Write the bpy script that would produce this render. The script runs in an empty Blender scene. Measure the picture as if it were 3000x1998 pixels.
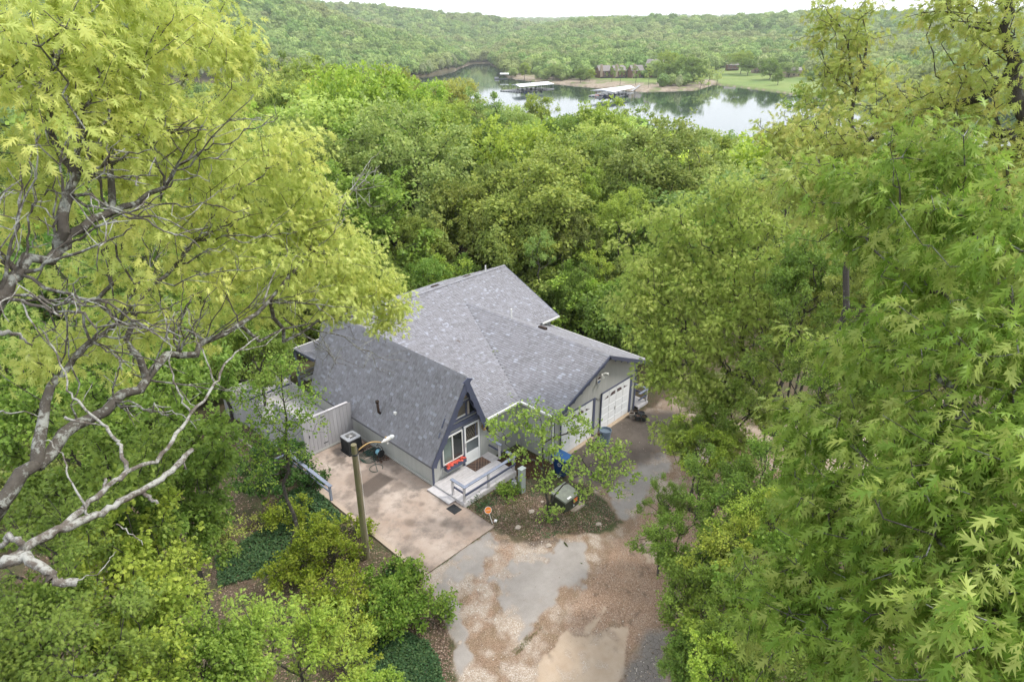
import bpy, math, random
import numpy as np
from mathutils import Vector, Matrix, Quaternion
rng = np.random.default_rng(7)
random.seed(7)
SC = bpy.context.scene
COL = SC.collection
# ---------------------------------------------------------------- camera
F_PX, PITCH, ROLL, YAW = 1899.67, math.radians(24.953), math.radians(-0.369), math.radians(-46.133)
CAM = np.array([-14.059, -18.241, 17.498])
_fw = np.array([math.sin(-YAW)*math.cos(PITCH), math.cos(YAW)*math.cos(PITCH), -math.sin(PITCH)])
_rt0 = np.array([math.cos(YAW), math.sin(YAW), 0.0]); _up0 = np.cross(_rt0, _fw)
_rt = math.cos(ROLL)*_rt0 + math.sin(ROLL)*_up0
_up = -math.sin(ROLL)*_rt0 + math.cos(ROLL)*_up0
cd = bpy.data.cameras.new('camera'); cam = bpy.data.objects.new('camera', cd); COL.objects.link(cam)
cam.matrix_world = Matrix(((_rt[0], _up[0], -_fw[0], CAM[0]), (_rt[1], _up[1], -_fw[1], CAM[1]), (_rt[2], _up[2], -_fw[2], CAM[2]), (0, 0, 0, 1)))
cd.sensor_width = 36; cd.lens = F_PX/3000*36; cd.clip_start = .1; cd.clip_end = 9000
SC.camera = cam
# ---------------------------------------------------------------- sky, sun, exposure
SUN_EL, SUN_AZ = math.radians(56), math.radians(128)      # azimuth measured from +y towards +x
w = bpy.data.worlds.new('World'); SC.world = w; w.use_nodes = True
nt = w.node_tree; nt.nodes.clear()
sky = nt.nodes.new('ShaderNodeTexSky'); sky.sky_type = 'NISHITA'; sky.sun_disc = False
sky.sun_elevation = SUN_EL; sky.sun_rotation = SUN_AZ; sky.air_density = 1.0; sky.dust_density = 3.0
mixn = nt.nodes.new('ShaderNodeMix'); mixn.data_type = 'RGBA'; mixn.inputs[0].default_value = .86
mixn.inputs[7].default_value = (8.3, 8.6, 9.1, 1)        # overcast cloud deck
bg = nt.nodes.new('ShaderNodeBackground'); bg.inputs[1].default_value = .1
ow = nt.nodes.new('ShaderNodeOutputWorld')
nt.links.new(sky.outputs[0], mixn.inputs[6]); nt.links.new(mixn.outputs[2], bg.inputs[0]); nt.links.new(bg.outputs[0], ow.inputs[0])
sl = bpy.data.lights.new('sun', 'SUN'); sl.energy = 1.5; sl.angle = math.radians(10); sl.color = (1, .95, .87)
so = bpy.data.objects.new('sun', sl); COL.objects.link(so)
_sd = Vector((math.sin(SUN_AZ)*math.cos(SUN_EL), math.cos(SUN_AZ)*math.cos(SUN_EL), math.sin(SUN_EL)))
so.rotation_euler = _sd.to_track_quat('Z', 'Y').to_euler()
SC.view_settings.view_transform = 'Standard'; SC.view_settings.look = 'None'
SC.view_settings.gamma = 1; SC.view_settings.use_curve_mapping = False
SC.view_settings.exposure = 1.17
SC.cycles.max_bounces = 6; SC.cycles.diffuse_bounces = 4; SC.cycles.glossy_bounces = 3
SC.cycles.transmission_bounces = 4; SC.cycles.transparent_max_bounces = 6; SC.cycles.volume_bounces = 0
SC.cycles.use_adaptive_sampling = True; SC.cycles.adaptive_threshold = .02; SC.cycles.use_denoising = True; SC.cycles.denoising_prefilter = 'ACCURATE'; SC.cycles.denoising_input_passes = 'RGB_ALBEDO_NORMAL'
SC.cycles.caustics_reflective = False; SC.cycles.caustics_refractive = False

# ---------------------------------------------------------------- maths
def ray(u, v):
    k = _fw*F_PX + _rt*(u-1500) - _up*(v-999)
    return k/np.linalg.norm(k)
def at(u, v, **k):                       # the point of an axis plane seen in a direction
    R = ray(u, v); a, b = list(k.items())[0]; i = 'xyz'.index(a)
    return CAM + R*((b-CAM[i])/R[i])
def far(u, v, dist):                     # a point at a horizontal distance
    R = ray(u, v); return CAM + R*(dist/math.hypot(R[0], R[1]))
def S(t):
    t = np.clip(t, 0, 1); return t*t*(3-2*t)
def _h(ix, iy, seed):
    n = (ix.astype(np.int64)*374761393 + iy.astype(np.int64)*668265263 + seed*1442695041) & 0xffffffff
    n = ((n ^ (n >> 13))*1274126177) & 0xffffffff
    return ((n ^ (n >> 16)) & 0xffff)/65535.0
def vnoise(x, y, seed=0):
    x = np.asarray(x, float); y = np.asarray(y, float)
    ix = np.floor(x); iy = np.floor(y); fx = S(x-ix); fy = S(y-iy)
    a = _h(ix, iy, seed); b = _h(ix+1, iy, seed); c = _h(ix, iy+1, seed); d = _h(ix+1, iy+1, seed)
    return (a*(1-fx)+b*fx)*(1-fy) + (c*(1-fx)+d*fx)*fy
def fbm(x, y, s, seed=0, o=4):
    r = 0; a = .5
    for i in range(o):
        r = r + a*vnoise(np.asarray(x)/s*2**i, np.asarray(y)/s*2**i, seed+i*17); a *= .5
    return r/(1-.5**o)
F2 = np.array([_fw[0], _fw[1]])/math.hypot(_fw[0], _fw[1]); R2 = np.array([F2[1], -F2[0]])
WATER = -15.5
_dnU = [-3000, 1000, 1250, 1300, 1370, 1500, 1650, 1830, 1950, 2050, 2250, 2600, 6000]
_dnV = [650, 600, 520, 400, 330, 285, 245, 238, 205, 185, 170, 165, 165]
_dfU = [-3000, 1200, 1260, 1340, 1395, 1440, 1465, 1490, 1560, 1620, 1700, 1800, 1900, 1980, 2060, 2110, 2200, 2300, 2450, 2700, 6000]
_dfV = [655, 660, 700, 832, 1060, 1050, 850, 650, 600, 565, 530, 503, 475, 485, 497, 560, 525, 490, 433, 400, 400]
def _el(px, U):                          # px above the level line -> slope
    return px/2311.0
_layers = [   # peak distance, foot width, [(U, skyline row)], canopy height
    (1050, 480, [(-3000, -60), (300, -140), (620, -60), (870, 2), (960, 28), (1060, 62), (1200, 105), (1300, 135), (1400, 175), (1500, 210), (6000, 240)]),
    (1800, 700, [(-3000, 20), (900, 8), (1000, 16), (1120, 20), (1200, 30), (1440, 50), (1540, 66), (1610, 88), (1700, 120), (6000, 130)]),
    (3600, 900, [(-3000, 64), (1400, 62), (1610, 69), (1700, 64), (6000, 60)]),
    (1450, 620, [(-3000, 170), (1420, 135), (1500, 105), (1560, 82), (1620, 70), (1700, 58), (1900, 54), (2100, 56), (2300, 44), (2450, 40), (2600, 48), (2720, 54), (3000, 60), (6000, 60)]),
]
def H(x, y):
    x = np.asarray(x, float); y = np.asarray(y, float)
    dx = x-CAM[0]; dy = y-CAM[1]
    s = dx*F2[0]+dy*F2[1]; r = dx*R2[0]+dy*R2[1]; d = np.hypot(dx, dy)
    ang = np.arctan2(r, s); U = 1500+2081*np.tan(np.clip(ang, -1.2, 1.2))
    dn = np.interp(U, _dnU, _dnV); df = np.interp(U, _dfU, _dfV)
    loc = -.06 - .50*S((x-1.4)/3.4) - .03*np.maximum(0, x-13)
    loc = loc - (1.0*S((-3.9-x)/2.4) + .13*np.maximum(0, -x-6.3))*S((y+3.2)/4)
    loc = loc - 1.0*S((y-6.6)/1.6)*S((1.-x)/1.2) - .10*np.maximum(0, y-11)*S((y-9)/6)
    loc = np.maximum(loc, -5)
    front = s > -40
    ramp = np.where(front, np.clip((d-36)/(dn-36), 0, 1.02), 0)
    zn = loc*(1-ramp) + ramp*(WATER-.6)
    kn = np.exp(-(((d-95)/45)**2))*np.exp(-(((U-950)/330)**2))*5.0 + np.exp(-(((d-170)/70)**2))*np.exp(-(((U-900)/260)**2))*7.0
    zn = zn + kn*front
    zn = zn + (fbm(x, y, 9, 5)-.5)*1.2*S((d-45)/40)*(1-ramp)
    hz = 115.07-.00645*(U-1494)
    z = zn
    bed = np.minimum(WATER-.6-.15*(d-dn), WATER-.15*(df-d)); bed = np.maximum(bed, WATER-3)
    z = np.where((d > dn), bed, z)
    shelf = WATER + .75*S((d-df)/5) + .026*(d-df-5).clip(0, 260) + .03*(d-df-260).clip(0)
    zf = shelf
    for pk, wd, sk in _layers:
        row = np.interp(U, [a for a, b in sk], [b for a, b in sk])
        top = CAM[2] + pk*(hz-row)/2311.0 - 7 - .005*pk
        t = (d-(pk-wd))/wd
        prof = np.where(t < 1, S(t*.5)*2*np.clip(t, 0, 1)**.15, 1-.25*S((t-1)/1.5))
        zl = np.where(t > 0, WATER + (top-WATER)*np.clip(prof, 0, 1), WATER-5)
        zf = np.maximum(zf, np.where(top > WATER+5, zl, WATER-5))
    zf = zf + (fbm(x, y, 160, 3)-.5)*14*S((d-df-250)/200)*S((1600-d)/500+.35)
    z = np.where(d > df, np.where(d < df+1, WATER, zf), z)
    back = ~front
    return np.where(back | (d < 30), np.where(d < 30, loc, loc), z)
def G(u, v, tmax=4000, lift=0.0):            # where a line of sight meets the ground
    R = ray(u, v); t = np.geomspace(6, tmax, 1400)
    P = CAM[None]+R[None]*t[:, None]; below = P[:, 2]-lift < H(P[:, 0], P[:, 1])
    i = int(np.argmax(below)); a, b = t[max(i-1, 0)], t[i]
    for _ in range(24):
        m = (a+b)/2; p = CAM+R*m
        if p[2]-lift < float(H(p[0], p[1])): b = m
        else: a = m
    return CAM+R*b
def poly_sd(px, py, poly):                 # signed distance, inside positive
    poly = np.asarray(poly)[:, :2]; n = len(poly); d = np.full(px.shape, 1e9); ins = np.zeros(px.shape, bool)
    for i in range(n):
        a = poly[i]; b = poly[(i+1) % n]; e = b-a
        wx = px-a[0]; wy = py-a[1]; t = np.clip((wx*e[0]+wy*e[1])/(e@e+1e-12), 0, 1)
        d = np.minimum(d, np.hypot(wx-e[0]*t, wy-e[1]*t))
        c = ((a[1] > py) != (b[1] > py)) & (px < (b[0]-a[0])*(py-a[1])/(b[1]-a[1]+1e-12)+a[0])
        ins ^= c
    return np.where(ins, d, -d)

# ---------------------------------------------------------------- object helpers
def tag(o, label=None, cat=None, group=None, kind=None):
    if label: o['label'] = label
    if cat: o['category'] = cat
    if group: o['group'] = group
    if kind: o['kind'] = kind
    return o
def empty(name, loc, label=None, cat=None, group=None, rz=0):
    o = bpy.data.objects.new(name, None); COL.objects.link(o)
    o.location = loc; o.rotation_euler = (0, 0, rz); o.empty_display_size = .2
    return tag(o, label, cat, group)
def mesh_np(name, V, Fc, attrs=None, smooth=False):
    """V (n,3); Fc (m,k) one face size, or a list of arrays of different sizes"""
    me = bpy.data.meshes.new(name); V = np.asarray(V, np.float32)
    if not isinstance(Fc, list): Fc = [Fc]
    Fc = [np.asarray(f, np.int32) for f in Fc if len(f)]
    me.vertices.add(len(V)); me.vertices.foreach_set('co', V.ravel())
    loops = np.concatenate([f.ravel() for f in Fc]); me.loops.add(len(loops)); me.loops.foreach_set('vertex_index', loops)
    tot = np.concatenate([np.full(len(f), f.shape[1], np.int32) for f in Fc])
    st = np.concatenate([[0], np.cumsum(tot)[:-1]]).astype(np.int32)
    me.polygons.add(len(tot)); me.polygons.foreach_set('loop_start', st); me.polygons.foreach_set('loop_total', tot)
    me.polygons.foreach_set('use_smooth', np.full(len(tot), bool(smooth)))
    me.update(calc_edges=True)
    for k, (dom, arr) in (attrs or {}).items():
        a = me.attributes.new(k, 'FLOAT', dom); a.data.foreach_set('value', np.asarray(arr, np.float32))
    return me
def obj(name, me, mat=None, parent=None, loc=None):
    o = bpy.data.objects.new(name, me); COL.objects.link(o)
    if mat is not None:
        if len(me.materials) == 0: me.materials.append(mat)
    if parent is not None:
        o.parent = parent
    if loc is not None: o.location = loc
    return o
class MB:
    """collects solids in world coordinates; build() makes one object, relative to its parent"""
    def __init__(s): s.v = []; s.f = []; s.n = 0; s.tone = []
    def add(s, V, Fs, tone=0.5):
        V = [tuple(map(float, p)) for p in V]
        s.v += V; s.f += [tuple(i+s.n for i in f) for f in Fs]; s.n += len(V); s.tone += [tone]*len(V); return s
    def box(s, a, b, tone=.5):
        x0, y0, z0 = a; x1, y1, z1 = b
        return s.add([(x0,y0,z0),(x1,y0,z0),(x1,y1,z0),(x0,y1,z0),(x0,y0,z1),(x1,y0,z1),(x1,y1,z1),(x0,y1,z1)],
                     [(0,3,2,1),(4,5,6,7),(0,1,5,4),(1,2,6,5),(2,3,7,6),(3,0,4,7)], tone)
    def beam(s, p, q, w, h, up=(0, 0, 1), tone=.5):      # bar from p to q, w across, h along up
        p = np.array(p, float); q = np.array(q, float); d = q-p; d = d/np.linalg.norm(d); up = np.array(up, float)
        x = np.cross(d, up); x /= np.linalg.norm(x); z = np.cross(x, d)
        x = x*w/2; z = z*h/2
        V = [p-x-z, p+x-z, p+x+z, p-x+z, q-x-z, q+x-z, q+x+z, q-x+z]
        return s.add(V, [(0,1,2,3),(4,7,6,5),(0,4,5,1),(1,5,6,2),(2,6,7,3),(3,7,4,0)], tone)
    def prism(s, poly, vec, tone=.5):                   # planar polygon swept along vec
        n = len(poly); P = [np.array(p, float) for p in poly]; v = np.array(vec, float)
        V = P+[p+v for p in P]
        nn = np.zeros(3)
        for i in range(n): nn += np.cross(P[i], P[(i+1) % n])
        a = tuple(range(n)); b = tuple(range(n, 2*n))
        if nn@v > 0: Fs = [a[::-1], b]+[(i, (i+1) % n, n+(i+1) % n, n+i) for i in range(n)]
        else: Fs = [a, b[::-1]]+[(i, n+i, n+(i+1) % n, (i+1) % n) for i in range(n)]
        return s.add(V, Fs, tone)
    def tube(s, pts, r, k=8, tone=.5, cap=True):
        pts = [np.array(p, float) for p in pts]; n = len(pts); rs = r if hasattr(r, '__len__') else [r]*n
        V = []; Fs = []; ref = None
        for i, p in enumerate(pts):
            d = pts[min(i+1, n-1)]-pts[max(i-1, 0)]; d /= np.linalg.norm(d)+1e-12
            if ref is None: ref = np.cross(d, [0, 0, 1] if abs(d[2]) < .9 else [1, 0, 0])
            ref = ref-d*(ref@d); ref /= np.linalg.norm(ref)+1e-12; b = np.cross(d, ref)
            for j in range(k):
                t = 2*math.pi*j/k; V.append(p+(ref*math.cos(t)+b*math.sin(t))*rs[i])
        for i in range(n-1):
            for j in range(k): Fs.append((i*k+j, i*k+(j+1) % k, (i+1)*k+(j+1) % k, (i+1)*k+j))
        if cap: Fs += [tuple(range(k))[::-1], tuple(range((n-1)*k, n*k))]
        return s.add(V, Fs, tone)
    def lathe(s, c, prof, k=20, tone=.5, axis=None):    # prof [(r,z)]
        V = []; Fs = []; n = len(prof); c = np.array(c, float)
        for r, z in prof:
            for j in range(k):
                t = 2*math.pi*j/k; V.append(c+np.array([r*math.cos(t), r*math.sin(t), z]))
        for i in range(n-1):
            for j in range(k): Fs.append((i*k+j, i*k+(j+1) % k, (i+1)*k+(j+1) % k, (i+1)*k+j))
        if prof[0][0] > 1e-4: Fs.append(tuple(range(k))[::-1])
        if prof[-1][0] > 1e-4: Fs.append(tuple(range((n-1)*k, n*k)))
        return s.add(V, Fs, tone)
    def build(s, name, mat, parent=None, kind=None, label=None, smooth=False, bevel=0):
        if not s.v: return None
        V = np.array(s.v); o0 = np.zeros(3)
        if parent is not None:
            q = parent
            while q is not None: o0 = o0+np.array(q.location); q = q.parent
        me = bpy.data.meshes.new(name); me.from_pydata((V-o0).tolist(), [], s.f); me.update()
        a = me.attributes.new('tone', 'FLOAT', 'POINT'); a.data.foreach_set('value', np.array(s.tone, np.float32))
        if smooth: me.polygons.foreach_set('use_smooth', np.ones(len(me.polygons), bool))
        me.materials.append(mat)
        o = bpy.data.objects.new(name, me); COL.objects.link(o)
        if parent is not None: o.parent = parent
        if bevel:
            m = o.modifiers.new('b', 'BEVEL'); m.width = bevel; m.segments = 2; m.limit_method = 'ANGLE'
        if kind: o['kind'] = kind
        if label: o['label'] = label
        return o

# ---------------------------------------------------------------- materials
MAT = {}
class NT:
    def __init__(s, name):
        s.m = bpy.data.materials.new(name); s.m.use_nodes = True; s.t = s.m.node_tree; s.t.nodes.clear()
        s.out = s.n('OutputMaterial'); MAT[name] = s.m
    def n(s, t, **k):
        nd = s.t.nodes.new('ShaderNode'+t)
        for a, b in k.items(): setattr(nd, a, b)
        return nd
    def l(s, a, b): s.t.links.new(a, b)
    def noise(s, scale, detail=4, rough=.6, vec=None):
        nd = s.n('TexNoise'); nd.inputs['Scale'].default_value = scale; nd.inputs['Detail'].default_value = detail; nd.inputs['Roughness'].default_value = rough
        if vec is not None: s.l(vec, nd.inputs['Vector'])
        return nd.outputs[0]
    def pos(s): return s.n('NewGeometry').outputs['Position']
    def attr(s, name, typ='GEOMETRY'):
        a = s.n('Attribute'); a.attribute_name = name; a.attribute_type = typ; return a.outputs['Fac']
    def mr(s, v, a, b, c=0., d=1., clamp=True):
        m = s.n('MapRange'); m.clamp = clamp
        for i, x in zip((1, 2, 3, 4), (a, b, c, d)): m.inputs[i].default_value = x
        s.l(v, m.inputs[0]); return m.outputs[0]
    def mix(s, f, a, b, mode='MIX'):
        m = s.n('Mix', data_type='RGBA', blend_type=mode)
        for sock, x in ((m.inputs[0], f), (m.inputs[6], a), (m.inputs[7], b)):
            if isinstance(x, (int, float)): sock.default_value = x
            elif isinstance(x, tuple): sock.default_value = (*x, 1) if len(x) == 3 else x
            else: s.l(x, sock)
        return m.outputs[2]
    def math(s, op, a, b=0.):
        m = s.n('Math', operation=op)
        for i, x in enumerate((a, b)):
            if isinstance(x, (int, float)): m.inputs[i].default_value = x
            else: s.l(x, m.inputs[i])
        return m.outputs[0]
    def ramp(s, f, stops):
        r = s.n('ValToRGB'); e = r.color_ramp.elements
        while len(e) < len(stops): e.new(.5)
        for q, (p, c) in zip(e, stops): q.position = p; q.color = (*c, 1)
        s.l(f, r.inputs[0]); return r.outputs[0]
    def bsdf(s, col, rough=.8, spec=.3, bump=None, bdist=.01, bstr=.6, metal=0.):
        p = s.n('BsdfPrincipled')
        if isinstance(col, tuple): p.inputs['Base Color'].default_value = (*col, 1)
        else: s.l(col, p.inputs['Base Color'])
        if isinstance(rough, (int, float)): p.inputs['Roughness'].default_value = rough
        else: s.l(rough, p.inputs['Roughness'])
        p.inputs['Specular IOR Level'].default_value = spec; p.inputs['Metallic'].default_value = metal
        if bump is not None:
            b = s.n('Bump'); b.inputs['Distance'].default_value = bdist; b.inputs['Strength'].default_value = bstr
            s.l(bump, b.inputs['Height']); s.l(b.outputs[0], p.inputs['Normal'])
        return p
    def done(s, sh): s.l(sh.outputs[0], s.out.inputs[0]); return s.m
def paint(name, c, rough=.6, spec=.35, var=.12, scale=3., dirt=None, streak=False, metal=0.):
    t = NT(name); P = t.pos()
    if streak:
        mp = t.n('Mapping'); mp.inputs['Scale'].default_value = (9, 9, .8); t.l(P, mp.inputs['Vector']); n1 = t.noise(1.5, 5, .65, mp.outputs[0])
    else: n1 = t.noise(scale, 5, .65, P)
    d = dirt or tuple(x*.62 for x in c)
    f = t.mr(n1, .35, .8, 0, min(1., var*4))
    col = t.mix(f, c, d); tn = t.mr(t.attr('tone'), 0, 1, .82, 1.18)
    hs = t.n('HueSaturation'); t.l(col, hs.inputs['Color']); t.l(tn, hs.inputs['Value'])
    return t.done(t.bsdf(hs.outputs[0], rough, spec, t.noise(40, 3, .6, P), .003, .4, metal))
M_ = MAT
paint('siding', (.43, .435, .42), .7, .25, .12, 1.2, (.33, .33, .30), streak=True)
paint('siding_dark', (.36, .365, .355), .8, .2, .2, 1.2, (.22, .22, .20), streak=True)
paint('trim_blue', (.093, .104, .165), .55, .3, .12, 4, (.055, .06, .085))
paint('rail_blue', (.24, .27, .35), .6, .3, .25, 6, (.15, .16, .19))
paint('white', (.72, .72, .70), .5, .3, .1, 3, (.5, .49, .45))
paint('door_white', (.78, .79, .80), .4, .35, .06, 2, (.62, .62, .60))
paint('screen', (.24, .25, .25), .5, .3, .1, 2)
paint('deck_paint', (.53, .51, .52), .7, .2, .2, 5, (.38, .36, .36))
paint('fence_paint', (.40, .39, .405), .75, .2, .15, 2, (.28, .27, .28), streak=True)
paint('wood_raw', (.36, .30, .22), .8, .2, .25, 8, (.2, .16, .12))
paint('wood_grey', (.27, .25, .225), .85, .2, .3, 6, (.13, .12, .11))
paint('black', (.025, .026, .028), .6, .3, .1, 10)
paint('dark_metal', (.045, .047, .05), .5, .4, .15, 8)
paint('ac_grey', (.33, .34, .36), .5, .4, .1, 6)
paint('bin_blue', (.010, .045, .15), .42, .4, .2, 5, (.008, .03, .09))
paint('lid_blue', (.03, .13, .36), .45, .4, .2, 5, (.05, .12, .25))
paint('can_grey', (.17, .22, .285), .5, .35, .15, 6)
paint('cabinet_green', (.05, .058, .04), .5, .35, .2, 6)
paint('cabinet_top', (.20, .215, .175), .5, .35, .25, 6)
paint('orange', (.85, .24, .02), .5, .3, .05)
paint('orange_red', (.7, .14, .05), .5, .3, .05)
paint('paper_white', (.82, .80, .78), .6, .2, .05)
paint('petal', (.85, .13, .09), .6, .2, .3, 30, (.9, .35, .25))
paint('green_hose', (.02, .06, .045), .45, .4, .1)
paint('teal', (.12, .30, .38), .5, .4, .2, 30, (.3, .5, .6))
paint('pipe_black', (.02, .02, .02), .7, .2, .2, 15, (.10, .05, .03))
paint('lamp_metal', (.62, .62, .63), .4, .5, .25, 12, (.4, .36, .30))
paint('brass', (.42, .27, .10), .45, .5, .3, 12)
paint('terracotta', (.30, .22, .18), .8, .2, .2, 12)
paint('pot_dark', (.05, .055, .055), .6, .3, .2, 12)
paint('pot_pale', (.42, .38, .34), .7, .3, .2, 12)
paint('soil', (.05, .035, .025), .95, .1, .3, 25)
paint('dock_roof', (.80, .81, .84), .4, .3, .06, .3, (.66, .67, .70))
paint('dock_deck', (.42, .42, .43), .8, .2, .2, 1)
paint('dock_dark', (.08, .09, .10), .7, .3, .2, 1)
paint('boat_white', (.75, .76, .78), .35, .4, .05, 1)
paint('boat_blue', (.06, .12, .26), .4, .4, .05, 1)
paint('far_brown', (.20, .12, .085), .8, .2, .2, .8)
paint('far_tan', (.44, .35, .27), .85, .2, .2, .8)
paint('far_roof', (.27, .245, .235), .85, .2, .2, .6)
paint('far_pale', (.55, .53, .50), .8, .2, .1, .6)
paint('far_dark', (.035, .035, .045), .8, .2, .1, .6)
paint('rock', (.42, .36, .30), .9, .2, .4, 7, (.2, .17, .14))
paint('cap', (.17, .17, .188), .85, .2, .2, 20)
def glass(name, c, rough=.08):
    t = NT(name); P = t.pos(); return t.done(t.bsdf(t.mix(t.mr(t.noise(1.3, 3, .5, P), .4, .65), c, tuple(x*.6 for x in c)), rough, .6))
glass('glass_dark', (.03, .035, .035)); glass('glass_green', (.16, .21, .19), .15); glass('glass_tan', (.17, .15, .12), .12); glass('glass_grey', (.13, .15, .16))
def m_shingle():
    t = NT('shingle'); P = t.pos(); tn = t.attr('tone')
    c = t.ramp(tn, [(0, (.145, .143, .157)), (.3, (.188, .185, .203)), (.55, (.225, .223, .247)), (.8, (.265, .27, .305)), (1, (.32, .335, .39))])
    c = t.mix(t.mr(t.noise(160, 2, .7, P), .3, .7, 0, .35), c, (.30, .29, .29))
    c = t.mix(t.mr(t.noise(.45, 4, .6, P), .45, .75, 0, .12), c, (.17, .165, .16))
    t.done(t.bsdf(c, .88, .25, t.noise(220, 2, .7, P), .004, .5))
m_shingle()
def m_leaf(name, dark, light, warm, trans=.34, objcol=False, rough=.42):
    """lv: a random value of each leaf, cv: of each spray"""
    t = NT(name); lv = t.attr('lv'); cv = t.attr('cv')
    c = t.mix(t.mr(lv, 0, 1), dark, light)
    c = t.mix(t.mr(cv, .45, 1, 0, .75), c, warm)
    if objcol:
        oi = t.n('ObjectInfo'); c = t.mix(1.0, c, oi.outputs['Color'], 'MULTIPLY')
    p = t.bsdf(c, rough, .18)
    tr = t.n('BsdfTranslucent'); t.l(t.mix(.35, c, (.9, 1., .2), 'MULTIPLY') if False else c, tr.inputs[0])
    mx = t.n('MixShader'); mx.inputs[0].default_value = trans
    t.l(p.outputs[0], mx.inputs[1]); t.l(tr.outputs[0], mx.inputs[2])
    t.l(mx.outputs[0], t.out.inputs[0]); return t.m
m_leaf('leaf_obj', (.66, .72, .60), (1.34, 1.26, 1.15), (1.4, 1.22, 1.0), .42, True)
m_leaf('leaf_gold', (.39, .47, .10), (.68, .76, .24), (.73, .73, .21), .48)
m_leaf('leaf_green', (.13, .235, .03), (.31, .44, .075), (.50, .55, .16), .46, rough=.4)
m_leaf('leaf_olive', (.27, .34, .07), (.50, .58, .15), (.50, .46, .13), .42)
m_leaf('leaf_lime', (.25, .34, .06), (.46, .57, .13), (.54, .58, .17), .46)
m_leaf('leaf_mid', (.11, .22, .03), (.25, .38, .06), (.33, .42, .08), .40)
m_leaf('leaf_dark', (.03, .085, .018), (.08, .17, .035), (.11, .19, .045), .28, rough=.35)
m_leaf('leaf_redbud', (.20, .33, .055), (.38, .53, .11), (.46, .54, .16), .48)
m_leaf('leaf_yew', (.15, .22, .02), (.33, .41, .045), (.38, .41, .06), .38)
m_leaf('leaf_ivy', (.03, .08, .03), (.095, .18, .07), (.12, .18, .06), .25, rough=.5)
m_leaf('leaf_litter', (.09, .055, .038), (.30, .205, .15), (.44, .34, .27), .1, rough=.8)
m_leaf('leaf_mulch', (.05, .022, .014), (.13, .06, .035), (.18, .09, .05), .05, rough=.8)
m_leaf('grass_blade', (.06, .10, .02), (.16, .22, .05), (.25, .24, .09), .3)
def m_bark(name, dark, light, lich, amt):
    t = NT(name); P = t.pos()
    c = t.mix(t.noise(14, 5, .7, P), dark, light)
    c = t.mix(t.mr(t.noise(5.5, 5, .75, P), .62-amt, .66-amt*.6), c, lich)
    t.done(t.bsdf(c, .9, .2, t.noise(35, 4, .7, P), .02, .8))
m_bark('bark', (.035, .030, .026), (.10, .09, .08), (.20, .20, .18), .04)
m_bark('bark_lichen', (.055, .047, .040), (.14, .125, .105), (.30, .31, .28), .12)
m_bark('bark_dead', (.075, .062, .052), (.19, .165, .14), (.36, .36, .33), .17)
m_bark('bark_pale', (.16, .15, .13), (.30, .29, .26), (.42, .42, .38), .15)
def m_pole():
    t = NT('pole_wood'); P = t.pos()
    mp = t.n('Mapping'); mp.inputs['Scale'].default_value = (14, 14, .7); t.l(P, mp.inputs['Vector'])
    g = t.noise(1.4, 5, .7, mp.outputs[0]); c = t.mix(g, (.10, .085, .055), (.27, .235, .16))
    gx = t.n('SeparateXYZ'); t.l(t.n('NewGeometry').outputs['Normal'], gx.inputs[0])
    moss = t.math('MULTIPLY', t.mr(t.math('SUBTRACT', 0, gx.outputs[0]), -.2, .7), t.mr(t.noise(2.2, 4, .6, P), .3, .6))
    c = t.mix(t.math('MULTIPLY', moss, .7), c, (.13, .14, .035))
    t.done(t.bsdf(c, .85, .2, g, .01, .8))
m_pole()
def m_water():
    t = NT('lake_water'); P = t.pos()
    mp = t.n('Mapping'); mp.inputs['Scale'].default_value = (.35, .35, 1); t.l(P, mp.inputs['Vector'])
    nn = t.noise(1., 3, .55, mp.outputs[0])
    p = t.bsdf((.012, .035, .03), t.mr(t.noise(.012, 3, .5, P), .35, .7, .02, .07), .5, nn, .05, .10)
    p.inputs['IOR'].default_value = 1.45; p.inputs['Specular IOR Level'].default_value = .9
    t.done(p)
m_water()
def m_slab():
    t = NT('concrete'); P = t.pos()
    c = t.mix(t.mr(t.noise(.55, 5, .6, P), .35, .65), (.33, .25, .20), (.47, .395, .34))
    c = t.mix(t.mr(t.noise(1.3, 6, .75, P), .48, .66, 0, .8), c, (.185, .155, .135))
    c = t.mix(t.mr(t.noise(60, 3, .7, P), .4, .75, 0, .35), c, (.22, .17, .13))
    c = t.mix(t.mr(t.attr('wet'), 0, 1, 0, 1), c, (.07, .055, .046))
    c = t.mix(t.mr(t.attr('edge'), 0, 1, 0, .8), c, (.40, .32, .25))
    t.done(t.bsdf(c, .85, .2, t.noise(30, 5, .7, P), .006, .6))
m_slab()
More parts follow.
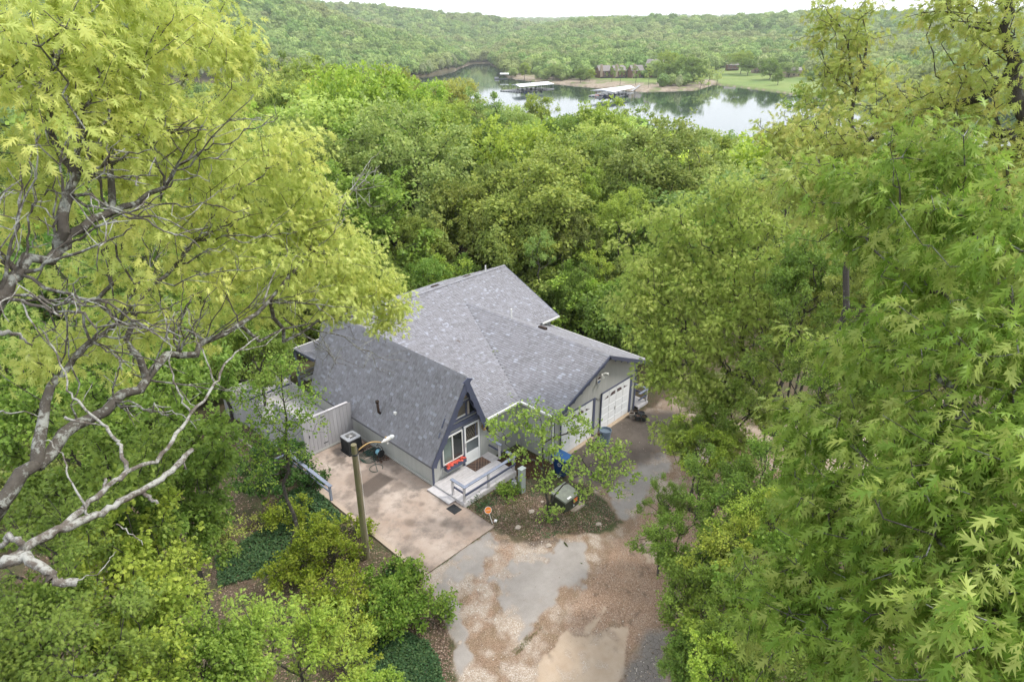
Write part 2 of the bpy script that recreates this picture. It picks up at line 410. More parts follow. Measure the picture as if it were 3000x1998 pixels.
def m_ground():
    t = NT('ground_mix'); P = t.pos()
    n1 = t.noise(1.2, 6, .7, P); n2 = t.noise(22, 4, .7, P); n3 = t.noise(70, 3, .7, P)
    soil = t.mix(t.mr(n2, .35, .65), (.055, .040, .028), (.16, .115, .08))
    soil = t.mix(t.mr(n1, .4, .62, 0, .8), soil, t.mix(t.mr(n2, .4, .6), (.035, .055, .018), (.08, .10, .04)))
    grass = t.mix(t.mr(n2, .3, .7), (.07, .10, .03), (.17, .20, .07))
    grass = t.mix(t.mr(n1, .5, .7, 0, .7), grass, (.28, .21, .13))
    asph = t.mix(t.mr(n1, .3, .7), (.24, .215, .195), (.34, .31, .285))
    asph = t.mix(t.mr(n3, .45, .7, 0, .4), asph, (.38, .36, .33))
    dark = t.mix(t.mr(n1, .3, .7), (.095, .078, .066), (.16, .135, .115))
    dark = t.mix(t.mr(n3, .6, .75, 0, .45), dark, (.35, .32, .29))
    vo = t.n('TexVoronoi'); vo.inputs['Scale'].default_value = 42; t.l(P, vo.inputs['Vector'])
    stone = t.ramp(vo.outputs['Color'], [(0, (.24, .185, .14)), (.35, (.34, .27, .21)), (.7, (.44, .375, .315)), (1, (.58, .54, .49))])
    stone = t.mix(t.mr(vo.outputs['Distance'], .0, .03, .0, .0), stone, (.1, .08, .06))
    vb = t.n('TexVoronoi'); vb.inputs['Scale'].default_value = 50; t.l(P, vb.inputs['Vector'])
    brown = t.ramp(vb.outputs['Color'], [(0, (.13, .082, .055)), (.5, (.29, .19, .13)), (.85, (.40, .29, .21)), (1, (.6, .51, .43))])
    tan = t.mix(t.mr(n1, .3, .7), (.38, .29, .21), (.47, .38, .295))
    tan = t.mix(t.mr(n3, .5, .8, 0, .4), tan, (.3, .22, .15))
    vc = t.n('TexVoronoi', feature='DISTANCE_TO_EDGE'); vc.inputs['Scale'].default_value = 6.5
    t.l(t.mix(.12, P, t.noise(3, 3, .6, P), 'ADD'), vc.inputs['Vector'])
    crk = t.mix(t.mr(vc.outputs['Distance'], .005, .03), (.04, .033, .028), t.mix(.6, asph, (.13, .115, .10)))
    c = soil
    for a, k in (('grass', grass), ('brown', brown), ('stone', stone), ('asph', asph), ('dark', dark), ('tan', tan), ('crack', crk)):
        c = t.mix(t.attr(a), c, k)
    c = t.mix(t.mr(t.attr('stain'), 0, 1, 0, .75), c, (.06, .043, .032))
    c = t.mix(t.attr('shore'), c, t.mix(t.mr(t.noise(.5, 4, .7, P), .4, .6), (.20, .16, .11), (.36, .30, .24)))
    far_g = t.mix(t.mr(t.noise(.03, 5, .6, P), .35, .65), (.13, .20, .055), (.22, .27, .085))
    c = t.mix(t.attr('lawn'), c, far_g)
    t.done(t.bsdf(c, .92, .15, t.math('ADD', n2, n3), .02, .5))
m_ground()
# ================================================================ ground
def px(L, z=None, ox=0, oy=0, s=1.0):
    """outline read off the photograph, laid on the ground"""
    out = []
    for x, y in L:
        u = ox+x/s; v = oy+y/s
        out.append((at(u, v, z=z) if z is not None else G(u, v))[:2])
    return np.array(out)
q1 = dict(ox=1100, oy=1350, s=2.355)
DRIVE = px([(325,795),(395,900),(470,960),(500,1080),(540,1250),(555,1530),(600,1760),(2100,1760),(2010,1300),(2060,1150),(2150,900),(2250,700),(2330,500),(2450,350),(2600,260),
            (2900,200),(3400,60),(3800,-100),(4100,-330),(3950,-420),(3450,-330),(2950,-270),(2700,-200),(2330,-320),(2150,-330),(2080,-450),(1980,-400),(1780,-330),(1500,-150),(1230,-60),(1225,60),(1450,170),(1560,250),(1640,330),(1700,420),
            (1600,480),(1450,520),(1300,510),(1100,560),(950,560),(830,470),(795,465)], **q1)
ASPH = [px(L, **q1) for L in (
    [(325,795),(790,490),(808,600),(830,640),(745,700),(735,780),(640,770),(590,840),(560,930),(600,1010),(570,1130),(620,1240),(680,1330),(560,1540),(540,1250),(470,960),(380,890)],
    [(1280,530),(1300,560),(1440,590),(1430,640),(1450,700),(1420,860),(1280,900),(1230,980),(1120,1080),(1010,1250),(960,1280),(990,1130),(860,1040),(820,800),(870,740),(1050,640),(1210,620),(1250,560)],
    [(1690,400),(1640,300),(1620,200),(1750,60),(1960,-60),(2060,20),(2010,80),(1900,150),(1880,260),(1780,350),(1730,410)])]
APRON = px([(1225,60),(1230,-60),(1780,-345),(2080,-345),(2120,-150),(2060,-60),(1960,-60),(1750,60),(1600,180),(1450,170)], **q1)
TAN = [px(L, **q1) for L in (
    [(1310,1170),(1380,1200),(1440,1180),(1540,1070),(1590,1005),(1600,1020),(1510,1130),(1460,1200),(1540,1215),(1640,1130),(1740,1150),(1720,1250),(1740,1360),(1690,1560),(1040,1560),(1180,1380),(1250,1280)],
    [(1810,590),(1850,555),(1890,545),(1950,550),(2000,570),(2060,700),(1930,720),(1880,700),(1855,640)])]
CRACK = px([(1740,1400),(1820,1260),(1900,1180),(2030,1180),(2010,1600),(1690,1600)], **q1)
BROWN = px([(1190,1400),(1240,1200),(1360,960),(1520,760),(1640,560),(1760,430),(1960,280),(2300,200),(2500,350),(2250,760),(2100,950),(1950,1180),(1730,1420),(1640,1150),(1500,1220),(1330,1170)], **q1)
BROWN2 = px([(790,520),(1000,600),(1200,600),(1050,650),(880,740),(820,820),(850,1040),(720,1250),(620,1230),(600,1000),(700,780),(760,700),(850,650)], **q1)
GRASSR = px([(2050,-480),(2160,-330),(2420,-330),(2600,-300),(2700,-420),(2500,-620),(2200,-600)], **q1)
DIRTY = px([(800,470),(900,500),(1050,540),(1250,520),(1420,480),(1300,560),(1100,600),(900,560),(820,530)], **q1)
MULCHP = np.array([(3.4,-.1),(5.3,-.1),(5.3,-2.3),(4.6,-2.7),(3.5,-2.2)])
def gattrs(x, y):
    jit = (fbm(x, y, .55, 11)-.5)*.55 + (fbm(x, y, .12, 12)-.5)*.14
    def m(poly, w=.10, j=1.0): return S((poly_sd(x, y, poly)+jit*j)/w+.5)
    dr = m(DRIVE, .25, 1.25); A = {}
    gn = fbm(x, y, 1.4, 21); g2 = fbm(x, y, .35, 22)
    A['brown'] = dr*np.clip(m(BROWN, .7)+m(BROWN2, .4)*.9+S((gn-.58)/.1)*.5, 0, 1)
    A['stone'] = dr*(1-m(BROWN, .9)*.86)*S((g2*.6+gn*.4-.40)/.26)
    A['brown'] = np.maximum(A['brown'], dr*.7)
    a = sum(m(p, .14, 1.25) for p in ASPH); loose = S((g2-.50)/.14)*S((gn-.42)/.16)
    A['asph'] = dr*np.clip(a, 0, 1)*(1-.75*loose)
    A['dark'] = np.clip(m(APRON, .9, 1.5), 0, 1)*dr
    A['tan'] = dr*np.clip(sum(m(p, .08) for p in TAN), 0, 1)*(1-.5*S((g2-.62)/.06))
    A['crack'] = dr*m(CRACK, .5)
    t_dir = np.array([.78, .62]); tq = (x*t_dir[1]-y*t_dir[0]); trk = np.sin(tq*3.4+1.3*fbm(x, y, 2.5, 36)*3)*.5+.5
    A['stone'] = A['stone']*(1-.55*S((trk-.55)/.3)*S((x+2.5)/2))
    far_road = S((x-12.5)/3)*dr
    A['stone'] = np.maximum(A['stone'], far_road*.75)
    A['grass'] = (1-dr)*m(GRASSR, .9, 2)
    A['stain'] = np.clip(m(DIRTY, .5, 1.2)*S((g2-.38)/.15) + dr*S((fbm(x, y, .3, 31)-.70)/.05)*.6*m(BROWN, .5), 0, 1)
    dx = x-CAM[0]; dy = y-CAM[1]; d = np.hypot(dx, dy)
    s = dx*F2[0]+dy*F2[1]; r = dx*R2[0]+dy*R2[1]; ang = np.arctan2(r, s); U = 1500+2081*np.tan(np.clip(ang, -1.2, 1.2))
    df = np.interp(U, _dfU, _dfV); z = H(x, y); front = s > 0
    A['shore'] = np.where(front & (d > 120), S(1-(np.abs(z-WATER)-.45-1.6*S((U-1480)/50)*S((2140-U)/60))/.5)*S((fbm(x, y, 6, 91)-.15)/.3), 0)
    A['lawn'] = np.where(front & (d > df), S((420-(d-df))/160), 0)*(1-A['shore'])*S((U-1480)/120)
    return A
NTH, = (960,); th = np.linspace(-math.pi, math.pi, NTH+1)[:-1]
inner = np.abs(th) < math.radians(48)
th = np.concatenate([th[~inner], np.linspace(-math.radians(48), math.radians(48), 620)]); th.sort()
rad = np.concatenate([[0.5, 2, 4, 6], np.arange(8, 62, .42), np.geomspace(62.6, 400, 70), np.geomspace(408, 2200, 110), np.geomspace(2300, 6000, 14)])
TT, RR = np.meshgrid(th, rad, indexing='ij')
base_ang = np.arctan2(F2[1], F2[0])
gx = CAM[0]+RR*np.cos(base_ang-TT); gy = CAM[1]+RR*np.sin(base_ang-TT)
CORE = (-6.5, 13.5, -14.5, 1.5)
gz = H(gx, gy)
dd = np.minimum(np.minimum(gx-CORE[0], CORE[1]-gx), np.minimum(gy-CORE[2], CORE[3]-gy))
gz = gz - .30*S((dd-.6)/.5)
gz = gz - .5*S((np.minimum(np.minimum(gx+.1, 12.3-gx), np.minimum(gy-1.6, 9-gy)))/.6)      # under the house
na, nr = TT.shape; idx = np.arange(na*nr).reshape(na, nr)
i2 = np.roll(idx, -1, 0); Fq = np.stack([idx[:, :-1], i2[:, :-1], i2[:, 1:], idx[:, 1:]], -1).reshape(-1, 4)
V = np.stack([gx, gy, gz], -1).reshape(-1, 3)
A = gattrs(gx.ravel(), gy.ravel())
me = mesh_np('ground', V, Fq, {k: ('POINT', v) for k, v in A.items()}, True)
if me.polygons[1000].normal.z < 0: me.flip_normals()
o = obj('ground', me, MAT['ground_mix']); tag(o, kind='structure')
# gravel turning area in front of the house, fine enough for its patches
xs = np.arange(CORE[0], CORE[1]+.01, .075); ys = np.arange(CORE[2], CORE[3]+.01, .075)
X, Y = np.meshgrid(xs, ys, indexing='ij'); Z = H(X, Y)
A = gattrs(X.ravel(), Y.ravel())
Z = Z + (A['asph']*.018+A['tan']*.02+A['dark']*.012).reshape(X.shape) + (fbm(X, Y, .4, 41)-.5)*.05*(1-A['asph'].reshape(X.shape)*.7)
edge = np.minimum(np.minimum(X-CORE[0], CORE[1]-X), np.minimum(Y-CORE[2], CORE[3]-Y)); Z = Z - .25*S((.35-edge)/.3)
n0, n1_ = X.shape; idx = np.arange(n0*n1_).reshape(n0, n1_)
Fq = np.stack([idx[:-1, :-1], idx[1:, :-1], idx[1:, 1:], idx[:-1, 1:]], -1).reshape(-1, 4)
inside = (np.minimum(X+3.5, -.1-X) > 0) & (Y > -3.5)
Z = np.where((X > -3.55) & (X < -.05) & (Y > -3.6), Z-.12, Z)
o = obj('driveway', mesh_np('driveway', np.stack([X, Y, Z], -1).reshape(-1, 3), Fq, {k: ('POINT', v) for k, v in A.items()}, True), MAT['ground_mix']); tag(o, kind='structure')
# lake
lk = MB(); c0 = CAM[:2]+F2*650
lk.add([(*(c0+F2*a+R2*b), WATER) for a, b in ((-560, -1500), (-560, 1500), (900, 1500), (900, -1500))], [(0, 1, 2, 3)])
tag(lk.build('lake_water', MAT['lake_water']), kind='structure')
# concrete parking slab
xs = np.arange(-3.63, -.005, .07); xs[-1] = -.004; ys = np.linspace(-3.69, 5.87, 137); X, Y = np.meshgrid(xs, ys, indexing='ij')
q2 = dict(ox=600, oy=1350, s=2.42)
wet = S(poly_sd(X, Y, px([(1045,205),(1150,272),(1355,125),(1240,75)], z=0, **q2))/.16+.3)*.85
wet = np.maximum(wet, S((poly_sd(X, Y, px([(990,170),(1010,90),(1150,50),(1290,75),(1200,190),(1080,230)], z=0, **q2))+.15*(fbm(X, Y, .4, 5)-.5))/.25+.3)*.38)
for c, r in (((1470,252), .17), ((1258,378), .16), ((910,60), .12)):
    p = px([c], z=0, **q2)[0]; wet = np.maximum(wet, S((r-np.hypot(X-p[0], Y-p[1])+.05*(fbm(X, Y, .2, 6)-.5))/.08)*.45)
ac = S((1.3-np.hypot(X+1.2, Y-4.6)+.8*(fbm(X, Y, .5, 8)-.5))/.9)*S((fbm(X, Y, .35, 9)-.42)/.15)
wet = np.maximum(wet, ac*.75); wet = np.maximum(wet, S((fbm(X, Y, 1.1, 14)-.58)/.12)*.45)
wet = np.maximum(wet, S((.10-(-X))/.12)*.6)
ed = S((.17-(X+3.63))/.03)
n0, n1_ = X.shape; idx = np.arange(n0*n1_).reshape(n0, n1_); Fq = np.stack([idx[:-1, :-1], idx[1:, :-1], idx[1:, 1:], idx[:-1, 1:]], -1).reshape(-1, 4)
V = np.stack([X, Y, X*0], -1).reshape(-1, 3); nb = len(V)
rim = np.concatenate([idx[:, 0], idx[-1, 1:], idx[-2::-1, -1], idx[0, -2:0:-1]]); Vb = V[rim].copy(); Vb[:, 2] = -.5
k = np.arange(len(rim)); Fs = np.stack([rim[k], nb+k, nb+np.roll(k, -1), rim[np.roll(k, -1)]], -1)
w_ = np.concatenate([wet.ravel(), np.zeros(len(rim))]); e_ = np.concatenate([ed.ravel(), np.ones(len(rim))*.6])
o = obj('parking_slab', mesh_np('parking_slab', np.vstack([V, Vb]), np.vstack([Fq, Fs]), {'wet': ('POINT', w_), 'edge': ('POINT', e_)}), MAT['concrete']); tag(o, kind='structure')
lo = MB(); lo.box((-4.15, 7.9, -1.5), (-1.2, 10.6, -1.18)); tag(lo.build('lower_slab', MAT['concrete']), kind='structure')

# ================================================================ the house
house = empty('house', (0, 0, 0), 'grey wooden house with steep gabled front wing, low shingled roof and double garage', 'house')
SW = 'siding'
RZ = 2.09-.216*(-.12)
def zm(y): return 2.09+.2159*(y+.12)               # main roof plane
def zg(x): return 3.80-.4465*abs(x-9.15)           # garage roof planes
def xaf(z): return 1.66+(4.89-z)*.4827             # right slope of the steep wing
# --- roof slabs
def slab(name, top, thick, mat, parent, label=None):
    P = [np.array(p, float) for p in top]; n = np.zeros(3)
    for i in range(len(P)): n += np.cross(P[i]-P[0], P[(i+1) % len(P)]-P[0])
    n /= np.linalg.norm(n); n = n if n[2] > 0 else -n
    m = MB(); m.prism([p-n*.008-np.array([0,0,.006]) for p in P], (0, 0, -thick/max(n[2], .45))); return m.build(name, mat, parent, label=label)
A1 = [(-.15,-.10,1.14),(1.66,-.55,4.89),(1.66,10.34,4.89),(-.15,9.58,1.14)]
A2 = [(3.42,-.10,1.24),(3.42,9.2,1.24),(1.66,10.34,4.89),(1.66,-.55,4.89)]
M1 = [(xaf(2.09)-.02,-.12,zm(-.12)),(5.32,-.12,zm(-.12)),(9.15,7.79,zm(7.79)),(11.08,3.89,zm(3.89)),(12.86,3.89,zm(3.89)),(14.51,9.84,zm(9.84)),(1.97,9.84,zm(9.84))]
B1 = [(1.97,9.84,4.27),(14.51,9.84,4.27),(10.4,11.06,4.0),(2.2,11.0,4.01)]
G1 = [(5.32,-2.40,2.09),(9.15,-2.40,3.80),(9.15,7.79,3.80),(5.32,-.12,2.09)]
G2 = [(12.99,-2.40,2.09),(12.99,5.5,2.09),(11.0,5.5,zg(11.0)),(9.15,7.79,3.80),(9.15,-2.40,3.80)]
roofs = []
for nm, P in (('roof', A1), ('roof', A2), ('roof', M1), ('roof', B1), ('roof', G1), ('roof', G2), ('roof', [(.42,9.85,2.60),(3.2,9.85,2.72),(3.2,12.1,2.5),(.45,12.1,2.45)])):
    roofs.append(slab(nm, P, .05, MAT['cap'], house))
# --- shingles
EXPO = .135; WID = [.10, .15, .19, .25]; TONES = [.12, .30, .42, .52, .60, .74, .95]
TW = [.07, .16, .24, .25, .16, .08, .04]
def sh_mesh(w, tone):
    L = EXPO*1.02; g = .006
    V = [(g,0,.015),(w-g,0,.015),(w-g,L,.002),(g,L,.002),(g,0,-.004),(w-g,0,-.004),(w-g,L,-.004),(g,L,-.004)]
    return V, [(0,1,2,3),(4,5,1,0),(5,6,2,1),(7,4,0,3)]
SHM = {}
for wi, ww in enumerate(WID):
    for ti, tt in enumerate(TONES):
        V, Fs = sh_mesh(ww, tt); me = bpy.data.meshes.new('shingle'); me.from_pydata(V, [], Fs); a = me.attributes.new('tone', 'FLOAT', 'POINT'); a.data.foreach_set('value', [tt]*8)
        me.materials.append(MAT['shingle']); SHM[(wi, ti)] = me
def shingle_plane(P, eave_dir, parent, single=0, seed=0, base_tone=0.):
    """tabs in courses over the polygon P, eave_dir = direction of the eave; single = how many are objects of their own"""
    r = np.random.default_rng(seed); P = np.array(P, float); u = np.array(eave_dir, float); u /= np.linalg.norm(u)
    n = np.zeros(3)
    for i in range(len(P)): n += np.cross(P[i]-P[0], P[(i+1) % len(P)]-P[0])
    n /= np.linalg.norm(n); n = n if n[2] > 0 else -n
    v = np.cross(n, u); 
    if v[2] < 0: u = -u; v = -v
    O = P[0]; q = np.stack([(P-O)@u, (P-O)@v], 1); v0, v1 = q[:, 1].min(), q[:, 1].max()
    R = Matrix(((u[0], v[0], n[0]), (u[1], v[1], n[1]), (u[2], v[2], n[2]))).to_4x4()
    Vs, Fs, To = [], [], []; cnt = 0; row = 0; vv = v0+.001
    base = {k: np.array(sh_mesh(WID[k], 0)[0]) for k in range(4)}; bf = np.array(sh_mesh(.2, 0)[1])
    while vv < v1-.02:
        vm = vv+EXPO*.5; xs_ = []
        for i in range(len(q)):
            a, b = q[i], q[(i+1) % len(q)]
            if (a[1] > vm) != (b[1] > vm): xs_.append(a[0]+(vm-a[1])*(b[0]-a[0])/(b[1]-a[1]))
        xs_.sort()
        for x0, x1 in zip(xs_[::2], xs_[1::2]):
            x = x0-(r.random()*.0)
            while x < x1-.03:
                wi = int(r.integers(4)); wd = WID[wi]; sc = 1.0
                if x+wd > x1: sc = max((x1-x)/wd, .15)
                ti = int(r.choice(7, p=TW)); dz = r.random()*.004
                p = O+u*x+v*vv+n*(.002+dz)
                if cnt < single and x0 < x:
                    ob = bpy.data.objects.new('shingle', SHM[(wi, ti)]); COL.objects.link(ob); ob.parent = parent
                    ob.matrix_local = Matrix.Translation(p)@R@Matrix.Diagonal((sc, 1, 1, 1)); cnt += 1
                else:
                    b = base[wi]*np.array([sc, 1, 1]); Vs.append(p+b[:, :1]*u+b[:, 1:2]*v+b[:, 2:]*n); Fs.append(bf+8*len(Fs)); To.append(np.full(8, np.clip(TONES[ti]+base_tone, 0, 1)))
                x += wd*sc
        vv += EXPO; row += 1
    if Vs:
        o = obj('shingles', mesh_np('shingles', np.vstack(Vs), np.vstack(Fs), {'tone': ('POINT', np.concatenate(To))}), MAT['shingle'], parent); o['kind'] = 'stuff'
shingle_plane(A1, (0, 1, 0), roofs[0], 300, 1)
shingle_plane(A2, (0, 1, 0), roofs[1], 0, 2); shingle_plane(M1, (1, 0, 0), roofs[2], 0, 3, .05); shingle_plane(B1, (1, 0, 0), roofs[3], 0, 4, .05)
shingle_plane(G1, (0, 1, 0), roofs[4], 0, 5, .05); shingle_plane(G2, (0, 1, 0), roofs[5], 0, 6, .05); shingle_plane([(.42,9.85,2.60),(3.2,9.85,2.72),(3.2,12.1,2.5),(.45,12.1,2.45)], (1, 0, 0), roofs[6], 0, 7)
# --- ridge caps
def caps(p, q, sl1, sl2, parent):
    m = MB(); p = np.array(p, float); q = np.array(q, float); L = np.linalg.norm(q-p); d = (q-p)/L; k = int(L/.15)
    a = np.array(sl1, float); a /= np.linalg.norm(a); b = np.array(sl2, float); b /= np.linalg.norm(b)
    for i in range(k):
        s0 = p+d*(i*.15); s1 = p+d*(i*.15+.17); up = np.array([0, 0, 1.]); w1 = .14
        h0, h1 = .030, .016
        V = [s0+up*h0, s1+up*h1, s1+a*w1+up*h1, s0+a*w1+up*h0, s1+b*w1+up*h1, s0+b*w1+up*h0, s0, s0+a*w1, s0+b*w1]
        t = float(rng.choice([.3, .5, .6, .75]))
        m.add(V, [(0,3,2,1), (0,1,4,5), (6,7,3,0), (6,0,5,8)], t)
    m.build('ridge_cap', MAT['shingle'], parent, kind='stuff')
caps((1.66,-.55,4.89), (1.66,10.3,4.89), (-.483,0,-1), (.483,0,-1), house)
caps((14.5,9.84,4.265), (2.0,9.84,4.265), (0,-1,-.216), (0,1,-.22), house)
caps((9.15,-2.40,3.80), (9.15,7.75,3.80), (-1,0,-.4465), (1,0,-.4465), house)
# valley flashing lines stay as the meeting of two shingled planes
# --- walls
def siding_wall(poly, nrm, name='wall', step=.105, mat='siding', parent=house, z0=None):
    """poly: wall outline in world (planar, vertical). boards stand proud of a backing wall."""
    P = [np.array(p, float) for p in poly]; n = np.array(nrm, float)
    b = MB(); b.prism([p-n*.03 for p in P], -n*.09); wl = b.build(name, MAT[mat], parent)
    u = np.cross([0, 0, 1.], n); u /= np.linalg.norm(u); O = P[0]
    q = np.array([((p-O)@u, p[2]) for p in P]); x = q[:, 0].min()+.002; x1 = q[:, 0].max(); m = MB()
    def span(xm):
        zs = []
        for i in range(len(q)):
            a, c = q[i], q[(i+1) % len(q)]
            if (a[0] > xm) != (c[0] > xm): zs.append(a[1]+(xm-a[0])*(c[1]-a[1])/(c[0]-a[0]))
        return sorted(zs)
    while x < x1-.02:
        w_ = min(step-.008, x1-x-.002); s0 = span(x+.003); s1 = span(x+w_-.003)
        if len(s0) == len(s1) and len(s0) >= 2:
            for j in range(0, len(s0), 2):
                A_ = O+u*x; B_ = O+u*(x+w_)
                pts = [(A_[0], A_[1], s0[j]), (B_[0], B_[1], s1[j]), (B_[0], B_[1], s1[j+1]), (A_[0], A_[1], s0[j+1])]
                m.prism([np.array(p)-n*.029 for p in pts], n*.016, .42+.16*rng.random())
        x += step
    m.build('siding_boards', MAT[mat], wl, kind='stuff'); return wl
def zc(x): return min(4.62-abs(x-1.66)/.4827, 9)
siding_wall([(0,0,-.3),(3.27,0,-.3),(3.27,0,zc(3.27)),(1.66,0,4.62),(0,0,zc(0))], (0,-1,0))
siding_wall([(0,9.55,-.3),(0,0,-.3),(0,0,1.22),(0,9.55,1.22)], (-1,0,0))
siding_wall([(0,9.5,-1.4),(3.4,9.5,-1.4),(3.4,9.5,zc(3.27)),(1.66,9.5,4.62),(0,9.5,zc(0))], (0,1,0))
siding_wall([(3.27,.18,-.6),(5.42,.18,-.6),(5.42,.18,2.06),(3.27,.18,2.06)], (0,-1,0))
siding_wall([(5.40,.2,-.7),(5.40,-2.09,-.7),(5.40,-2.09,2.04),(5.40,.2,2.04)], (-1,0,0))
GY = -2.09
siding_wall([(5.38,GY,-.6),(12.12,GY,-.6),(12.12,GY,2.40),(9.15,GY,3.70),(5.38,GY,2.02)], (0,-1,0))
siding_wall([(12.12,GY,-.9),(12.12,5.4,-1.2),(12.12,5.4,2.3),(12.12,GY,2.3)], (1,0,0))
siding_wall([(11,4.25,-1.5),(12.6,4.25,-1.5),(12.6,4.25,2.95),(11,4.25,2.95)], (0,-1,0))
siding_wall([(12.6,4.25,-1.5),(12.6,10.6,-1.8),(12.6,10.6,3.9),(12.6,9.8,4.1),(12.6,4.25,2.95)], (1,0,0))
siding_wall([(1.9,10.7,-2),(12.6,10.7,-2),(12.6,10.7,3.9),(1.9,10.7,3.9)], (0,1,0))
# skirting board, corner trim
m = MB(); m.box((-.045, .02, .02), (-.003, 9.5, .14)); m.build('skirting_board', MAT['siding'], house)
def trim(p, q, w, h, up=(0,0,1), name='trim_board', mat='trim_blue'): return MB().beam(p, q, w, h, up).build(name, MAT[mat], house)
trim((-.01,-.012,-.05), (-.01,-.012,1.25), .055, .09, (0,1,0)); trim((5.42,GY-.012,-.52), (5.42,GY-.012,2.05), .18, .05, (0,1,0))
trim((12.09,GY-.012,-.52), (12.09,GY-.012,2.35), .10, .05, (0,1,0)); trim((12.14,GY+.05,-.52), (12.14,GY+.05,2.3), .05, .10, (0,1,0))
# --- barge boards with scalloped lower edges
def barge(p, q, depth, thick_vec, scallops, amp=.055, taper=0):
    p = np.array(p, float); q = np.array(q, float); d = q-p; L = np.linalg.norm(d); d /= L; tv = np.array(thick_vec, float)
    n = np.cross(d, tv); n /= np.linalg.norm(n); n = n if n[2] < 0 else -n
    m = MB(); K = 10*scallops
    def low(t):
        f = (t*scallops) % 1.0; return depth*(1-.0*taper) - amp*(1-abs(2*f-1)**2.2) + (amp*.5 if abs(f) < .08 or f > .92 else 0)
    top = [p+d*L*i/K for i in range(K+1)]; bot = [p+d*L*i/K+n*low(i/K) for i in range(K+1)]
    for i in range(K): m.prism([top[i], top[i+1], bot[i+1], bot[i]], tv)
    m.build('barge_board', MAT['trim_blue'], house)
barge((1.66,-.56,4.865), (-.165,-.11,1.09), .30, (0,-.035,0), 7); barge((1.66,-.565,4.865), (3.09,-.195,1.87), .30, (0,-.035,0), 6)
barge((9.15,-2.41,3.80), (5.28,-2.41,2.07), .22, (0,-.035,0), 7, .06); barge((9.15,-2.41,3.80), (13.0,-2.41,2.08), .22, (0,-.035,0), 7, .06)
barge((14.51,9.84,4.25), (12.86,3.86,2.95), .18, (.03,-.005,0), 3, 0)
MB().beam((.44,12.1,2.43), (.40,9.8,2.56), .04, .16).build('fascia_board', MAT['trim_blue'], house)
# eave boards and gutters
def gutter(p, q, dn=.09):
    MB().beam(np.array(p)-[0,0,dn*.5], np.array(q)-[0,0,dn*.5], .11, dn).build('gutter', MAT['white'], house)
gutter((3.02,-.17,2.08), (5.30,-.17,2.08)); gutter((5.265,-.17,2.08), (5.265,-2.36,2.08)); gutter((11.40,3.84,2.95), (12.86,3.84,2.95)); gutter((13.03,-2.4,2.08), (13.03,4.6,2.08))
MB().beam((14.5,9.88,4.2), (10.4,11.1,3.93), .05, .1).build('drip_edge', MAT['white'], house); MB().beam((10.4,11.1,3.93), (2.3,11.04,3.94), .05, .1).build('drip_edge', MAT['white'], house)
MB().beam((.45,12.13,2.42), (3.2,12.13,2.47), .05, .1).build('drip_edge', MAT['white'], house)
MB().tube([(5.33,-2.2,2.0), (5.33,-2.17,1.8), (5.33,-2.17,-.5)], .04, 8).build('downpipe', MAT['white'], house)
# --- front openings of the steep wing (plane y = 0)
def wp(u, v, y=0.0):
    p = at(u, v, y=y); return p[0], p[2]
zA = lambda x, y: wp(1240+x/7.84, 1080+y/7.84); zB = lambda x, y: wp(1240+x/7.84, 1280+y/7.84)
def frame(x0, z0, x1, z1, y, w, t, mat, parent, name='frame'):
    m = MB(); m.box((x0, y-t, z0), (x0+w, y, z1)); m.box((x1-w, y-t, z0), (x1, y, z1)); m.box((x0+w, y-t, z0), (x1-w, y, z0+w)); m.box((x0+w, y-t, z1-w), (x1-w, y, z1)); return m.build(name, MAT[mat], parent)
wx0, wz0 = .53, .80; wx1, wz1 = 1.70, 2.13
win = MB().box((wx0-.07, -.03, wz0-.09), (wx1+.04, -.002, wz1+.03)).build('window', MAT['trim_blue'], house)
frame(wx0, wz0, wx1, wz1, -.03, .055, .045, 'white', win, 'window_frame')
mid = (wx0+wx1)/2-.02; MB().box((mid-.03, -.085, wz0+.055), (mid+.03, -.03, wz1-.055)).build('mullion', MAT['white'], win)
MB().box((wx0+.055, -.045, wz0+.055), (mid-.03, -.031, wz1-.055)).build('pane', MAT['glass_green'], win)
MB().box((mid+.03, -.050, wz0+.055), (wx1-.055, -.031, wz1-.055)).build('pane', MAT['glass_dark'], win)
# storm door
dx0, dx1, dz0, dz1 = 1.80, 2.70, .165, 2.20
door = MB().box((dx0-.07, -.03, dz0), (dx1+.06, -.002, dz1+.03)).build('door', MAT['trim_blue'], house)
frame(dx0, dz0, dx1, dz1, -.03, .075, .05, 'door_white', door, 'door_frame')
MB().box((dx0+.075, -.06, dz0+.075), (dx1-.075, -.031, dz0+.62)).build('kick_panel', MAT['door_white'], door)
MB().box((dx0+.075, -.05, dz0+.62), (dx1-.075, -.031, dz0+1.17)).build('pane', MAT['glass_grey'], door)
MB().box((dx0+.075, -.075, dz0+1.17), (dx1-.075, -.031, dz0+1.23)).build('door_rail', MAT['door_white'], door)
MB().box((dx0+.075, -.042, dz0+1.23), (dx1-.075, -.031, dz1-.075)).build('pane', MAT['glass_tan'], door)
lat = MB(); ax0, ax1, az0, az1 = dx0+.10, dx1-.24, dz0+1.25, dz1-.1
for k in range(-4, 6):
    for sgn in (1, -1):
        pts = []
        for t in np.linspace(0, 1, 40):
            xx = ax0+(ax1-ax0)*t; zz = az0+k*.23+sgn*(xx-ax0)*1.55+(0 if sgn > 0 else .78)
            if az0 <= zz <= az1: pts.append((xx, -.05, zz))
        if len(pts) > 1: lat.beam(pts[0], pts[-1], .016, .016, (0, 1, 0))
lat.build('door_lattice', MAT['black'], door)
MB().box((ax1+.01, -.055, az0), (ax1+.05, -.043, az1)).build('inner_jamb', MAT['trim_blue'], door)
MB().box((dx0+.02, -.11, 1.15), (dx0+.045, -.08, 1.35)).build('door_handle', MAT['lamp_metal'], door)
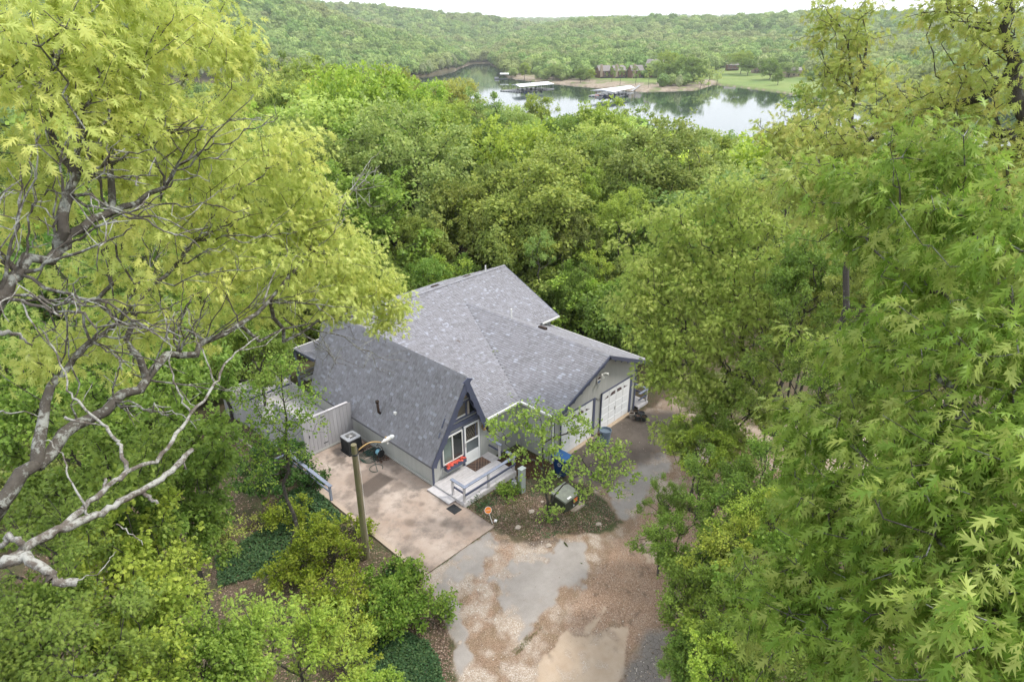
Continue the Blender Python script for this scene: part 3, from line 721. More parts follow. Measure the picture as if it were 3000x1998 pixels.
MB().box((dx0, -.10, .162), (dx1, -.032, .185)).build('door_sill', MAT['dark_metal'], door)
# cross beam and upper window
bz = 2.42
MB().prism([(.38,-.002,bz-.11),(2.86,-.002,bz-.11),(2.75,-.002,bz+.11),(.50,-.002,bz+.11)], (0,-.06,0)).build('cross_beam', MAT['trim_blue'], house)
uw = MB().prism([(.62,-.002,2.68),(2.62,-.002,2.68),(1.66,-.002,4.50)], (0,-.012,0)).build('window', MAT['trim_blue'], house)
def bar(p, q, w, parent, name, mat='trim_blue', y=-.02, t=.05): MB().beam((p[0], y-t/2, p[1]), (q[0], y-t/2, q[1]), t, w, (q[1]-p[1], 0, -(q[0]-p[0]))).build(name, MAT[mat], parent)
bar((2.60,2.70), (1.66,4.52), .10, uw, 'window_frame'); bar((.60,2.70), (1.66,4.52), .10, uw, 'window_frame'); bar((.62,2.70), (2.62,2.70), .09, uw, 'window_frame')
bar((1.12,3.52), (2.20,3.52), .06, uw, 'transom', 'siding'); bar((1.15,3.44), (2.17,3.44), .09, uw, 'transom')
bar((1.18,2.72), (1.18,3.42), .07, uw, 'mullion'); bar((1.98,2.72), (1.98,3.42), .07, uw, 'mullion'); bar((2.10,2.72), (2.10,3.42), .10, uw, 'mullion', 'pot_pale')
def pane(poly, mat): MB().prism([(x, -.0145, z) for x, z in poly], (0,-.008,0)).build('pane', MAT[mat], uw)
pane([(1.22,2.74),(1.94,2.74),(1.94,3.40),(1.22,3.40)], 'glass_tan'); pane([(2.16,2.74),(2.50,2.74),(2.16,3.38)], 'glass_dark'); pane([(.72,2.74),(1.14,2.74),(1.14,3.40)], 'pot_pale'); pane([(1.24,3.56),(2.10,3.56),(1.66,4.40)], 'far_tan')
MB().box((1.22,-.035,2.74), (1.94,-.0245,2.82)).build('window_sill', MAT['white'], uw)
# --- garage doors
def garage_door(x0, x1, name_label):
    z0, z1 = -.50, 1.60; y = GY-.002
    d = MB().box((x0, y-.03, z0), (x1, y, z1)).build('garage_door', MAT['door_white'], house, label=name_label)
    rows = 5; h = (z1-z0)/rows; wd = (x1-x0)/4
    for r_ in range(rows):
        for c in range(4):
            ax, az = x0+c*wd, z0+r_*h
            if r_ == rows-1:
                MB().box((ax+.03, y-.046, az+.02), (ax+wd-.03, y-.031, az+h-.02)).build('panel', MAT['door_white'], d)
                cx = x0+2*wd; w2 = MB()          # sunburst lights: wedges fanning from the middle of the door
                for k in range(3):
                    a0 = [0.0, .36, .70][k]; sgn = -1 if c < 2 else 1
                    x_in = ax+.07 if sgn > 0 else ax+wd-.07; ln = wd-.16; hz = (h-.14)*(.72 if c in (1, 2) else .48)
                    b0 = az+.05+hz*a0*.9; b1 = b0+hz*.24
                    w2.prism([(x_in, y-.047, b0), (x_in+sgn*ln, y-.047, b0+.00+hz*.05*k), (x_in+sgn*ln*(.92-.25*k), y-.047, b1+hz*(.10 if k < 2 else .0)), (x_in+sgn*.02, y-.047, b1)] if c in (1, 2) else
                             [(x_in, y-.047, b0), (x_in+sgn*ln*(.9-.28*k), y-.047, b0), (x_in+sgn*.02, y-.047, b1+hz*.05)], (0, -.006, 0))
                w2.build('pane', MAT['far_brown'] if False else MAT['glass_door'], d)
            else:
                for k in range(1): MB().box((ax+.045, y-.043, az+.045), (ax+wd-.045, y-.031, az+h-.045)).build('panel', MAT['door_white'], d)
    MB().box(((x0+x1)/2-.03, y-.07, z0+.75), ((x0+x1)/2+.03, y-.044, z0+.95)).build('handle', MAT['lamp_metal'], d)
    for nm, b in (('door_trim', ((x0-.05, y-.05, z0), (x0-.002, y, z1+.05))), ('door_trim', ((x0-.05, y-.05, z1+.002), (x1+.05, y, z1+.05)))): MB().box(*b).build(nm, MAT['trim_blue'], d)
    MB().box((x1+.002, y-.03, z0), (x1+.07, y, z1)).build('door_trim', MAT['wood_raw'] if False else MAT['white'], d)
    MB().box((x1+.075, y-.05, z0-.02), (x1+.26, y, z1+.05)).build('door_post', MAT['trim_blue'], d)
    MB().box((x0-.1, y-.22, z0-.09), (x1+.1, y-.002, z0-.005)).build('door_sill', MAT['wood_sill'], d)
paint('glass_door', (.07, .035, .035), .25, .5, .1); paint('wood_sill', (.48, .38, .28), .8, .2, .2, 8)
garage_door(9.10, 11.47, 'right garage door with clear view of its sunburst windows'); garage_door(5.98, 8.30, 'left garage door half hidden by the small tree')
# house number
def text(s, size, loc, rot, mat, parent, name, ext=.004):
    c = bpy.data.curves.new(name, 'FONT'); c.body = s; c.size = size; c.extrude = ext; c.align_x = 'CENTER'; c.align_y = 'CENTER'; c.resolution_u = 2
    o = bpy.data.objects.new(name, c); COL.objects.link(o); o.location = loc; o.rotation_euler = rot; c.materials.append(MAT[mat])
    dg_ = bpy.context.evaluated_depsgraph_get(); me_ = bpy.data.meshes.new_from_object(o.evaluated_get(dg_)); bpy.data.objects.remove(o); me_.name = name
    if not me_.materials: me_.materials.append(MAT[mat])
    o = bpy.data.objects.new(name, me_); COL.objects.link(o); o.location = loc; o.rotation_euler = rot
    if parent: o.parent = parent
    return o
for i, ch in enumerate('457'):
    p = at(1735+(620+215*i)/52.27, 1155+(740+70*i)/52.27, y=GY); text(ch, .17, (p[0], GY-.012, p[2]), (math.pi/2, 0, 0), 'dark_metal', house, 'house_number')
# --- things fixed through the roofs
def on_af(u, v):                 # point on the left slope of the steep wing
    R = ray(u, v); n = np.array([-3.75, 0, 1.81]); p0 = np.array([-.15, 0, 1.14]); return CAM+R*(((p0-CAM)@n)/(R@n))
def on_m(u, v):
    R = ray(u, v); n = np.array([0, -.2159, 1.]); p0 = np.array([0, -.12, 2.09]); return CAM+R*(((p0-CAM)@n)/(R@n))
p = on_af(1115, 1210); m = MB(); m.tube([p+(-.02,0,.0), p+(-.10,0,.10), p+(-.12,0,.62)], .062, 10); m.lathe(p+(-.12,0,.60), [(.085,0),(.085,.10),(.0,.11)], 12); m.build('vent_pipe', MAT['pipe_black'], house, smooth=True)
p = on_af(1160, 1210); MB().box(p-(.09,.07,.05), p+(.03,.07,.06)).build('roof_vent', MAT['white'], house)
p = on_m(1418, 793); p = np.array([12.8, 9.84, 4.24]); MB().tube([p, p+(0,0,.42)], .045, 8).build('vent_pipe', MAT['white'], house)
R_ = on_m(1497.5, 927); zz_ = zg(9.6); p = at(1498, 927, z=3.68); MB().tube([(p[0], p[1], 3.5), (p[0], p[1], 4.12)], .045, 8).build('vent_pipe', MAT['white'], house)
for (u, v, zz, sx, sy) in ((1369, 811, 4.16, .26, .10), (1275, 840, 4.16, .26, .10), (1590, 961, 3.62, .10, .24)):
    p = at(u, v, z=zz); MB().box(p-(sx,sy,.05), p+(sx,sy,.07)).build('roof_vent', MAT['pipe_black'], house)
# chimney-like shingled ridge end
caps((1.66,10.2,4.93), (1.66,10.42,4.95), (-.483,0,-1), (.483,0,-1), house)
# ================================================================ things fixed to or standing by the house
# porch lantern, floodlight, dial
p = at(1240+1375/7.84, 1080+1350/7.84, y=-.06)
t = empty('wall_lantern', p, 'brass lantern on the front wall beside the storm door', 'lamp')
MB().box(p+(-.05,.02,-.08), p+(.05,.058,.10)).build('back_plate', MAT['brass'], t); MB().lathe(p+(0,-.07,-.12), [(.045,0),(.07,.03),(.075,.16),(.03,.22),(0,.24)], 10).build('lamp_body', MAT['brass'], t); MB().lathe(p+(0,-.07,-.14), [(.04,0),(.05,.02),(0,.03)], 8).build('lamp_glass', MAT['white'], t)
p = at(1735+780/28.5, 1070+720/28.5, y=GY-.05)
t = empty('floodlight', p, 'twin-headed white floodlight high on the garage gable', 'lamp')
MB().lathe(p+(0,.0,0), [(.06,-.02),(.06,.02)], 10).build('mount', MAT['lamp_metal'], t)
for s in (-1, 1):
    MB().tube([p+(0,-.03,0), p+(s*.12,-.13,.03*s), p+(s*.20,-.26,-.02)], [.03, .05, .085], 10).build('lamp_head', MAT['white'], t)
MB().lathe(p+(0,-.05,-.14), [(0,0),(.05,.02),(.05,.09),(0,.1)], 10).build('sensor', MAT['pot_pale'], t)
p = at(1735+560/28.5, 1070+1210/28.5, y=GY-.02)
t = empty('wall_plaque', p, 'oval wall plaque in dark red, white and dark blue below the floodlight', 'plaque')
def disc(c, r, y0, y1, mat, name, par, za=None, zb=None, k=28, rz=1.):
    pts = [(c[0]+r*math.cos(a), c[1]+y0, c[2]+r*rz*math.sin(a)) for a in np.linspace(0, 2*math.pi, k, endpoint=False)]
    if za is not None: pts = [(x, y, min(max(z, c[2]+za), c[2]+zb)) for x, y, z in pts]; 
    q = []
    for a in pts:
        if not q or np.linalg.norm(np.array(a)-q[-1]) > 1e-4: q.append(np.array(a))
    return MB().prism(q, (0, y1-y0, 0)).build(name, MAT[mat], par)
disc(p, .155, 0, -.015, 'paper_white', 'plate', t, rz=1.25); disc(p, .14, -.016, -.022, 'glass_door', 'upper_field', t, .05, .2, rz=1.25); disc(p, .14, -.016, -.022, 'boat_blue', 'lower_field', t, -.2, -.06, rz=1.25)
# flower box
p = np.array([1.13, -.03, .74]); t = empty('flower_box', (1.13, -.12, .55), 'blue window box full of coral red flowers', 'flower box')
m = MB(); m.box((.60,-.24,.52), (1.72,-.035,.55)); m.box((.60,-.24,.55), (.62,-.035,.72)); m.box((1.70,-.24,.55), (1.72,-.035,.72)); m.box((.62,-.24,.55), (1.70,-.22,.72)); m.build('box', MAT['trim_blue'], t)
MB().box((.63,-.215,.64), (1.69,-.04,.68)).build('soil', MAT['soil'], t)
bl = MB()
r0 = np.random.default_rng(5)
base_b = MB()
for k in range(7):
    a = 2*math.pi*k/7; base_b.add([(0,0,0),(.035*math.cos(a-.4),.035*math.sin(a-.4),.012),(.058*math.cos(a),.058*math.sin(a),.004),(.035*math.cos(a+.4),.035*math.sin(a+.4),.012)], [(0,1,2,3)], .6)
bme = bpy.data.meshes.new('flower'); bme.from_pydata(base_b.v, [], base_b.f); aa = bme.attributes.new('tone', 'FLOAT', 'POINT'); aa.data.foreach_set('value', [.6]*len(base_b.v)); bme.materials.append(MAT['petal'])
for i in range(80):
    o = bpy.data.objects.new('flower', bme); COL.objects.link(o); o.parent = t
    o.location = Vector((r0.uniform(.63, 1.69), r0.uniform(-.26, -.05), .71+r0.random()*.10))-Vector(t.location); o.rotation_euler = (r0.normal(.35, .4), r0.normal(0, .4), r0.random()*6); o.scale = [r0.uniform(.8, 1.25)]*3
# ---- front deck
D = empty('front_deck', (1.5, -1.0, 0), 'grey painted wooden entrance deck with blue-topped railings', 'deck')
zt = .16; n = 13; pw = 1.95/n
for i in range(n):
    y0 = -.01-i*pw; x1 = 3.27 if i < 5 else 3.05
    MB().box((.0,y0-pw+.008,zt-.035), (x1,y0,zt), .35+.35*rng.random()).build('plank', MAT['deck_paint'], D)
for b in (((-.0,-1.985,-.10),(3.05,-1.962,.155)), ((-.025,-1.985,-.10),(-.002,-.02,.155)), ((3.052,-1.985,-.12),(3.075,-.75,.155))): MB().box(*b).build('fascia', MAT['deck_paint'], D)
for i, y in enumerate((-.35, -1.0, -1.7)): MB().box((.1,y-.03,-.12), (3.0,y+.03,.12)).build('joist', MAT['wood_grey'], D)
sx = at(1240+165/7.84, 1280+1205/7.84, z=.06); 
MB().box((-.40,-1.42,.03), (-.03,-.02,.075)).build('step', MAT['deck_paint'], D); MB().box((-.36,-1.38,-.02), (-.06,-.06,.03)).build('step_riser', MAT['wood_grey'], D)
ztop = .93
def post(x, y, z0, z1, par, mat='deck_paint', w=.085, name='post'): return MB().box((x-w/2,y-w/2,z0), (x+w/2,y+w/2,z1)).build(name, MAT[mat], par)
PF = [(.06,-1.18),(.06,-1.90),(1.42,-1.92),(2.98,-1.90)]
for x, y in PF: post(x, y, zt+.001, ztop-.03, D)
post(3.22,-.80, zt+.001, ztop-.03, D)
def rail(a, b, z, par, w=.14, h=.035, mat='rail_blue', name='rail'): MB().beam((*a, z), (*b, z), w, h).build(name, MAT[mat], par)
rail((.06,-1.10), (.06,-1.87), ztop, D); rail((-.01,-1.93), (3.06,-1.93), ztop, D); rail((3.05,-1.86), (3.05,-1.40), ztop, D); rail((3.24,-.06), (3.24,-.9), ztop, D)
rail((.10,-1.14), (.10,-1.86), .55, D, .04, .09, 'trim_blue'); rail((.06,-1.965), (3.05,-1.965), .55, D, .04, .09, 'trim_blue'); rail((3.27,-.06), (3.27,-.9), .55, D, .04, .09, 'trim_blue'); rail((3.07,-1.92), (3.07,-1.42), .55, D, .04, .09, 'trim_blue')
MB().box((3.0,-1.3,-.45), (3.09,-1.21,.15)).build('post', MAT['deck_paint'], D); MB().box((2.95,-1.95,-.45), (3.04,-1.87,-.0)).build('post', MAT['deck_paint'], D)
# door mat, rubber mat
c = np.array(at(1392, 1360, z=.17)); t = empty('door_mat', (c[0], c[1], .165), 'brown woven door mat on the deck in front of the storm door', 'mat')
MB().box((1.80,-.70,.162), (2.78,-.10,.175)).build('mat_base', MAT['far_brown'], t)
m = MB(); m2 = MB()
for i in range(17):
    for sgn in (1, -1):
        x0 = 1.80+.058*i; 
        p0 = np.array([x0, -.70, .182]); p1 = np.array([x0+sgn*.6, -.10, .182])
        if p1[0] > 2.78: f = (2.78-x0)/.6; p1 = p0+(p1-p0)*f
        if p1[0] < 1.80: f = (x0-1.80)/.6; p1 = p0+(p1-p0)*f
        if np.linalg.norm(p1-p0) > .05: (m if (i % 3) else m2).beam(p0+[0,0,.002*(sgn+1)], p1+[0,0,.002*(sgn+1)], .012, .008)
m.build('weave', MAT['black'], t); m2.build('weave', MAT['terracotta'], t)
c = px([(1325,1487)], z=0)[0]; t = empty('rubber_mat', (-.40,-1.64,0), 'small black ribbed rubber mat on the slab by the deck step', 'mat')
MB().box((-.62,-2.02,.003), (-.20,-1.50,.014)).build('mat_base', MAT['black'], t)
for i in range(12): MB().box((-.61+i*.034,-2.01,.0145), (-.595+i*.034,-1.51,.021)).build('rib', MAT['dark_metal'], t)
# ---- air conditioner
t = empty('air_conditioner', (-.87, 4.92, 0), 'dark grey air conditioning unit with round top fan on the slab', 'air conditioner')
x0, x1, y0, y1 = -1.22, -.52, 4.57, 5.27; ca = 4.92; cx = -.87
def rrect(cx, cy, hw, r, z, k=5):
    out = []
    for qx, qy, a0 in ((1,1,0),(-1,1,math.pi/2),(-1,-1,math.pi),(1,-1,1.5*math.pi)):
        for i in range(k+1):
            a = a0+i*math.pi/2/k; out.append((cx+qx*(hw-r)+r*math.cos(a), cy+qy*(hw-r)+r*math.sin(a), z))
    return out
MB().prism(rrect(cx,ca,.40,.05,.0), (0,0,.05)).build('pad', MAT['black'], t)
MB().prism(rrect(cx,ca,.31,.07,.05), (0,0,.68)).build('coil', MAT['black'], t)
for i in range(13): 
    o = MB().prism(rrect(cx,ca,.338,.08,.08+i*.05), (0,0,.018)); o.build('louvre', MAT['dark_metal'], t)
for k, (qx, qy) in enumerate(((1,1),(-1,1),(-1,-1),(1,-1))): MB().box((cx+qx*.325-.02,ca+qy*.325-.02,.05),(cx+qx*.325+.02,ca+qy*.325+.02,.74)).build('corner_post', MAT['dark_metal'], t)
MB().box((cx+.30,ca-.28,.06),(cx+.352,ca+.28,.73)).build('service_panel', MAT['ac_grey'], t)
# top frame: ring with a round opening
m = MB(); outer = rrect(cx,ca,.355,.09,.74,6); K = len(outer)
inn = [(cx+.275*math.cos(a), ca+.275*math.sin(a)) for a in [math.atan2(p[1]-ca, p[0]-cx) for p in outer]]
V = [(p[0],p[1],.74) for p in outer]+[(p[0],p[1],.79) for p in outer]+[(q[0],q[1],.80) for q in inn]+[(q[0],q[1],.74) for q in inn]
m.add(V, [(i,(i+1)%K,K+(i+1)%K,K+i) for i in range(K)]+[(K+i,K+(i+1)%K,2*K+(i+1)%K,2*K+i) for i in range(K)]+[(2*K+i,2*K+(i+1)%K,3*K+(i+1)%K,3*K+i) for i in range(K)]); m.build('top_cover', MAT['ac_grey'], t)
MB().lathe((cx,ca,.735), [(.001,0),(.27,0)], 24).build('fan_well', MAT['black'], t)
for i in range(5):
    a = i*2*math.pi/5; u_ = np.array([math.cos(a), math.sin(a), 0]); v_ = np.array([-math.sin(a), math.cos(a), 0]); c = np.array([cx, ca, .765])
    MB().prism([c+u_*.06-v_*.03, c+u_*.24-v_*.09+[0,0,-.012], c+u_*.25+v_*.06+[0,0,.012], c+u_*.06+v_*.03], (0,0,.004)).build('fan_blade', MAT['ac_grey'] if i == 3 else MAT['dark_metal'], t)
MB().lathe((cx,ca,.77), [(.001,0),(.06,0),(.05,.025),(.001,.03)], 14).build('fan_hub', MAT['lamp_metal'], t)
m = MB()
for i in range(16):
    a = i*2*math.pi/16; m.beam((cx+.05*math.cos(a),ca+.05*math.sin(a),.806), (cx+.275*math.cos(a),ca+.275*math.sin(a),.803), .006, .006)
for rr in (.12,.19,.25): m.tube([(cx+rr*math.cos(a), ca+rr*math.sin(a), .806) for a in np.linspace(0,2*math.pi,25)], .003, 4, cap=False)
m.build('fan_guard', MAT['lamp_metal'], t)
# ---- hose reel, coiled hose
c = np.array([-.36, 3.45, 0]); t = empty('hose_reel', c, 'black hose reel cart with pale blue drum against the house wall', 'hose reel')
for s in (-1, 1):
    MB().tube([c+(-.22,s*.17,.02), c+(-.08,s*.17,.50), c+(.06,s*.17,.66), c+(.16,s*.17,.02), c+(-.22,s*.17,.02)], .016, 6).build('side_frame', MAT['dark_metal'], t)
MB().tube([c+(-.22,-.17,.02), c+(-.22,.17,.02)], .014, 6).build('foot_bar', MAT['dark_metal'], t); MB().tube([c+(.06,-.17,.66), c+(.06,.17,.66)], .016, 6).build('handle', MAT['dark_metal'], t)
for s in (-1, 1): MB().tube([c+(0,s*.14,.30), c+(0,s*.155,.30)], .19, 18).build('drum_flange', MAT['black'], t)
MB().tube([c+(0,-.135,.30), c+(0,-.07,.30),c+(0,.07,.30), c+(0,.135,.30)], [.13,.145,.14,.13], 18).build('drum', MAT['teal'], t)
pts = [np.array([-.75+.34*math.cos(a)*(1+.06*math.sin(5*a)), 3.62+.30*math.sin(a)+.012*a, .02+.012*(a/6.28)]) for a in np.linspace(0, 5*6.28, 110)]
pts += [np.array([-.95-.3*math.cos(a), 2.9+.28*math.sin(a), .02]) for a in np.linspace(-1.2, 4.2, 26)]
tag(MB().tube(pts, .012, 6).build('garden_hose', MAT['green_hose'], smooth=True), 'dark green garden hose lying in loops on the slab near the reel', 'hose')
pts = [np.array([-.35+.30*math.cos(a*1.1)+.06*math.sin(3*a), 4.1+.22*math.sin(a)+.04*math.cos(2*a), .03+.02*math.sin(a*.7)+.03]) for a in np.linspace(0, 7*6.28, 150)]
tag(MB().tube(pts, .011, 5).build('garden_hose', MAT['green_hose'], smooth=True), 'tangled dark hose heaped on dead leaves between air conditioner and reel', 'hose')
# ---- utility pole with street lamp
base = np.array([-4.42,-1.35,-.3]); top = np.array([-4.52,-1.62,5.12])
t = empty('utility_pole', base, 'mossy leaning wooden pole standing beside the concrete slab', 'pole')
m = MB(); k = 8
m.tube([base+(top-base)*f for f in np.linspace(0,1,k)], np.linspace(.125,.098,k), 16); m.build('pole', MAT['pole_wood'], t, smooth=False)
MB().tube([top-(0,0,.42), top+(0,0,-.36)], .104, 16).build('band', MAT['dark_metal'], t)
pts = [base+(.11,-.05,.3)+(top-base-(.0,0,.6))*f+np.array([.02*math.sin(9*f+1), .02*math.cos(7*f), 0]) for f in np.linspace(.02,1,24)]
MB().tube(pts, .006, 5).build('cable', MAT['paper_white'], t)
hp = at(1118, 1296, y=-1.75)
l = empty('street_lamp', top, 'street lamp with white housing and clear lens on a curved arm', 'street lamp')
a0 = top+(.10,-.02,-.30); a1 = hp
MB().beam(a0-(0,0,.12), a0+(0,0,.10), .05, .05, (1,0,0)).build('bracket', MAT['dark_metal'], l)
pts = [a0+(a1-a0)*f+np.array([0,0,.16*math.sin(math.pi*min(f*1.0,1))]) for f in np.linspace(0,1,9)]
MB().tube(pts, .024, 8).build('lamp_arm', MAT['brass'], l, smooth=True)
d = np.array([1.,.10,0]); 
MB().tube([a1-d*.03, a1+d*.06, a1+d*.16, a1+d*.30, a1+d*.36], [.03,.04,.075,.085,.07], 12).build('lamp_housing', MAT['lamp_metal'], l, smooth=True)
MB().lathe(a1+d*.20+(0,0,.10), [(.03,0),(.03,.03),(0,.035)], 10).build('photocell', MAT['brass'], l)
MB().tube([a1+d*.36, a1+d*.44+(0,0,-.01), a1+d*.54+(0,0,-.02), a1+d*.58+(0,0,-.02)], [.07,.09,.065,.02], 14).build('lens', MAT['lens'] if 'lens' in MAT else glass('lens', (.55,.57,.58), .1), l, smooth=True)
MB().lathe(a1+d*.24+(0,0,-.20), [(.02,0),(.045,.03),(.03,.12)], 10).build('ballast', MAT['lamp_metal'], l)
# ---- low railing along the slab
t = empty('slab_railing', (-3.55, 4, 0), 'low grey-blue wooden railing along the outer edge of the slab', 'railing')
for y in (2.42, 4.0, 5.6): post(-3.56, y, -.02, .74, t, 'rail_blue', .09)
MB().beam((-3.56,2.30,.77), (-3.56,5.72,.77), .15, .04).build('rail', MAT['rail_blue'], t); MB().beam((-3.56,2.42,.42), (-3.56,5.65,.42), .04, .09, tone=.7).build('rail', MAT['rail_blue'], t)
t = empty('ramp_railing', (-4.2, 6.2, 0), 'short low rail turning away from the slab railing at its back corner', 'railing')
for x in (-3.66, -4.7): post(x, 6.0, -1.2, .60, t, 'rail_blue', .08)
MB().beam((-3.6,6.0,.62), (-4.8,6.0,.62), .12, .035).build('rail', MAT['rail_blue'], t); MB().beam((-3.6,6.0,.25), (-4.8,6.0,.25), .04, .08).build('rail', MAT['rail_blue'], t)
# ---- privacy fence and back deck
t = empty('privacy_fence', (-1.3, 5.9, 0), 'tall pale grey board screen between slab and back deck', 'fence')
x = -2.62; i = 0
while x < -.12:
    w_ = min(.19, -.10-x); top_ = 1.93+.05*math.sin((x+2.6)*2.2)-(.0 if i else .05)
    MB().box((x,5.88,.12), (x+w_-.010,5.91,top_+rng.normal()*.012), .3+.4*rng.random()).build('board', MAT['fence_paint'], t); x += w_; i += 1
MB().box((-2.66,5.865,.02), (-.02,5.885,.125)).build('base_board', MAT['siding'], t); post(-2.66,5.89,-.1,1.95,t,'fence_paint',.07)
for z in (.35,1.0,1.7): MB().box((-2.62,5.915,z), (-.1,5.95,z+.08)).build('cross_rail', MAT['wood_grey'], t)
MB().box((-2.66,5.86,1.93), (-.25,5.99,1.955)).build('cap_board', MAT['deck_paint'], t)
MB().box((-2.42,5.865,.95), (-2.38,5.879,1.08)).build('latch', MAT['black'], t)
for z in (.35,1.75): MB().box((-1.74,5.868,z), (-1.52,5.879,z+.035)).build('hinge', MAT['dark_metal'], t)
t = empty('back_deck', (-1.3, 9.5, 0), 'raised back deck with high pale board walls and blue top rail', 'deck')
n = 40
for i in range(n):
    y0 = 6.02+i*(14.7-6.02)/n; MB().box((-2.6,y0,.20), (0.4 if y0 > 9.65 else -.02,y0+(14.7-6.02)/n-.012,.235), .4+.4*rng.random()).build('plank', MAT['deck_paint'], t)
y = 5.93; i = 0
while y < 14.7:
    f = (y-5.93)/8.8; top_ = 1.95 if y < 8.45 else .62-.05*(y-8.45); bot = -.02-.26*min(y-5.93, 5.6)
    MB().box((-2.67,y,bot), (-2.645,y+.185,top_+rng.normal()*.012), .3+.4*rng.random()).build('board', MAT['fence_paint'], t); y += .19
for y in (8.5, 11.6, 14.6): MB().box((-2.62,y,-2.6), (-2.53,y+.09,.6)).build('post', MAT['deck_paint'], t)
MB().beam((-2.70,5.95,.03), (-2.70,11.5,-1.42), .06, .10).build('skirt_board', MAT['white'], t)
for x in (-2.9,-1.5,-.1): post(x, 11.9, .24, 1.05, t, 'deck_paint', .08)
MB().beam((-3.0,11.9,1.08), (.0,11.9,1.08), .14, .04).build('rail', MAT['rail_blue'], t); MB().beam((-2.9,11.9,.62), (.0,11.9,.62), .04, .09).build('rail', MAT['trim_blue'], t)
post(.50,12.0,.2,2.42,t,'rail_blue',.10)
for z in (.45,.70,.95): MB().beam((.6,12.05,z), (3.0,12.05,z), .03, .13).build('slat', MAT['fence_paint'], t)
MB().box((.7,11.55,.60), (2.9,11.95,.64)).build('bench_seat', MAT['fence_paint'], t)
for x, y in ((-4.0,10.3),(-3.9,8.7),(-2.7,8.6)): post(x, y, -1.2, -.05, t, 'wood_grey', .09)
MB().beam((-4.0,8.6,-.08),(-4.0,10.4,-.08),.09,.12).build('beam', MAT['wood_grey'], t)
# ---- side deck right of the garage
t = empty('side_deck', (13.0, -2.0, -.5), 'small grey side deck with blue rail past the garage corner', 'deck')
for i in range(9): MB().box((12.22,-2.30+i*.15,-.44), (13.15,-2.16+i*.15,-.405), .4+.3*rng.random()).build('plank', MAT['deck_paint'], t)
MB().box((12.22,-2.33,-.56), (13.17,-2.305,-.41)).build('fascia', MAT['deck_paint'], t)
post(13.08,-2.25,-.40,.32,t); MB().beam((13.10,-2.3,.34),(13.10,-.6,.34),.13,.035).build('rail', MAT['rail_blue'], t); MB().beam((13.10,-2.25,-.02),(13.10,-.6,-.02),.04,.09).build('rail', MAT['trim_blue'], t)
MB().beam((12.3,-2.27,.34),(13.10,-2.27,.34),.12,.035).build('rail', MAT['rail_blue'], t); MB().beam((12.3,-2.27,-.02),(13.10,-2.27,-.02),.04,.09).build('rail', MAT['trim_blue'], t)
# ---- meter post
c = np.array([2.45,-2.90,-.35]); t = empty('meter_post', c, 'square pale green-grey post box beside the end of the deck', 'post')
MB().box(c+(-.13,-.10,0), c+(.13,.10,1.42)).build('box_post', MAT['pale_green'] if 'pale_green' in MAT else paint('pale_green', (.30,.34,.335), .6, .3, .2, 5, (.25,.27,.25), True), t)
MB().box(c+(-.15,-.12,1.422), c+(.15,.12,1.45)).build('cap', MAT['pale_green'], t)
c = np.array([2.12,-2.75,-.25]); t = empty('electric_meter', c, 'small grey meter box on a conduit in front of the deck', 'meter')
MB().tube([c, c+(0,0,1.0)], .025, 8).build('conduit', MAT['ac_grey'], t); MB().box(c+(-.09,-.06,.55), c+(.09,.06,.82)).build('meter_box', MAT['ac_grey'], t); MB().tube([c+(0,-.06,.70), c+(0,-.11,.70)], .06, 12).build('dial', MAT['lamp_metal'], t)
# ---- bins
c = np.array([4.95,-3.05,-.47]); t = empty('recycling_bin', c, 'blue wheeled recycling bin with paler lid under the small tree', 'bin')
def frust(c, w0, d0, w1, d1, z0, z1):
    P = [(c[0]+sx*w0, c[1]+sy*d0, z0) for sx, sy in ((-1,-1),(1,-1),(1,1),(-1,1))]+[(c[0]+sx*w1, c[1]+sy*d1, z1) for sx, sy in ((-1,-1),(1,-1),(1,1),(-1,1))]
    return P, [(0,3,2,1),(4,5,6,7),(0,1,5,4),(1,2,6,5),(2,3,7,6),(3,0,4,7)]
MB().add(*frust(c,.20,.24,.29,.36,c[2]+.02,c[2]+.98)).build('body', MAT['bin_blue'], t, bevel=.03)
MB().add(*frust(c,.31,.385,.315,.39,c[2]+.86,c[2]+.99)).build('rim', MAT['bin_blue'], t)
MB().add(*frust(c+(0,-.01,0),.33,.42,.28,.36,c[2]+.995,c[2]+1.06)).build('lid', MAT['lid_blue'], t, bevel=.015)
MB().tube([c+(-.26,.43,.94), c+(.26,.43,.94)], .02, 8).build('handle', MAT['bin_blue'], t)
for s in (-1,1): MB().tube([c+(s*.27,.24,.13), c+(s*.33,.24,.13)], .13, 16).build('wheel', MAT['black'], t)
text('\u267b' if False else 'R', .16, Vector((-.262,-.05,.66)), (math.pi/2, 0, -math.pi/2), 'white', t, 'emblem')
# recycling arrows mark on the left side: three bent arrows in a ring
for o_ in list(t.children):
    if o_.name.startswith('emblem'): bpy.data.objects.remove(o_)
mk = MB()
for k in range(3):
    a0 = k*2*math.pi/3+.2; arc = [(a0+f*1.5) for f in np.linspace(0,1,6)]
    for a, b in zip(arc[:-1], arc[1:]):
        def P_(ang, r): zz = .66+r*math.sin(ang); return c+np.array([-(.20+.09*(zz/.98))-.006, -.05+r*math.cos(ang), zz])
        mk.add([P_(a,.06),P_(b,.06),P_(b,.09),P_(a,.09)], [(0,1,2,3)])
    mk.add([P_(arc[-1],.04),P_(arc[-1]+.35,.075),P_(arc[-1],.11)], [(0,1,2)])
mk.build('emblem', MAT['white'], t)
c = np.array([8.28,-3.02,-.53]); t = empty('trash_can', c, 'round grey-blue plastic trash can without a lid by the garage', 'trash can')
MB().lathe(c, [(.21,0),(.215,.02),(.27,.78),(.30,.80),(.30,.86),(.275,.86),(.26,.80),(.20,.06),(.001,.05)], 24).build('body', MAT['can_grey'], t, smooth=False)
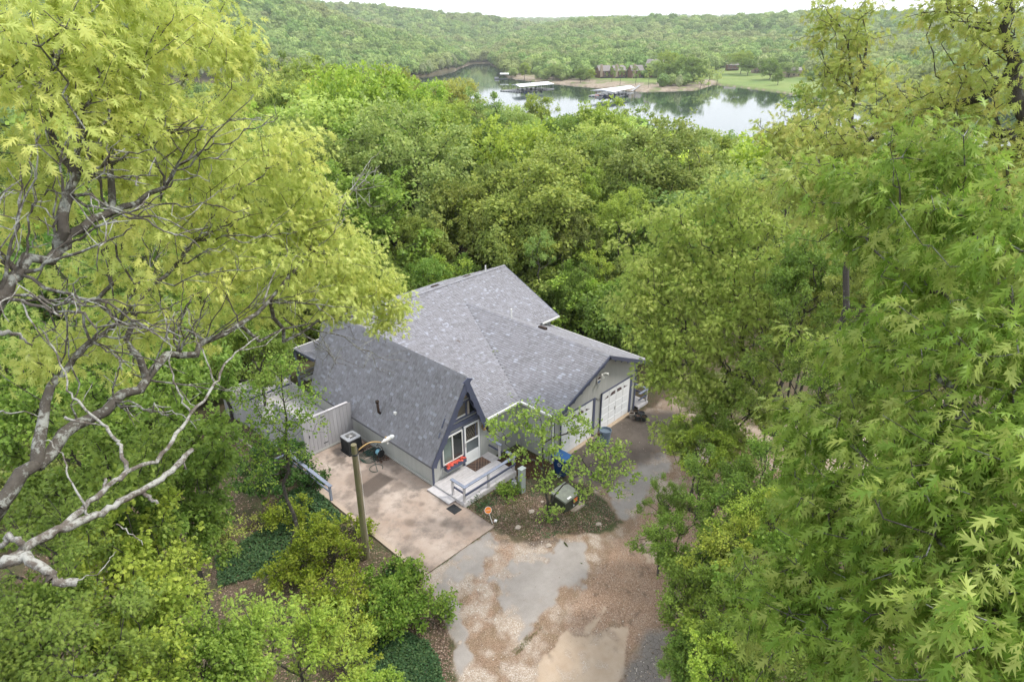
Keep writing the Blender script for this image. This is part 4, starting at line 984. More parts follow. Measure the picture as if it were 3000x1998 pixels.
MB().lathe(c+(0,0,.70), [(.284,0),(.29,.03),(.284,.06)], 24).build('band', MAT['can_grey'], t); MB().lathe(c+(0,0,.3), [(.001,0),(.22,0)], 20).build('rubbish', MAT['soil'], t)
for s in (-1,1): MB().tube([c+(s*.29,-.06,.74), c+(s*.35,-.05,.78), c+(s*.35,.05,.78), c+(s*.29,.06,.74)], .016, 6).build('handle', MAT['black'], t)
# ---- flower pots
def pot(c, r, h, mat, label, group, fill='soil', plant=False):
    t = empty('flower_pot', c, label, 'flower pot', group)
    MB().lathe(c, [(r*.68,0),(r*.95,h*.86),(r*1.06,h*.86),(r*1.06,h),(r*.92,h),(r*.9,h*.8),(.001,h*.8)], 18).build('pot', MAT[mat], t)
    MB().lathe(c+np.array([0,0,h*.8+.004]), [(.001,.01),(r*.88,0)], 14).build('soil', MAT[fill], t)
    if plant:
        m = MB()
        for i in range(14):
            a = rng.random()*6.28; q = c+np.array([0,0,h*.8]); m.tube([q, q+(.06*math.cos(a),.06*math.sin(a),.05), q+(.11*math.cos(a),.11*math.sin(a),.03+.05*rng.random())], [.006,.008,.002], 4)
        m.build('dry_stems', MAT['terracotta'], t)
gp = 'pots clustered at the garage corner'
for (ox, oy, mat, lab, fl, pl) in ((790,1100,'pot_pale','pale clay pot, the only light one in the cluster at the garage corner','soil',False),(845,1065,'pot_dark','dark pot at the back of the cluster, touching the garage corner','soil',False),
        (885,1140,'pot_dark','dark pot with dry stalks in the middle of the garage corner cluster','soil',True),(938,1095,'pot_dark','dark pot behind the outermost one in the garage corner cluster','far_dark',False),(980,1150,'pot_dark','outermost dark pot of the garage corner cluster','soil',False)):
    p = at(1700+ox/5.227, 1000+oy/5.227, z=-.30); pot(np.array([p[0], p[1], -.545]), .17 if mat == 'pot_dark' else .15, .27, mat, lab, gp, fl, pl)
for (ox, oy, lab, mt) in ((1490,850,'pale pot with dark soil beside the trash can','pot_pale'),(1540,740,'brown pot behind the trash can against the garage wall','terracotta')):
    p = at(1560+ox/7.84, 1180+oy/7.84, z=-.35); pot(np.array([p[0], p[1], -.54]), .16, .24, mt, lab, 'pots by the trash can')
# ---- transformer cabinet
c = np.array([3.22,-4.62,-.36]); t = empty('transformer_cabinet', c, 'dark green metal transformer cabinet on a concrete pad', 'transformer')
MB().box(c+(-.62,-.62,-.05), c+(.62,.50,.06)).build('pad', MAT['wood_sill'] if False else MAT['rock'], t)
MB().box(c+(-.46,-.42,.061), c+(.46,.36,.60)).build('body', MAT['cabinet_green'], t)
MB().add([c+(-.50,-.46,.60), c+(.50,-.46,.60), c+(.50,.40,.72), c+(-.50,.40,.72), c+(-.48,-.44,.66), c+(.48,-.44,.66), c+(.48,.38,.77), c+(-.48,.38,.77)], [(0,3,2,1),(4,5,6,7),(0,1,5,4),(1,2,6,5),(2,3,7,6),(3,0,4,7)]).build('lid', MAT['cabinet_top'], t)
MB().box(c+(-.012,-.432,.10), c+(.012,-.421,.58)).build('door_seam', MAT['black'], t)
MB().box(c+(.10,-.43,.30), c+(.34,-.422,.50)).build('warning_label', MAT['orange_red'], t)
MB().add([c+(-.24,-.40,.672), c+(-.02,-.40,.672), c+(-.02,-.32,.683), c+(-.24,-.32,.683)], [(0,1,2,3)]).build('white_label', MAT['paper_white'], t)
MB().box(c+(.08,-.45,.15), c+(.13,-.421,.22)).build('padlock', MAT['lamp_metal'], t)
# ---- round orange yard sign
b_ = G(1445, 1535); dsc = at(1430, 1494, y=b_[1]+.03); t = empty('yard_sign', b_, 'round orange security sign with white word on a thin stake', 'sign')
dsc = np.array([b_[0]-.14, b_[1]+.06, .52]); dsc = at(1430, 1494, z=.50); 
MB().tube([b_-(0,0,.1), dsc+(.02,.02,.0)], .010, 6).build('stake', MAT['paper_white'], t)
fx = np.array([-.45,-.75,.48]); fx /= np.linalg.norm(fx); ux = np.cross([0,0,1.], fx); ux /= np.linalg.norm(ux); vx = np.cross(fx, ux)
ux, vx = ux, vx
def dsk(r, o0, th, mat, nm):
    P = [dsc+ux*r*math.cos(a)+vx*r*math.sin(a)+fx*o0 for a in np.linspace(0,2*math.pi,32,endpoint=False)]; return MB().prism(P, fx*th).build(nm, MAT[mat], t)
dsk(.145,0,.008,'paper_white','sign_rim'); dsk(.13,.0085,.003,'orange','sign_face')
o = text('vivint', .095, (0,0,0), (0,0,0), 'paper_white', t, 'lettering', .002)
Rm = Matrix(((ux[0],vx[0],fx[0]),(ux[1],vx[1],fx[1]),(ux[2],vx[2],fx[2]))).to_4x4(); o.matrix_local = Matrix.Translation(Vector(dsc+fx*.0135-b_))@Rm
# ---- small loose things
def loose_box(name, c, s, mat, label, cat, rz=0):
    m = MB(); ca_, sa_ = math.cos(rz), math.sin(rz)
    P = []
    for z in (0, s[2]):
        k_ = 1 if z == 0 else .86
        for a, b in ((-1,-1),(1,-1),(1,1),(-1,1)):
            x, y = a*s[0]/2*k_, b*s[1]/2*k_; P.append((c[0]+x*ca_-y*sa_, c[1]+x*sa_+y*ca_, c[2]+z))
    m.add(P, [(0,3,2,1),(4,5,6,7),(0,1,5,4),(1,2,6,5),(2,3,7,6),(3,0,4,7)])
    return tag(m.build(name, MAT[mat], bevel=.008), label, cat)
loose_box('white_cap', G(1452,1527), (.13,.12,.06), 'paper_white', 'small white plastic cap on the ground near the orange sign', 'cap', .5)
loose_box('white_cap', G(1637,1396), (.12,.12,.08), 'paper_white', 'white plastic cap on the mulch beside the blue bin wheel', 'cap', .2)
loose_box('downspout_piece', G(600+1535/2.42, 1350+1172/2.42)+(0,0,.02), (.10,.34,.07), 'dark_metal', 'short black piece of pipe lying under the shrubs by the drive', 'pipe', -.5)
loose_box('board', G(672,1472)+(0,0,.01), (.9,.8,.03), 'terracotta', 'weathered brown plywood sheet lying in the dead leaves', 'board', .5)
def rock(c, r, label, seed):
    rr = np.random.default_rng(seed); prof = []
    V = []; Fs = []; k = 9; L = [(-.1,.75),(.25,1.0),(.55,.8),(.75,.35)]
    for z, q in L:
        for j in range(k): a = 2*math.pi*j/k; d_ = q*r*(.8+.4*rr.random()); V.append((c[0]+d_*math.cos(a)*1.2, c[1]+d_*math.sin(a), c[2]+z*r*.8))
    V.append((c[0], c[1], c[2]+r*.68))
    for i in range(3):
        for j in range(k): Fs.append((i*k+j, i*k+(j+1)%k, (i+1)*k+(j+1)%k, (i+1)*k+j))
    for j in range(k): Fs.append((3*k+j, 3*k+(j+1)%k, 4*k))
    tag(MB().add(V, Fs).build('rock', MAT['rock']), label, 'rock', 'rocks in the yard')
for u, v, r, lab, sd in ((1518,1546,.13,'orange-tinted stone on bare soil below the small tree',1),(1753,1536,.11,'pale stone at the gravel edge right of the small tree',2),(1557,1499,.12,'flat pale stone in the leaf litter left of the trunk',3),
                         (1607,1598,.10,'tan stone in the dark soil at the edge of the grey asphalt',4),(1588,1470,.07,'small stone between deck post and tree trunk',5),(1347,1882,.08,'small stone by the edge of the drive at the bottom',6)):
    rock(G(u, v), r, lab, sd)
# ================================================================ trees
def nrm(a): return a/(np.linalg.norm(a, axis=-1, keepdims=True)+1e-9)
def grow(attr, fixed, fpar, bf=.35):
    """joins scattered crown points to a few given limb points by short, short-pathed links"""
    P = list(map(np.array, fixed)); par = list(fpar); n = len(attr); attr = np.asarray(attr, float)
    pl = [0.]*len(P)
    for i, p in enumerate(par):
        if p >= 0: pl[i] = pl[p]+np.linalg.norm(P[i]-P[p])
    best = np.full(n, 1e18); bp = np.zeros(n, int)
    for i in range(len(P)):
        c = np.linalg.norm(attr-P[i], axis=1)+bf*pl[i]; mk = c < best; best[mk] = c[mk]; bp[mk] = i
    left = np.ones(n, bool)
    for _ in range(n):
        j = int(np.argmin(np.where(left, best, 1e18))); left[j] = False
        k = len(P); P.append(attr[j]); par.append(int(bp[j])); pl.append(pl[bp[j]]+np.linalg.norm(attr[j]-P[bp[j]]))
        c = np.linalg.norm(attr-attr[j], axis=1)+bf*pl[k]; mk = left & (c < best); best[mk] = c[mk]; bp[mk] = k
    return np.array(P), np.array(par)
def radii(P, par, tip=.006, ex=2.3, minr=None, scale=1.0):
    n = len(P); a = np.zeros(n); kids = np.zeros(n, int)
    for i in range(n):
        if par[i] >= 0: kids[par[i]] += 1
    order = list(range(n-1, -1, -1))
    for i in order:
        if kids[i] == 0: a[i] = tip**ex
        if par[i] >= 0: a[par[i]] += a[i]+ (tip*.25)**ex
    r = a**(1/ex)*scale
    if minr is not None:
        for i, m in minr.items(): r[i] = max(r[i], m)
    return r
def limbs_mesh(P, par, r, rmin=.0, rs=None, crook=.06, seed=0):
    """tapered crooked tubes for all links thicker than rmin"""
    rg = np.random.default_rng(seed); Vs = []; Fs = []; n0 = 0
    ch = np.nonzero((par >= 0) & (r >= rmin))[0]
    for cls, k, sub in (((.05, 9), 8, 3), ((.018, .05), 5, 2), ((0, .018), 3, 1)):
        e = ch[(r[ch] >= cls[0]) & (r[ch] < cls[1])]
        if not len(e): continue
        A_ = P[par[e]]; B_ = P[e]; ra = np.minimum(r[par[e]], r[e]*1.45); rb = r[e]
        d = nrm(B_-A_); L = np.linalg.norm(B_-A_, axis=1, keepdims=True)
        x = nrm(np.cross(d, np.where(np.abs(d[:, 2:3]) < .9, [[0, 0, 1.]], [[1., 0, 0]]))); y = np.cross(d, x)
        A_ = A_-d*ra[:, None]*.4; B_ = B_+d*rb[:, None]*.4; crk = crook*(1.6 if cls[0] >= .05 else 1); offs = [np.zeros_like(A_)]+[(x*rg.normal(size=(len(e), 1))+y*rg.normal(size=(len(e), 1)))*L*crk for _ in range(sub-1)]+[np.zeros_like(A_)]
        ring = []
        for s in range(sub+1):
            f = s/sub; c = A_*(1-f)+B_*f+offs[s]; rr = (ra*(1-f)+rb*f)[:, None]
            for j in range(k):
                a = 2*math.pi*j/k; ring.append(c+(x*math.cos(a)+y*math.sin(a))*rr)
        V = np.stack(ring, 1); m = V.shape[1]; Vs.append(V.reshape(-1, 3))
        q = np.array([(s*k+j, s*k+(j+1) % k, (s+1)*k+(j+1) % k, (s+1)*k+j) for s in range(sub) for j in range(k)])
        Fs.append((q[None]+(np.arange(len(e))*m)[:, None, None]+n0).reshape(-1, 4)); n0 += V.shape[0]*m
    return np.vstack(Vs), np.vstack(Fs)
LEAF = {
 'quad': ([(0,0,0),(.36,.5,-.03),(0,1,-.14),(-.36,.5,-.03)], [(0,1,2),(0,2,3)]),
 'oval': ([(0,0,0),(.30,.28,.03),(.34,.58,0),(0,1,-.16),(-.34,.58,0),(-.30,.28,.03)], [(0,1,2),(0,2,3),(0,3,4),(0,4,5)]),
 'star': ([(0,0,0),(.42,.32,-.02),(.16,.42,.02),(.40,.78,-.08),(.0,1.02,-.14),(-.40,.78,-.08),(-.16,.42,.02),(-.42,.32,-.02)], [(0,1,2),(2,3,4),(0,2,4),(0,4,6),(6,4,5),(0,6,7)]),
 'oak': ([(0,0,0),(.08,.35,.02),(.085,.8,-.05),(0,1.12,-.20),(-.085,.8,-.05),(-.08,.35,.02),
          (.06,.20,.02),(.08,.40,.02),(.34,.46,-.03),(.08,.46,.01),(.085,.65,-.02),(.50,.84,-.12),(.085,.70,-.03),(.08,.86,-.06),(.28,1.05,-.18),
          (-.06,.20,.02),(-.08,.40,.02),(-.36,.42,-.03),(-.08,.46,.01),(-.085,.65,-.02),(-.48,.80,-.12),(-.085,.70,-.03),(-.08,.86,-.06),(-.30,1.02,-.18)],
         [(0,1,5),(1,2,4),(1,4,5),(2,3,4),(6,8,7),(9,11,10),(12,14,13),(15,16,17),(18,19,20),(21,22,23)]),
}
def leaf_frames(C, per, spread, size, axis=None, droop=.35, up=.5, seed=0, jit=.45):
    rg = np.random.default_rng(seed); n = len(C)*per
    c = np.repeat(C, per, 0); ax = np.repeat(axis, per, 0) if axis is not None else np.zeros((n, 3))
    o = rg.normal(size=(n, 3)); o = nrm(o)*rg.random((n, 1))**.5*spread
    D = nrm(nrm(o)*.8+ax*.8+rg.normal(size=(n, 3))*.45+np.array([0, 0, -droop]))
    N = rg.normal(size=(n, 3))*.55+np.array([0, 0, up])+ax*.4; N = nrm(N-D*np.sum(N*D, 1, keepdims=True)); X_ = np.cross(D, N)
    s = size*(1-jit+2*jit*rg.random((n, 1)))
    cv = np.repeat(rg.random(len(C)), per); lv = rg.random(n)
    return c+o, D, N, X_, s, lv, cv
def leaf_mesh(name, fr, shape, width=1.0):
    B_, T = LEAF[shape]; B_ = np.array(B_); T = np.array(T); O, D, N, X_, s, lv, cv = fr; n = len(O); k = len(B_)
    V = O[:, None]+s[:, None]*(X_[:, None]*B_[None, :, :1]*width+D[:, None]*B_[None, :, 1:2]+N[:, None]*B_[None, :, 2:])
    F_ = (T[None]+(np.arange(n)*k)[:, None, None]).reshape(-1, 3)
    return mesh_np(name, V.reshape(-1, 3), F_, {'lv': ('POINT', np.repeat(lv, k)), 'cv': ('POINT', np.repeat(cv, k))}, True)
def clumps(centre, rad, ncl, npc, cr, seed, shell=.62, low=-.55):
    """crown points in bunches over an uneven ellipsoid"""
    rg = np.random.default_rng(seed); out = []; ax = []
    d = nrm(rg.normal(size=(ncl*4, 3))); d = d[d[:, 2] > low][:ncl]
    lump = 1+.22*np.sin(d[:, 0]*3.1+seed)+.18*np.sin(d[:, 1]*4.3+seed*2)+.12*rg.normal(size=len(d))
    rr = (shell+(1-shell)*rg.random(len(d)))*lump
    cc = centre+d*rad*rr[:, None]
    for c, dd_ in zip(cc, d):
        m = int(npc*(.6+.8*rg.random())); o = rg.normal(size=(m, 3))*np.array([1, 1, .62])*cr*(.6+.7*rg.random())
        out.append(c+o); ax.append(np.repeat(dd_[None], m, 0))
    return np.vstack(out), np.vstack(ax)
def make_template(seed, Ht, R, ncl, npc, per, lsize, shape, trunk_r=.16, cz=.62, rz_=.40, cr=.55, lmat='leaf_obj', bmat='bark', rmin=.014, spread=.32, droop=.35, shell=.62, low=-.55, width=1.):
    rg = np.random.default_rng(seed); C = np.array([0, 0, Ht*cz]); pts, ax = clumps(C, np.array([R, R, Ht*rz_]), ncl, npc, cr, seed, shell, low)
    pts = pts[pts[:, 2] > Ht*.12]; ax = ax[:len(pts)]
    fx_ = [(0, 0, -.6), (0, 0, .1)]+[(rg.normal()*.02*Ht*f, rg.normal()*.02*Ht*f, Ht*f) for f in (.12, .24, .36, .46)]
    fp = [-1, 0, 1, 2, 3, 4]
    P, par = grow(pts, fx_, fp, .45); r = radii(P, par, .007, 2.2)
    sc_ = trunk_r/r[1]; r = r*np.where(r > .02, sc_, 1); r[0] = r[1]*1.25
    V, Fq = limbs_mesh(P, par, r, rmin, seed=seed)
    bm = mesh_np('trunk', V, Fq, None, True); bm.materials.append(MAT[bmat])
    ax = nrm(pts-C)
    lm = leaf_mesh('crown', leaf_frames(pts, per, spread, lsize, ax, droop, .8, seed), shape, width); lm.materials.append(MAT[lmat])
    return bm, lm, Ht, R
# medium-distance kinds
T = {
 'round': make_template(11, 12, 4.6, 70, 14, 11, .34, 'quad', cr=.62),
 'broad': make_template(12, 12, 5.4, 80, 14, 11, .34, 'quad', cz=.64, rz_=.36, cr=.62),
 'tall':  make_template(13, 12, 3.4, 60, 14, 11, .30, 'quad', cz=.58, rz_=.44, cr=.5),
 'loose': make_template(14, 12, 4.6, 24, 20, 10, .30, 'quad', cr=.5, rmin=.010),
 'dense': make_template(15, 12, 4.4, 80, 15, 11, .30, 'oval', shell=.7, cr=.6),
 'fine':  make_template(16, 12, 4.8, 74, 20, 12, .21, 'oval', cr=.5, rmin=.008),
 'oakf':  make_template(17, 12, 5.0, 76, 20, 11, .22, 'star', cr=.5, rmin=.007, spread=.26, droop=.5),
}
T['low'] = make_template(18, 5, 2.4, 40, 22, 11, .16, 'oval', trunk_r=.07, cz=.5, rz_=.46, cr=.35, rmin=.006, low=-.8, spread=.2)
def put_tree(kind, x, y, h, rad, col, label, group=None, name='tree', rz=None, sink=0.):
    col = np.array(col)*.62+.38*np.array([.22,.375,.07])*(np.sum(col)/.72); col = col*np.array([1.12,1.06,1.05]); bm, lm, Ht, R = T[kind]; z = float(H(x, y))-sink; hh = h
    t = empty(name, (x, y, z), label, 'tree', group, rz if rz is not None else random.random()*6.28)
    sx = rad/R; sz = min(max(hh/Ht, .8*sx), 1.2*sx); dz = hh-Ht*sz
    t.scale = (sx, sx, sz); t.location.z = z+dz
    if dz > .3: k_ = .05*sx*Ht/3; MB().tube([(0, 0, -dz/sz-.3), (0, 0, .15)], [.16*1.0, .13], 7).build('trunk', MAT['bark'], None).parent = t
    a = obj('trunk', bm, None, t); b = obj('crown', lm, None, t); b.color = (*col, 1); b['kind'] = 'stuff' if False else 'part'
    del b['kind']; return t
COLS = {'olive': (.275,.335,.105), 'bright': (.335,.425,.085), 'mid': (.200,.310,.075), 'pale': (.36,.45,.16), 'sage': (.27,.36,.145), 'cream': (.50,.56,.28), 'yellow': (.48,.52,.10),
        'orange': (.42,.36,.12), 'tan': (.45,.44,.19), 'dark': (.110,.205,.060), 'lime': (.35,.48,.10), 'dull': (.210,.270,.105)}
WORD = {'olive': 'olive green', 'bright': 'bright green', 'mid': 'medium green', 'pale': 'pale green', 'sage': 'sage green', 'cream': 'creamy pale green', 'yellow': 'yellow-green', 'orange': 'orange-brown', 'tan': 'tan-yellow', 'dark': 'dark green', 'lime': 'lime green', 'dull': 'dull green'}
# (column, top row, width px, distance, colour, kind, words) in the photograph's own pixels
K = 1.274
MID = [
 (610,125,110,150,'dull','loose','thin dull green tree half hidden by the big yellow oak, before the left hill'),
 (735,140,160,112,'olive','broad','wide olive tree between the yellow oak and the tallest bright green tree'),
 (668,182,110,95,'olive','round','olive tree just clear of the yellow oak, below the left hill'),
 (800,140,205,78,'bright','round','largest bright green tree of the left middle distance, with visible trunk'),
 (905,160,120,125,'olive','broad','olive crown right of the big bright green tree, under the inlet shore'),
 (965,178,110,115,'bright','round','bright green tree beside the orange-brown one near the inlet'),
 (1045,178,78,150,'orange','round','orange-brown crown standing against the water'),
 (1130,222,105,125,'sage','loose','pale loose tree in front of the left boat dock'),
 (1085,222,70,150,'pale','tall','narrow pale tree right of the orange-brown crown'),
 (1010,228,135,92,'bright','round','rounded bright green tree in the middle of the left slope'),
 (920,236,110,72,'sage','tall','tall sage tree right of the big bright green tree'),
 (870,262,95,70,'mid','round','medium green tree beneath the big bright green tree'),
 (1040,288,160,62,'bright','round','bright green tree with layered crown in the left middle forest'),
 (868,335,110,70,'sage','loose','sage tree behind the bare grey twigs of the yellow oak'),
 (960,300,110,80,'mid','dense','medium green tree between two bright ones on the left slope'),
 (1236,228,62,180,'bright','dense','small vivid green tree by the water between the two docks'),
 (1180,240,110,150,'pale','round','pale green crown in front of the gap between the docks'),
 (1372,242,160,112,'bright','broad','wide dome-shaped vivid green tree below the right dock'),
 (1300,262,100,110,'mid','round','medium green crown left of the wide vivid dome'),
 (1225,283,235,62,'bright','broad','very broad bright green tree in the centre of the forest'),
 (1392,318,115,58,'mid','round','green tree with dark limbs right of the very broad central tree'),
 (1468,288,82,84,'cream','tall','creamy pale tree standing out right of centre'),
 (1500,345,70,76,'cream','tall','shorter creamy tree at the foot of the tall creamy one'),
 (1520,298,95,100,'lime','round','lime green crown behind the creamy trees'),
 (1585,292,120,120,'olive','broad','olive crown against the water right of the creamy tree'),
 (1455,262,90,130,'sage','loose','pale loose crown between the vivid dome and the lake'),
 (1528,385,112,60,'dark','dense','round dark green tree right of the creamy trees'),
 (1600,350,95,82,'tan','loose','tan-yellow tree behind the dark round tree'),
 (1655,300,105,125,'pale','round','pale green crown directly below the open water'),
 (1720,318,100,110,'sage','loose','thin sage crown at the edge of the open water'),
 (1690,345,125,86,'lime','round','lime tree below the open water'),
 (1745,352,100,70,'yellow','loose','yellow tree left of the tall trunked tree by the lake'),
 (1140,373,115,50,'olive','oakf','olive-brown crown rising over the centre of the forest'),
 (1050,420,200,47,'olive','oakf','big olive oak left behind the house roof'),
 (1180,452,190,45,'olive','oakf','big olive oak centred behind the roof'),
 (930,375,150,56,'dark','dense','dark green tree left of the big olive oak'),
 (870,440,120,50,'mid','fine','green tree beside the lower twigs of the yellow oak'),
 (950,500,120,43,'olive','oakf','olive tree left behind the house, low crown'),
 (1290,470,150,46,'dull','oakf','dull green oak with bare dead limbs behind the roof peak'),
 (1345,400,120,52,'bright','fine','bright green crown behind the dull oak'),
 (1430,440,105,44,'lime','fine','light green tree at the left edge of the large oak on the right'),
 (1375,580,90,41,'lime','loose','thin lime sapling tree behind the right roof slope'),
 (1240,540,80,41,'sage','loose','pale-leaved slender tree with a white stem behind the roof peak'),
 (1440,455,120,55,'bright','fine','bright crown between the dark round tree and the right oak'),
 (990,600,120,40,'mid','fine','green tree tight behind the left end of the main roof'),
 (1330,640,110,40,'mid','fine','leafy undergrowth tree behind the right roof corner'),
 (1420,700,110,38,'mid','fine','green tree in the gap right of the roof eave'),
 (1560,520,120,50,'olive','oakf','olive tree left of centre of the right hand forest'),
 (880,600,90,38,'mid','fine','green understory tree left of the house beneath the yellow oak'),
]
for (X_, Y_, W_, d_, c_, k_, lab) in MID:
    u, v = X_*K, Y_*K; tp = far(u, v, d_); z0 = float(H(tp[0], tp[1])); R_ = W_*K*math.hypot(d_, CAM[2]-tp[2])/2100/2*1.08; h = max(tp[2]-z0, 5.0)
    col = np.array(COLS[c_])*(.9+.2*rng.random(3)*np.array([1, 1, 1])); put_tree(k_, tp[0], tp[1], h*1.0, max(R_, 1.2), col, lab, name='tree')
# fill the wooded slope between the house and the lake
fill = []; cs = list(COLS); pw_ = np.array([.18,.13,.16,.10,.10,.02,.04,.01,.03,.06,.07,.10]); pw_ /= pw_.sum()
placed = [(o.location.x, o.location.y, o.scale[0]*4.6) for o in COL.objects if o.name.startswith('tree') and o.parent is None]
MANUAL_XY = np.array(placed); tries = 0
cand = []
r1 = np.random.default_rng(99); cells = {}
def _far_enough(x, y, sp):
    cx, cy = int(x//8), int(y//8)
    for i in (-1, 0, 1):
        for j in (-1, 0, 1):
            for q in cells.get((cx+i, cy+j), ()):
                if (x-q[0])**2+(y-q[1])**2 < sp*sp: return False
    return True
NT_ = 16000; s_a = 39+(r1.random(NT_)**.8)*330; a_a = r1.uniform(-.86, .86, NT_)
x_a = CAM[0]+s_a*(F2[0]*np.cos(a_a)+R2[0]*np.sin(a_a)); y_a = CAM[1]+s_a*(F2[1]*np.cos(a_a)+R2[1]*np.sin(a_a)); z_a = H(x_a, y_a)
for x, y, z, s in zip(x_a.tolist(), y_a.tolist(), z_a.tolist(), s_a.tolist()):
    if y < 12 and -9 < x < 14.5: continue
    if x > 11 and y < 1.5 and x < 46: continue
    if z < WATER+.8: continue
    sp = 5.5+s*.008
    if x < 22 and y > 11 and _far_enough(x, y, sp*1.0) is None: continue
    if _far_enough(x, y, sp) and np.min(np.hypot(MANUAL_XY[:, 0]-x, MANUAL_XY[:, 1]-y)) > 2.5:
        cand.append((x, y, z, s)); cells.setdefault((int(x//8), int(y//8)), []).append((x, y))
cand.sort(key=lambda q: q[3])
def vis(x, y, z):
    v = np.array([x, y, z])-CAM; zz = v@_fw
    return 1500+F_PX*(v@_rt)/zz, 999-F_PX*(v@_up)/zz
fill_pts = []; nf = 0
ktypes = ['round', 'broad', 'tall', 'loose', 'dense']
for (x, y, z, s) in cand:
    u, v = vis(x, y, z+9)
    if not (-250 < u < 3250): continue
    cn = fbm(x, y, 40, 77); c_ = cs[int(r1.choice(12, p=pw_))]
    h = r1.uniform(8.5, 14)
    # keep the sight lines to the lake open
    row = np.interp(u, [700, 1150, 1300, 1370, 1500, 1650, 1830, 1950, 2050, 2250, 2400, 3000], [190, 215, 250, 290, 318, 318, 322, 350, 392, 408, 330, 300])
    for _ in range(8):
        if vis(x, y, z+h*1.02)[1] < row: h *= .9
    if h < 5: continue
    rad = r1.uniform(3.9, 5.8)*(h/11)**.5
    col = np.array(COLS[c_])*r1.uniform(.85, 1.15, 3)
    if nf < 210:
        k_ = ktypes[int(r1.integers(5))] if s > 60 else ['fine', 'oakf', 'fine', 'round'][int(r1.integers(4))]
        zn_ = ['beyond the yellow oak', 'behind the left end of the roof', 'behind the roof peak', 'behind the garage roof', 'behind the spreading oak', 'beyond the near right oak'][int(np.searchsorted([760, 1150, 1500, 1850, 2400], u))]
        dp_ = ['close to the house', 'on the upper slope', 'halfway to the lake', 'near the lake shore'][int(np.searchsorted([62, 100, 170], s))]
        kw_ = {'round': 'round-crowned', 'broad': 'broad', 'tall': 'narrow', 'loose': 'loose', 'dense': 'dense', 'fine': 'fine-leaved', 'oakf': 'oak-like'}[k_]
        o_t = put_tree(k_, x, y, h, rad, col, '%s %s tree %s %s' % (kw_, WORD[c_], dp_, zn_), 'trees of the wood between house and lake', rz=r1.random()*6.28); o_t['_u'] = float(u); nf += 1
    else: fill_pts.append((x, y, z, h, rad, col, int(r1.integers(5))))
UND = [(x, y) for x, y in ((9,14.5),(11.5,13.6),(14,13.2),(16.2,11.6),(17.6,9.6),(18.2,7.2),(18,4.8),(17.4,2.6),(19.6,11.9),(20.6,8.8),(21,5.6),(21,3.2),(6,15),(3,15.8),(0,17),(-3,18.5),(-6,19),(13,17),(17,15.5),(22,13),(24,9.5),(24.5,6),(9,18.5),(5,19.5),(20,17),(26,12.5),(27.5,8),(28,4.8),(31,7),(34,5.5),(-9,16.5),(-12,14))]
for i, (x, y) in enumerate(UND):
    c_ = ['mid', 'bright', 'mid', 'dull', 'olive', 'mid', 'bright'][i % 7]; h_ = r1.uniform(3.6, 5.6) if y > 13 or x < 19 else r1.uniform(4.5, 7)
    o_t = put_tree('low', x, y, h_, r1.uniform(1.9, 2.6), np.array(COLS[c_])*r1.uniform(.9, 1.1, 3), '%s young tree in the undergrowth %s' % (WORD[c_], 'left behind the house' if x < 4 else 'right beyond the garage' if x > 15 and y < 11 else 'close behind the house'), 'young trees close behind the house', name='tree'); o_t['_u'] = float(vis(x, y, 0)[0])
def single_out():
    by = {}
    for o in COL.objects:
        if '_u' in o: by.setdefault(o['label'], []).append(o)
    W1 = ['leftmost', 'second from left', 'third from left', 'fourth from left', 'fifth from left', 'sixth from left', 'seventh from left', 'eighth from left']
    for lb, os_ in by.items():
        if 1 < len(os_) <= 8:
            os_.sort(key=lambda o: o['_u'])
            for i, o in enumerate(os_): o['label'] = ('rightmost ' if i == len(os_)-1 else W1[i]+' ')+lb
    for os_ in by.values():
        for o in os_: del o['_u']
single_out()
# ---------------------------------------------------------------- distant wood: one object, instanced crowns
def far_crown(seed):
    rg = np.random.default_rng(seed); bmx = __import__('bmesh').new(); import bmesh
    bmesh.ops.create_icosphere(bmx, subdivisions=4, radius=1.0)
    co = np.array([v.co[:] for v in bmx.verts]); fc = np.array([[v.index for v in f.verts] for f in bmx.faces]); bmx.free()
    cl = nrm(rg.normal(size=(26, 3))); f = np.zeros(len(co))
    for c in cl: f = np.maximum(f, np.clip(1-np.linalg.norm(co-c, axis=1)/.55, 0, 1)**.7)
    r_ = .64+.42*f+.03*rg.normal(size=len(co)); V = co*r_[:, None]*np.array([1, 1, .78]); V[:, 2] += .45
    n = 330; d = nrm(rg.normal(size=(n, 3))); d = d[d[:, 2] > -.45]; f2 = np.zeros(len(d))
    for c in cl: f2 = np.maximum(f2, np.clip(1-np.linalg.norm(d-c, axis=1)/.55, 0, 1)**.7)
    C = d*(.72+.34*f2)[:, None]*np.array([1, 1, .78])+np.array([0, 0, .45])
    O, D_, N_, X2, s_, lv, cv = leaf_frames(C, 1, .05, .12, d, .0, .7, seed)
    B_ = np.array(LEAF['quad'][0]); LV = (O[:, None]+s_[:, None]*(X2[:, None]*B_[None, :, :1]*1.6+D_[:, None]*B_[None, :, 1:2]+N_[:, None]*B_[None, :, 2:])).reshape(-1, 3)
    LF = (np.array(LEAF['quad'][1])[None]+(np.arange(len(O))*4)[:, None, None]).reshape(-1, 3)+len(V)
    lvv = np.concatenate([rg.random(len(V))*.6, np.repeat(lv, 4)]); me = mesh_np('far_crown', np.vstack([V, LV]), np.vstack([fc, LF]), {'lv': ('POINT', lvv)})
    return me
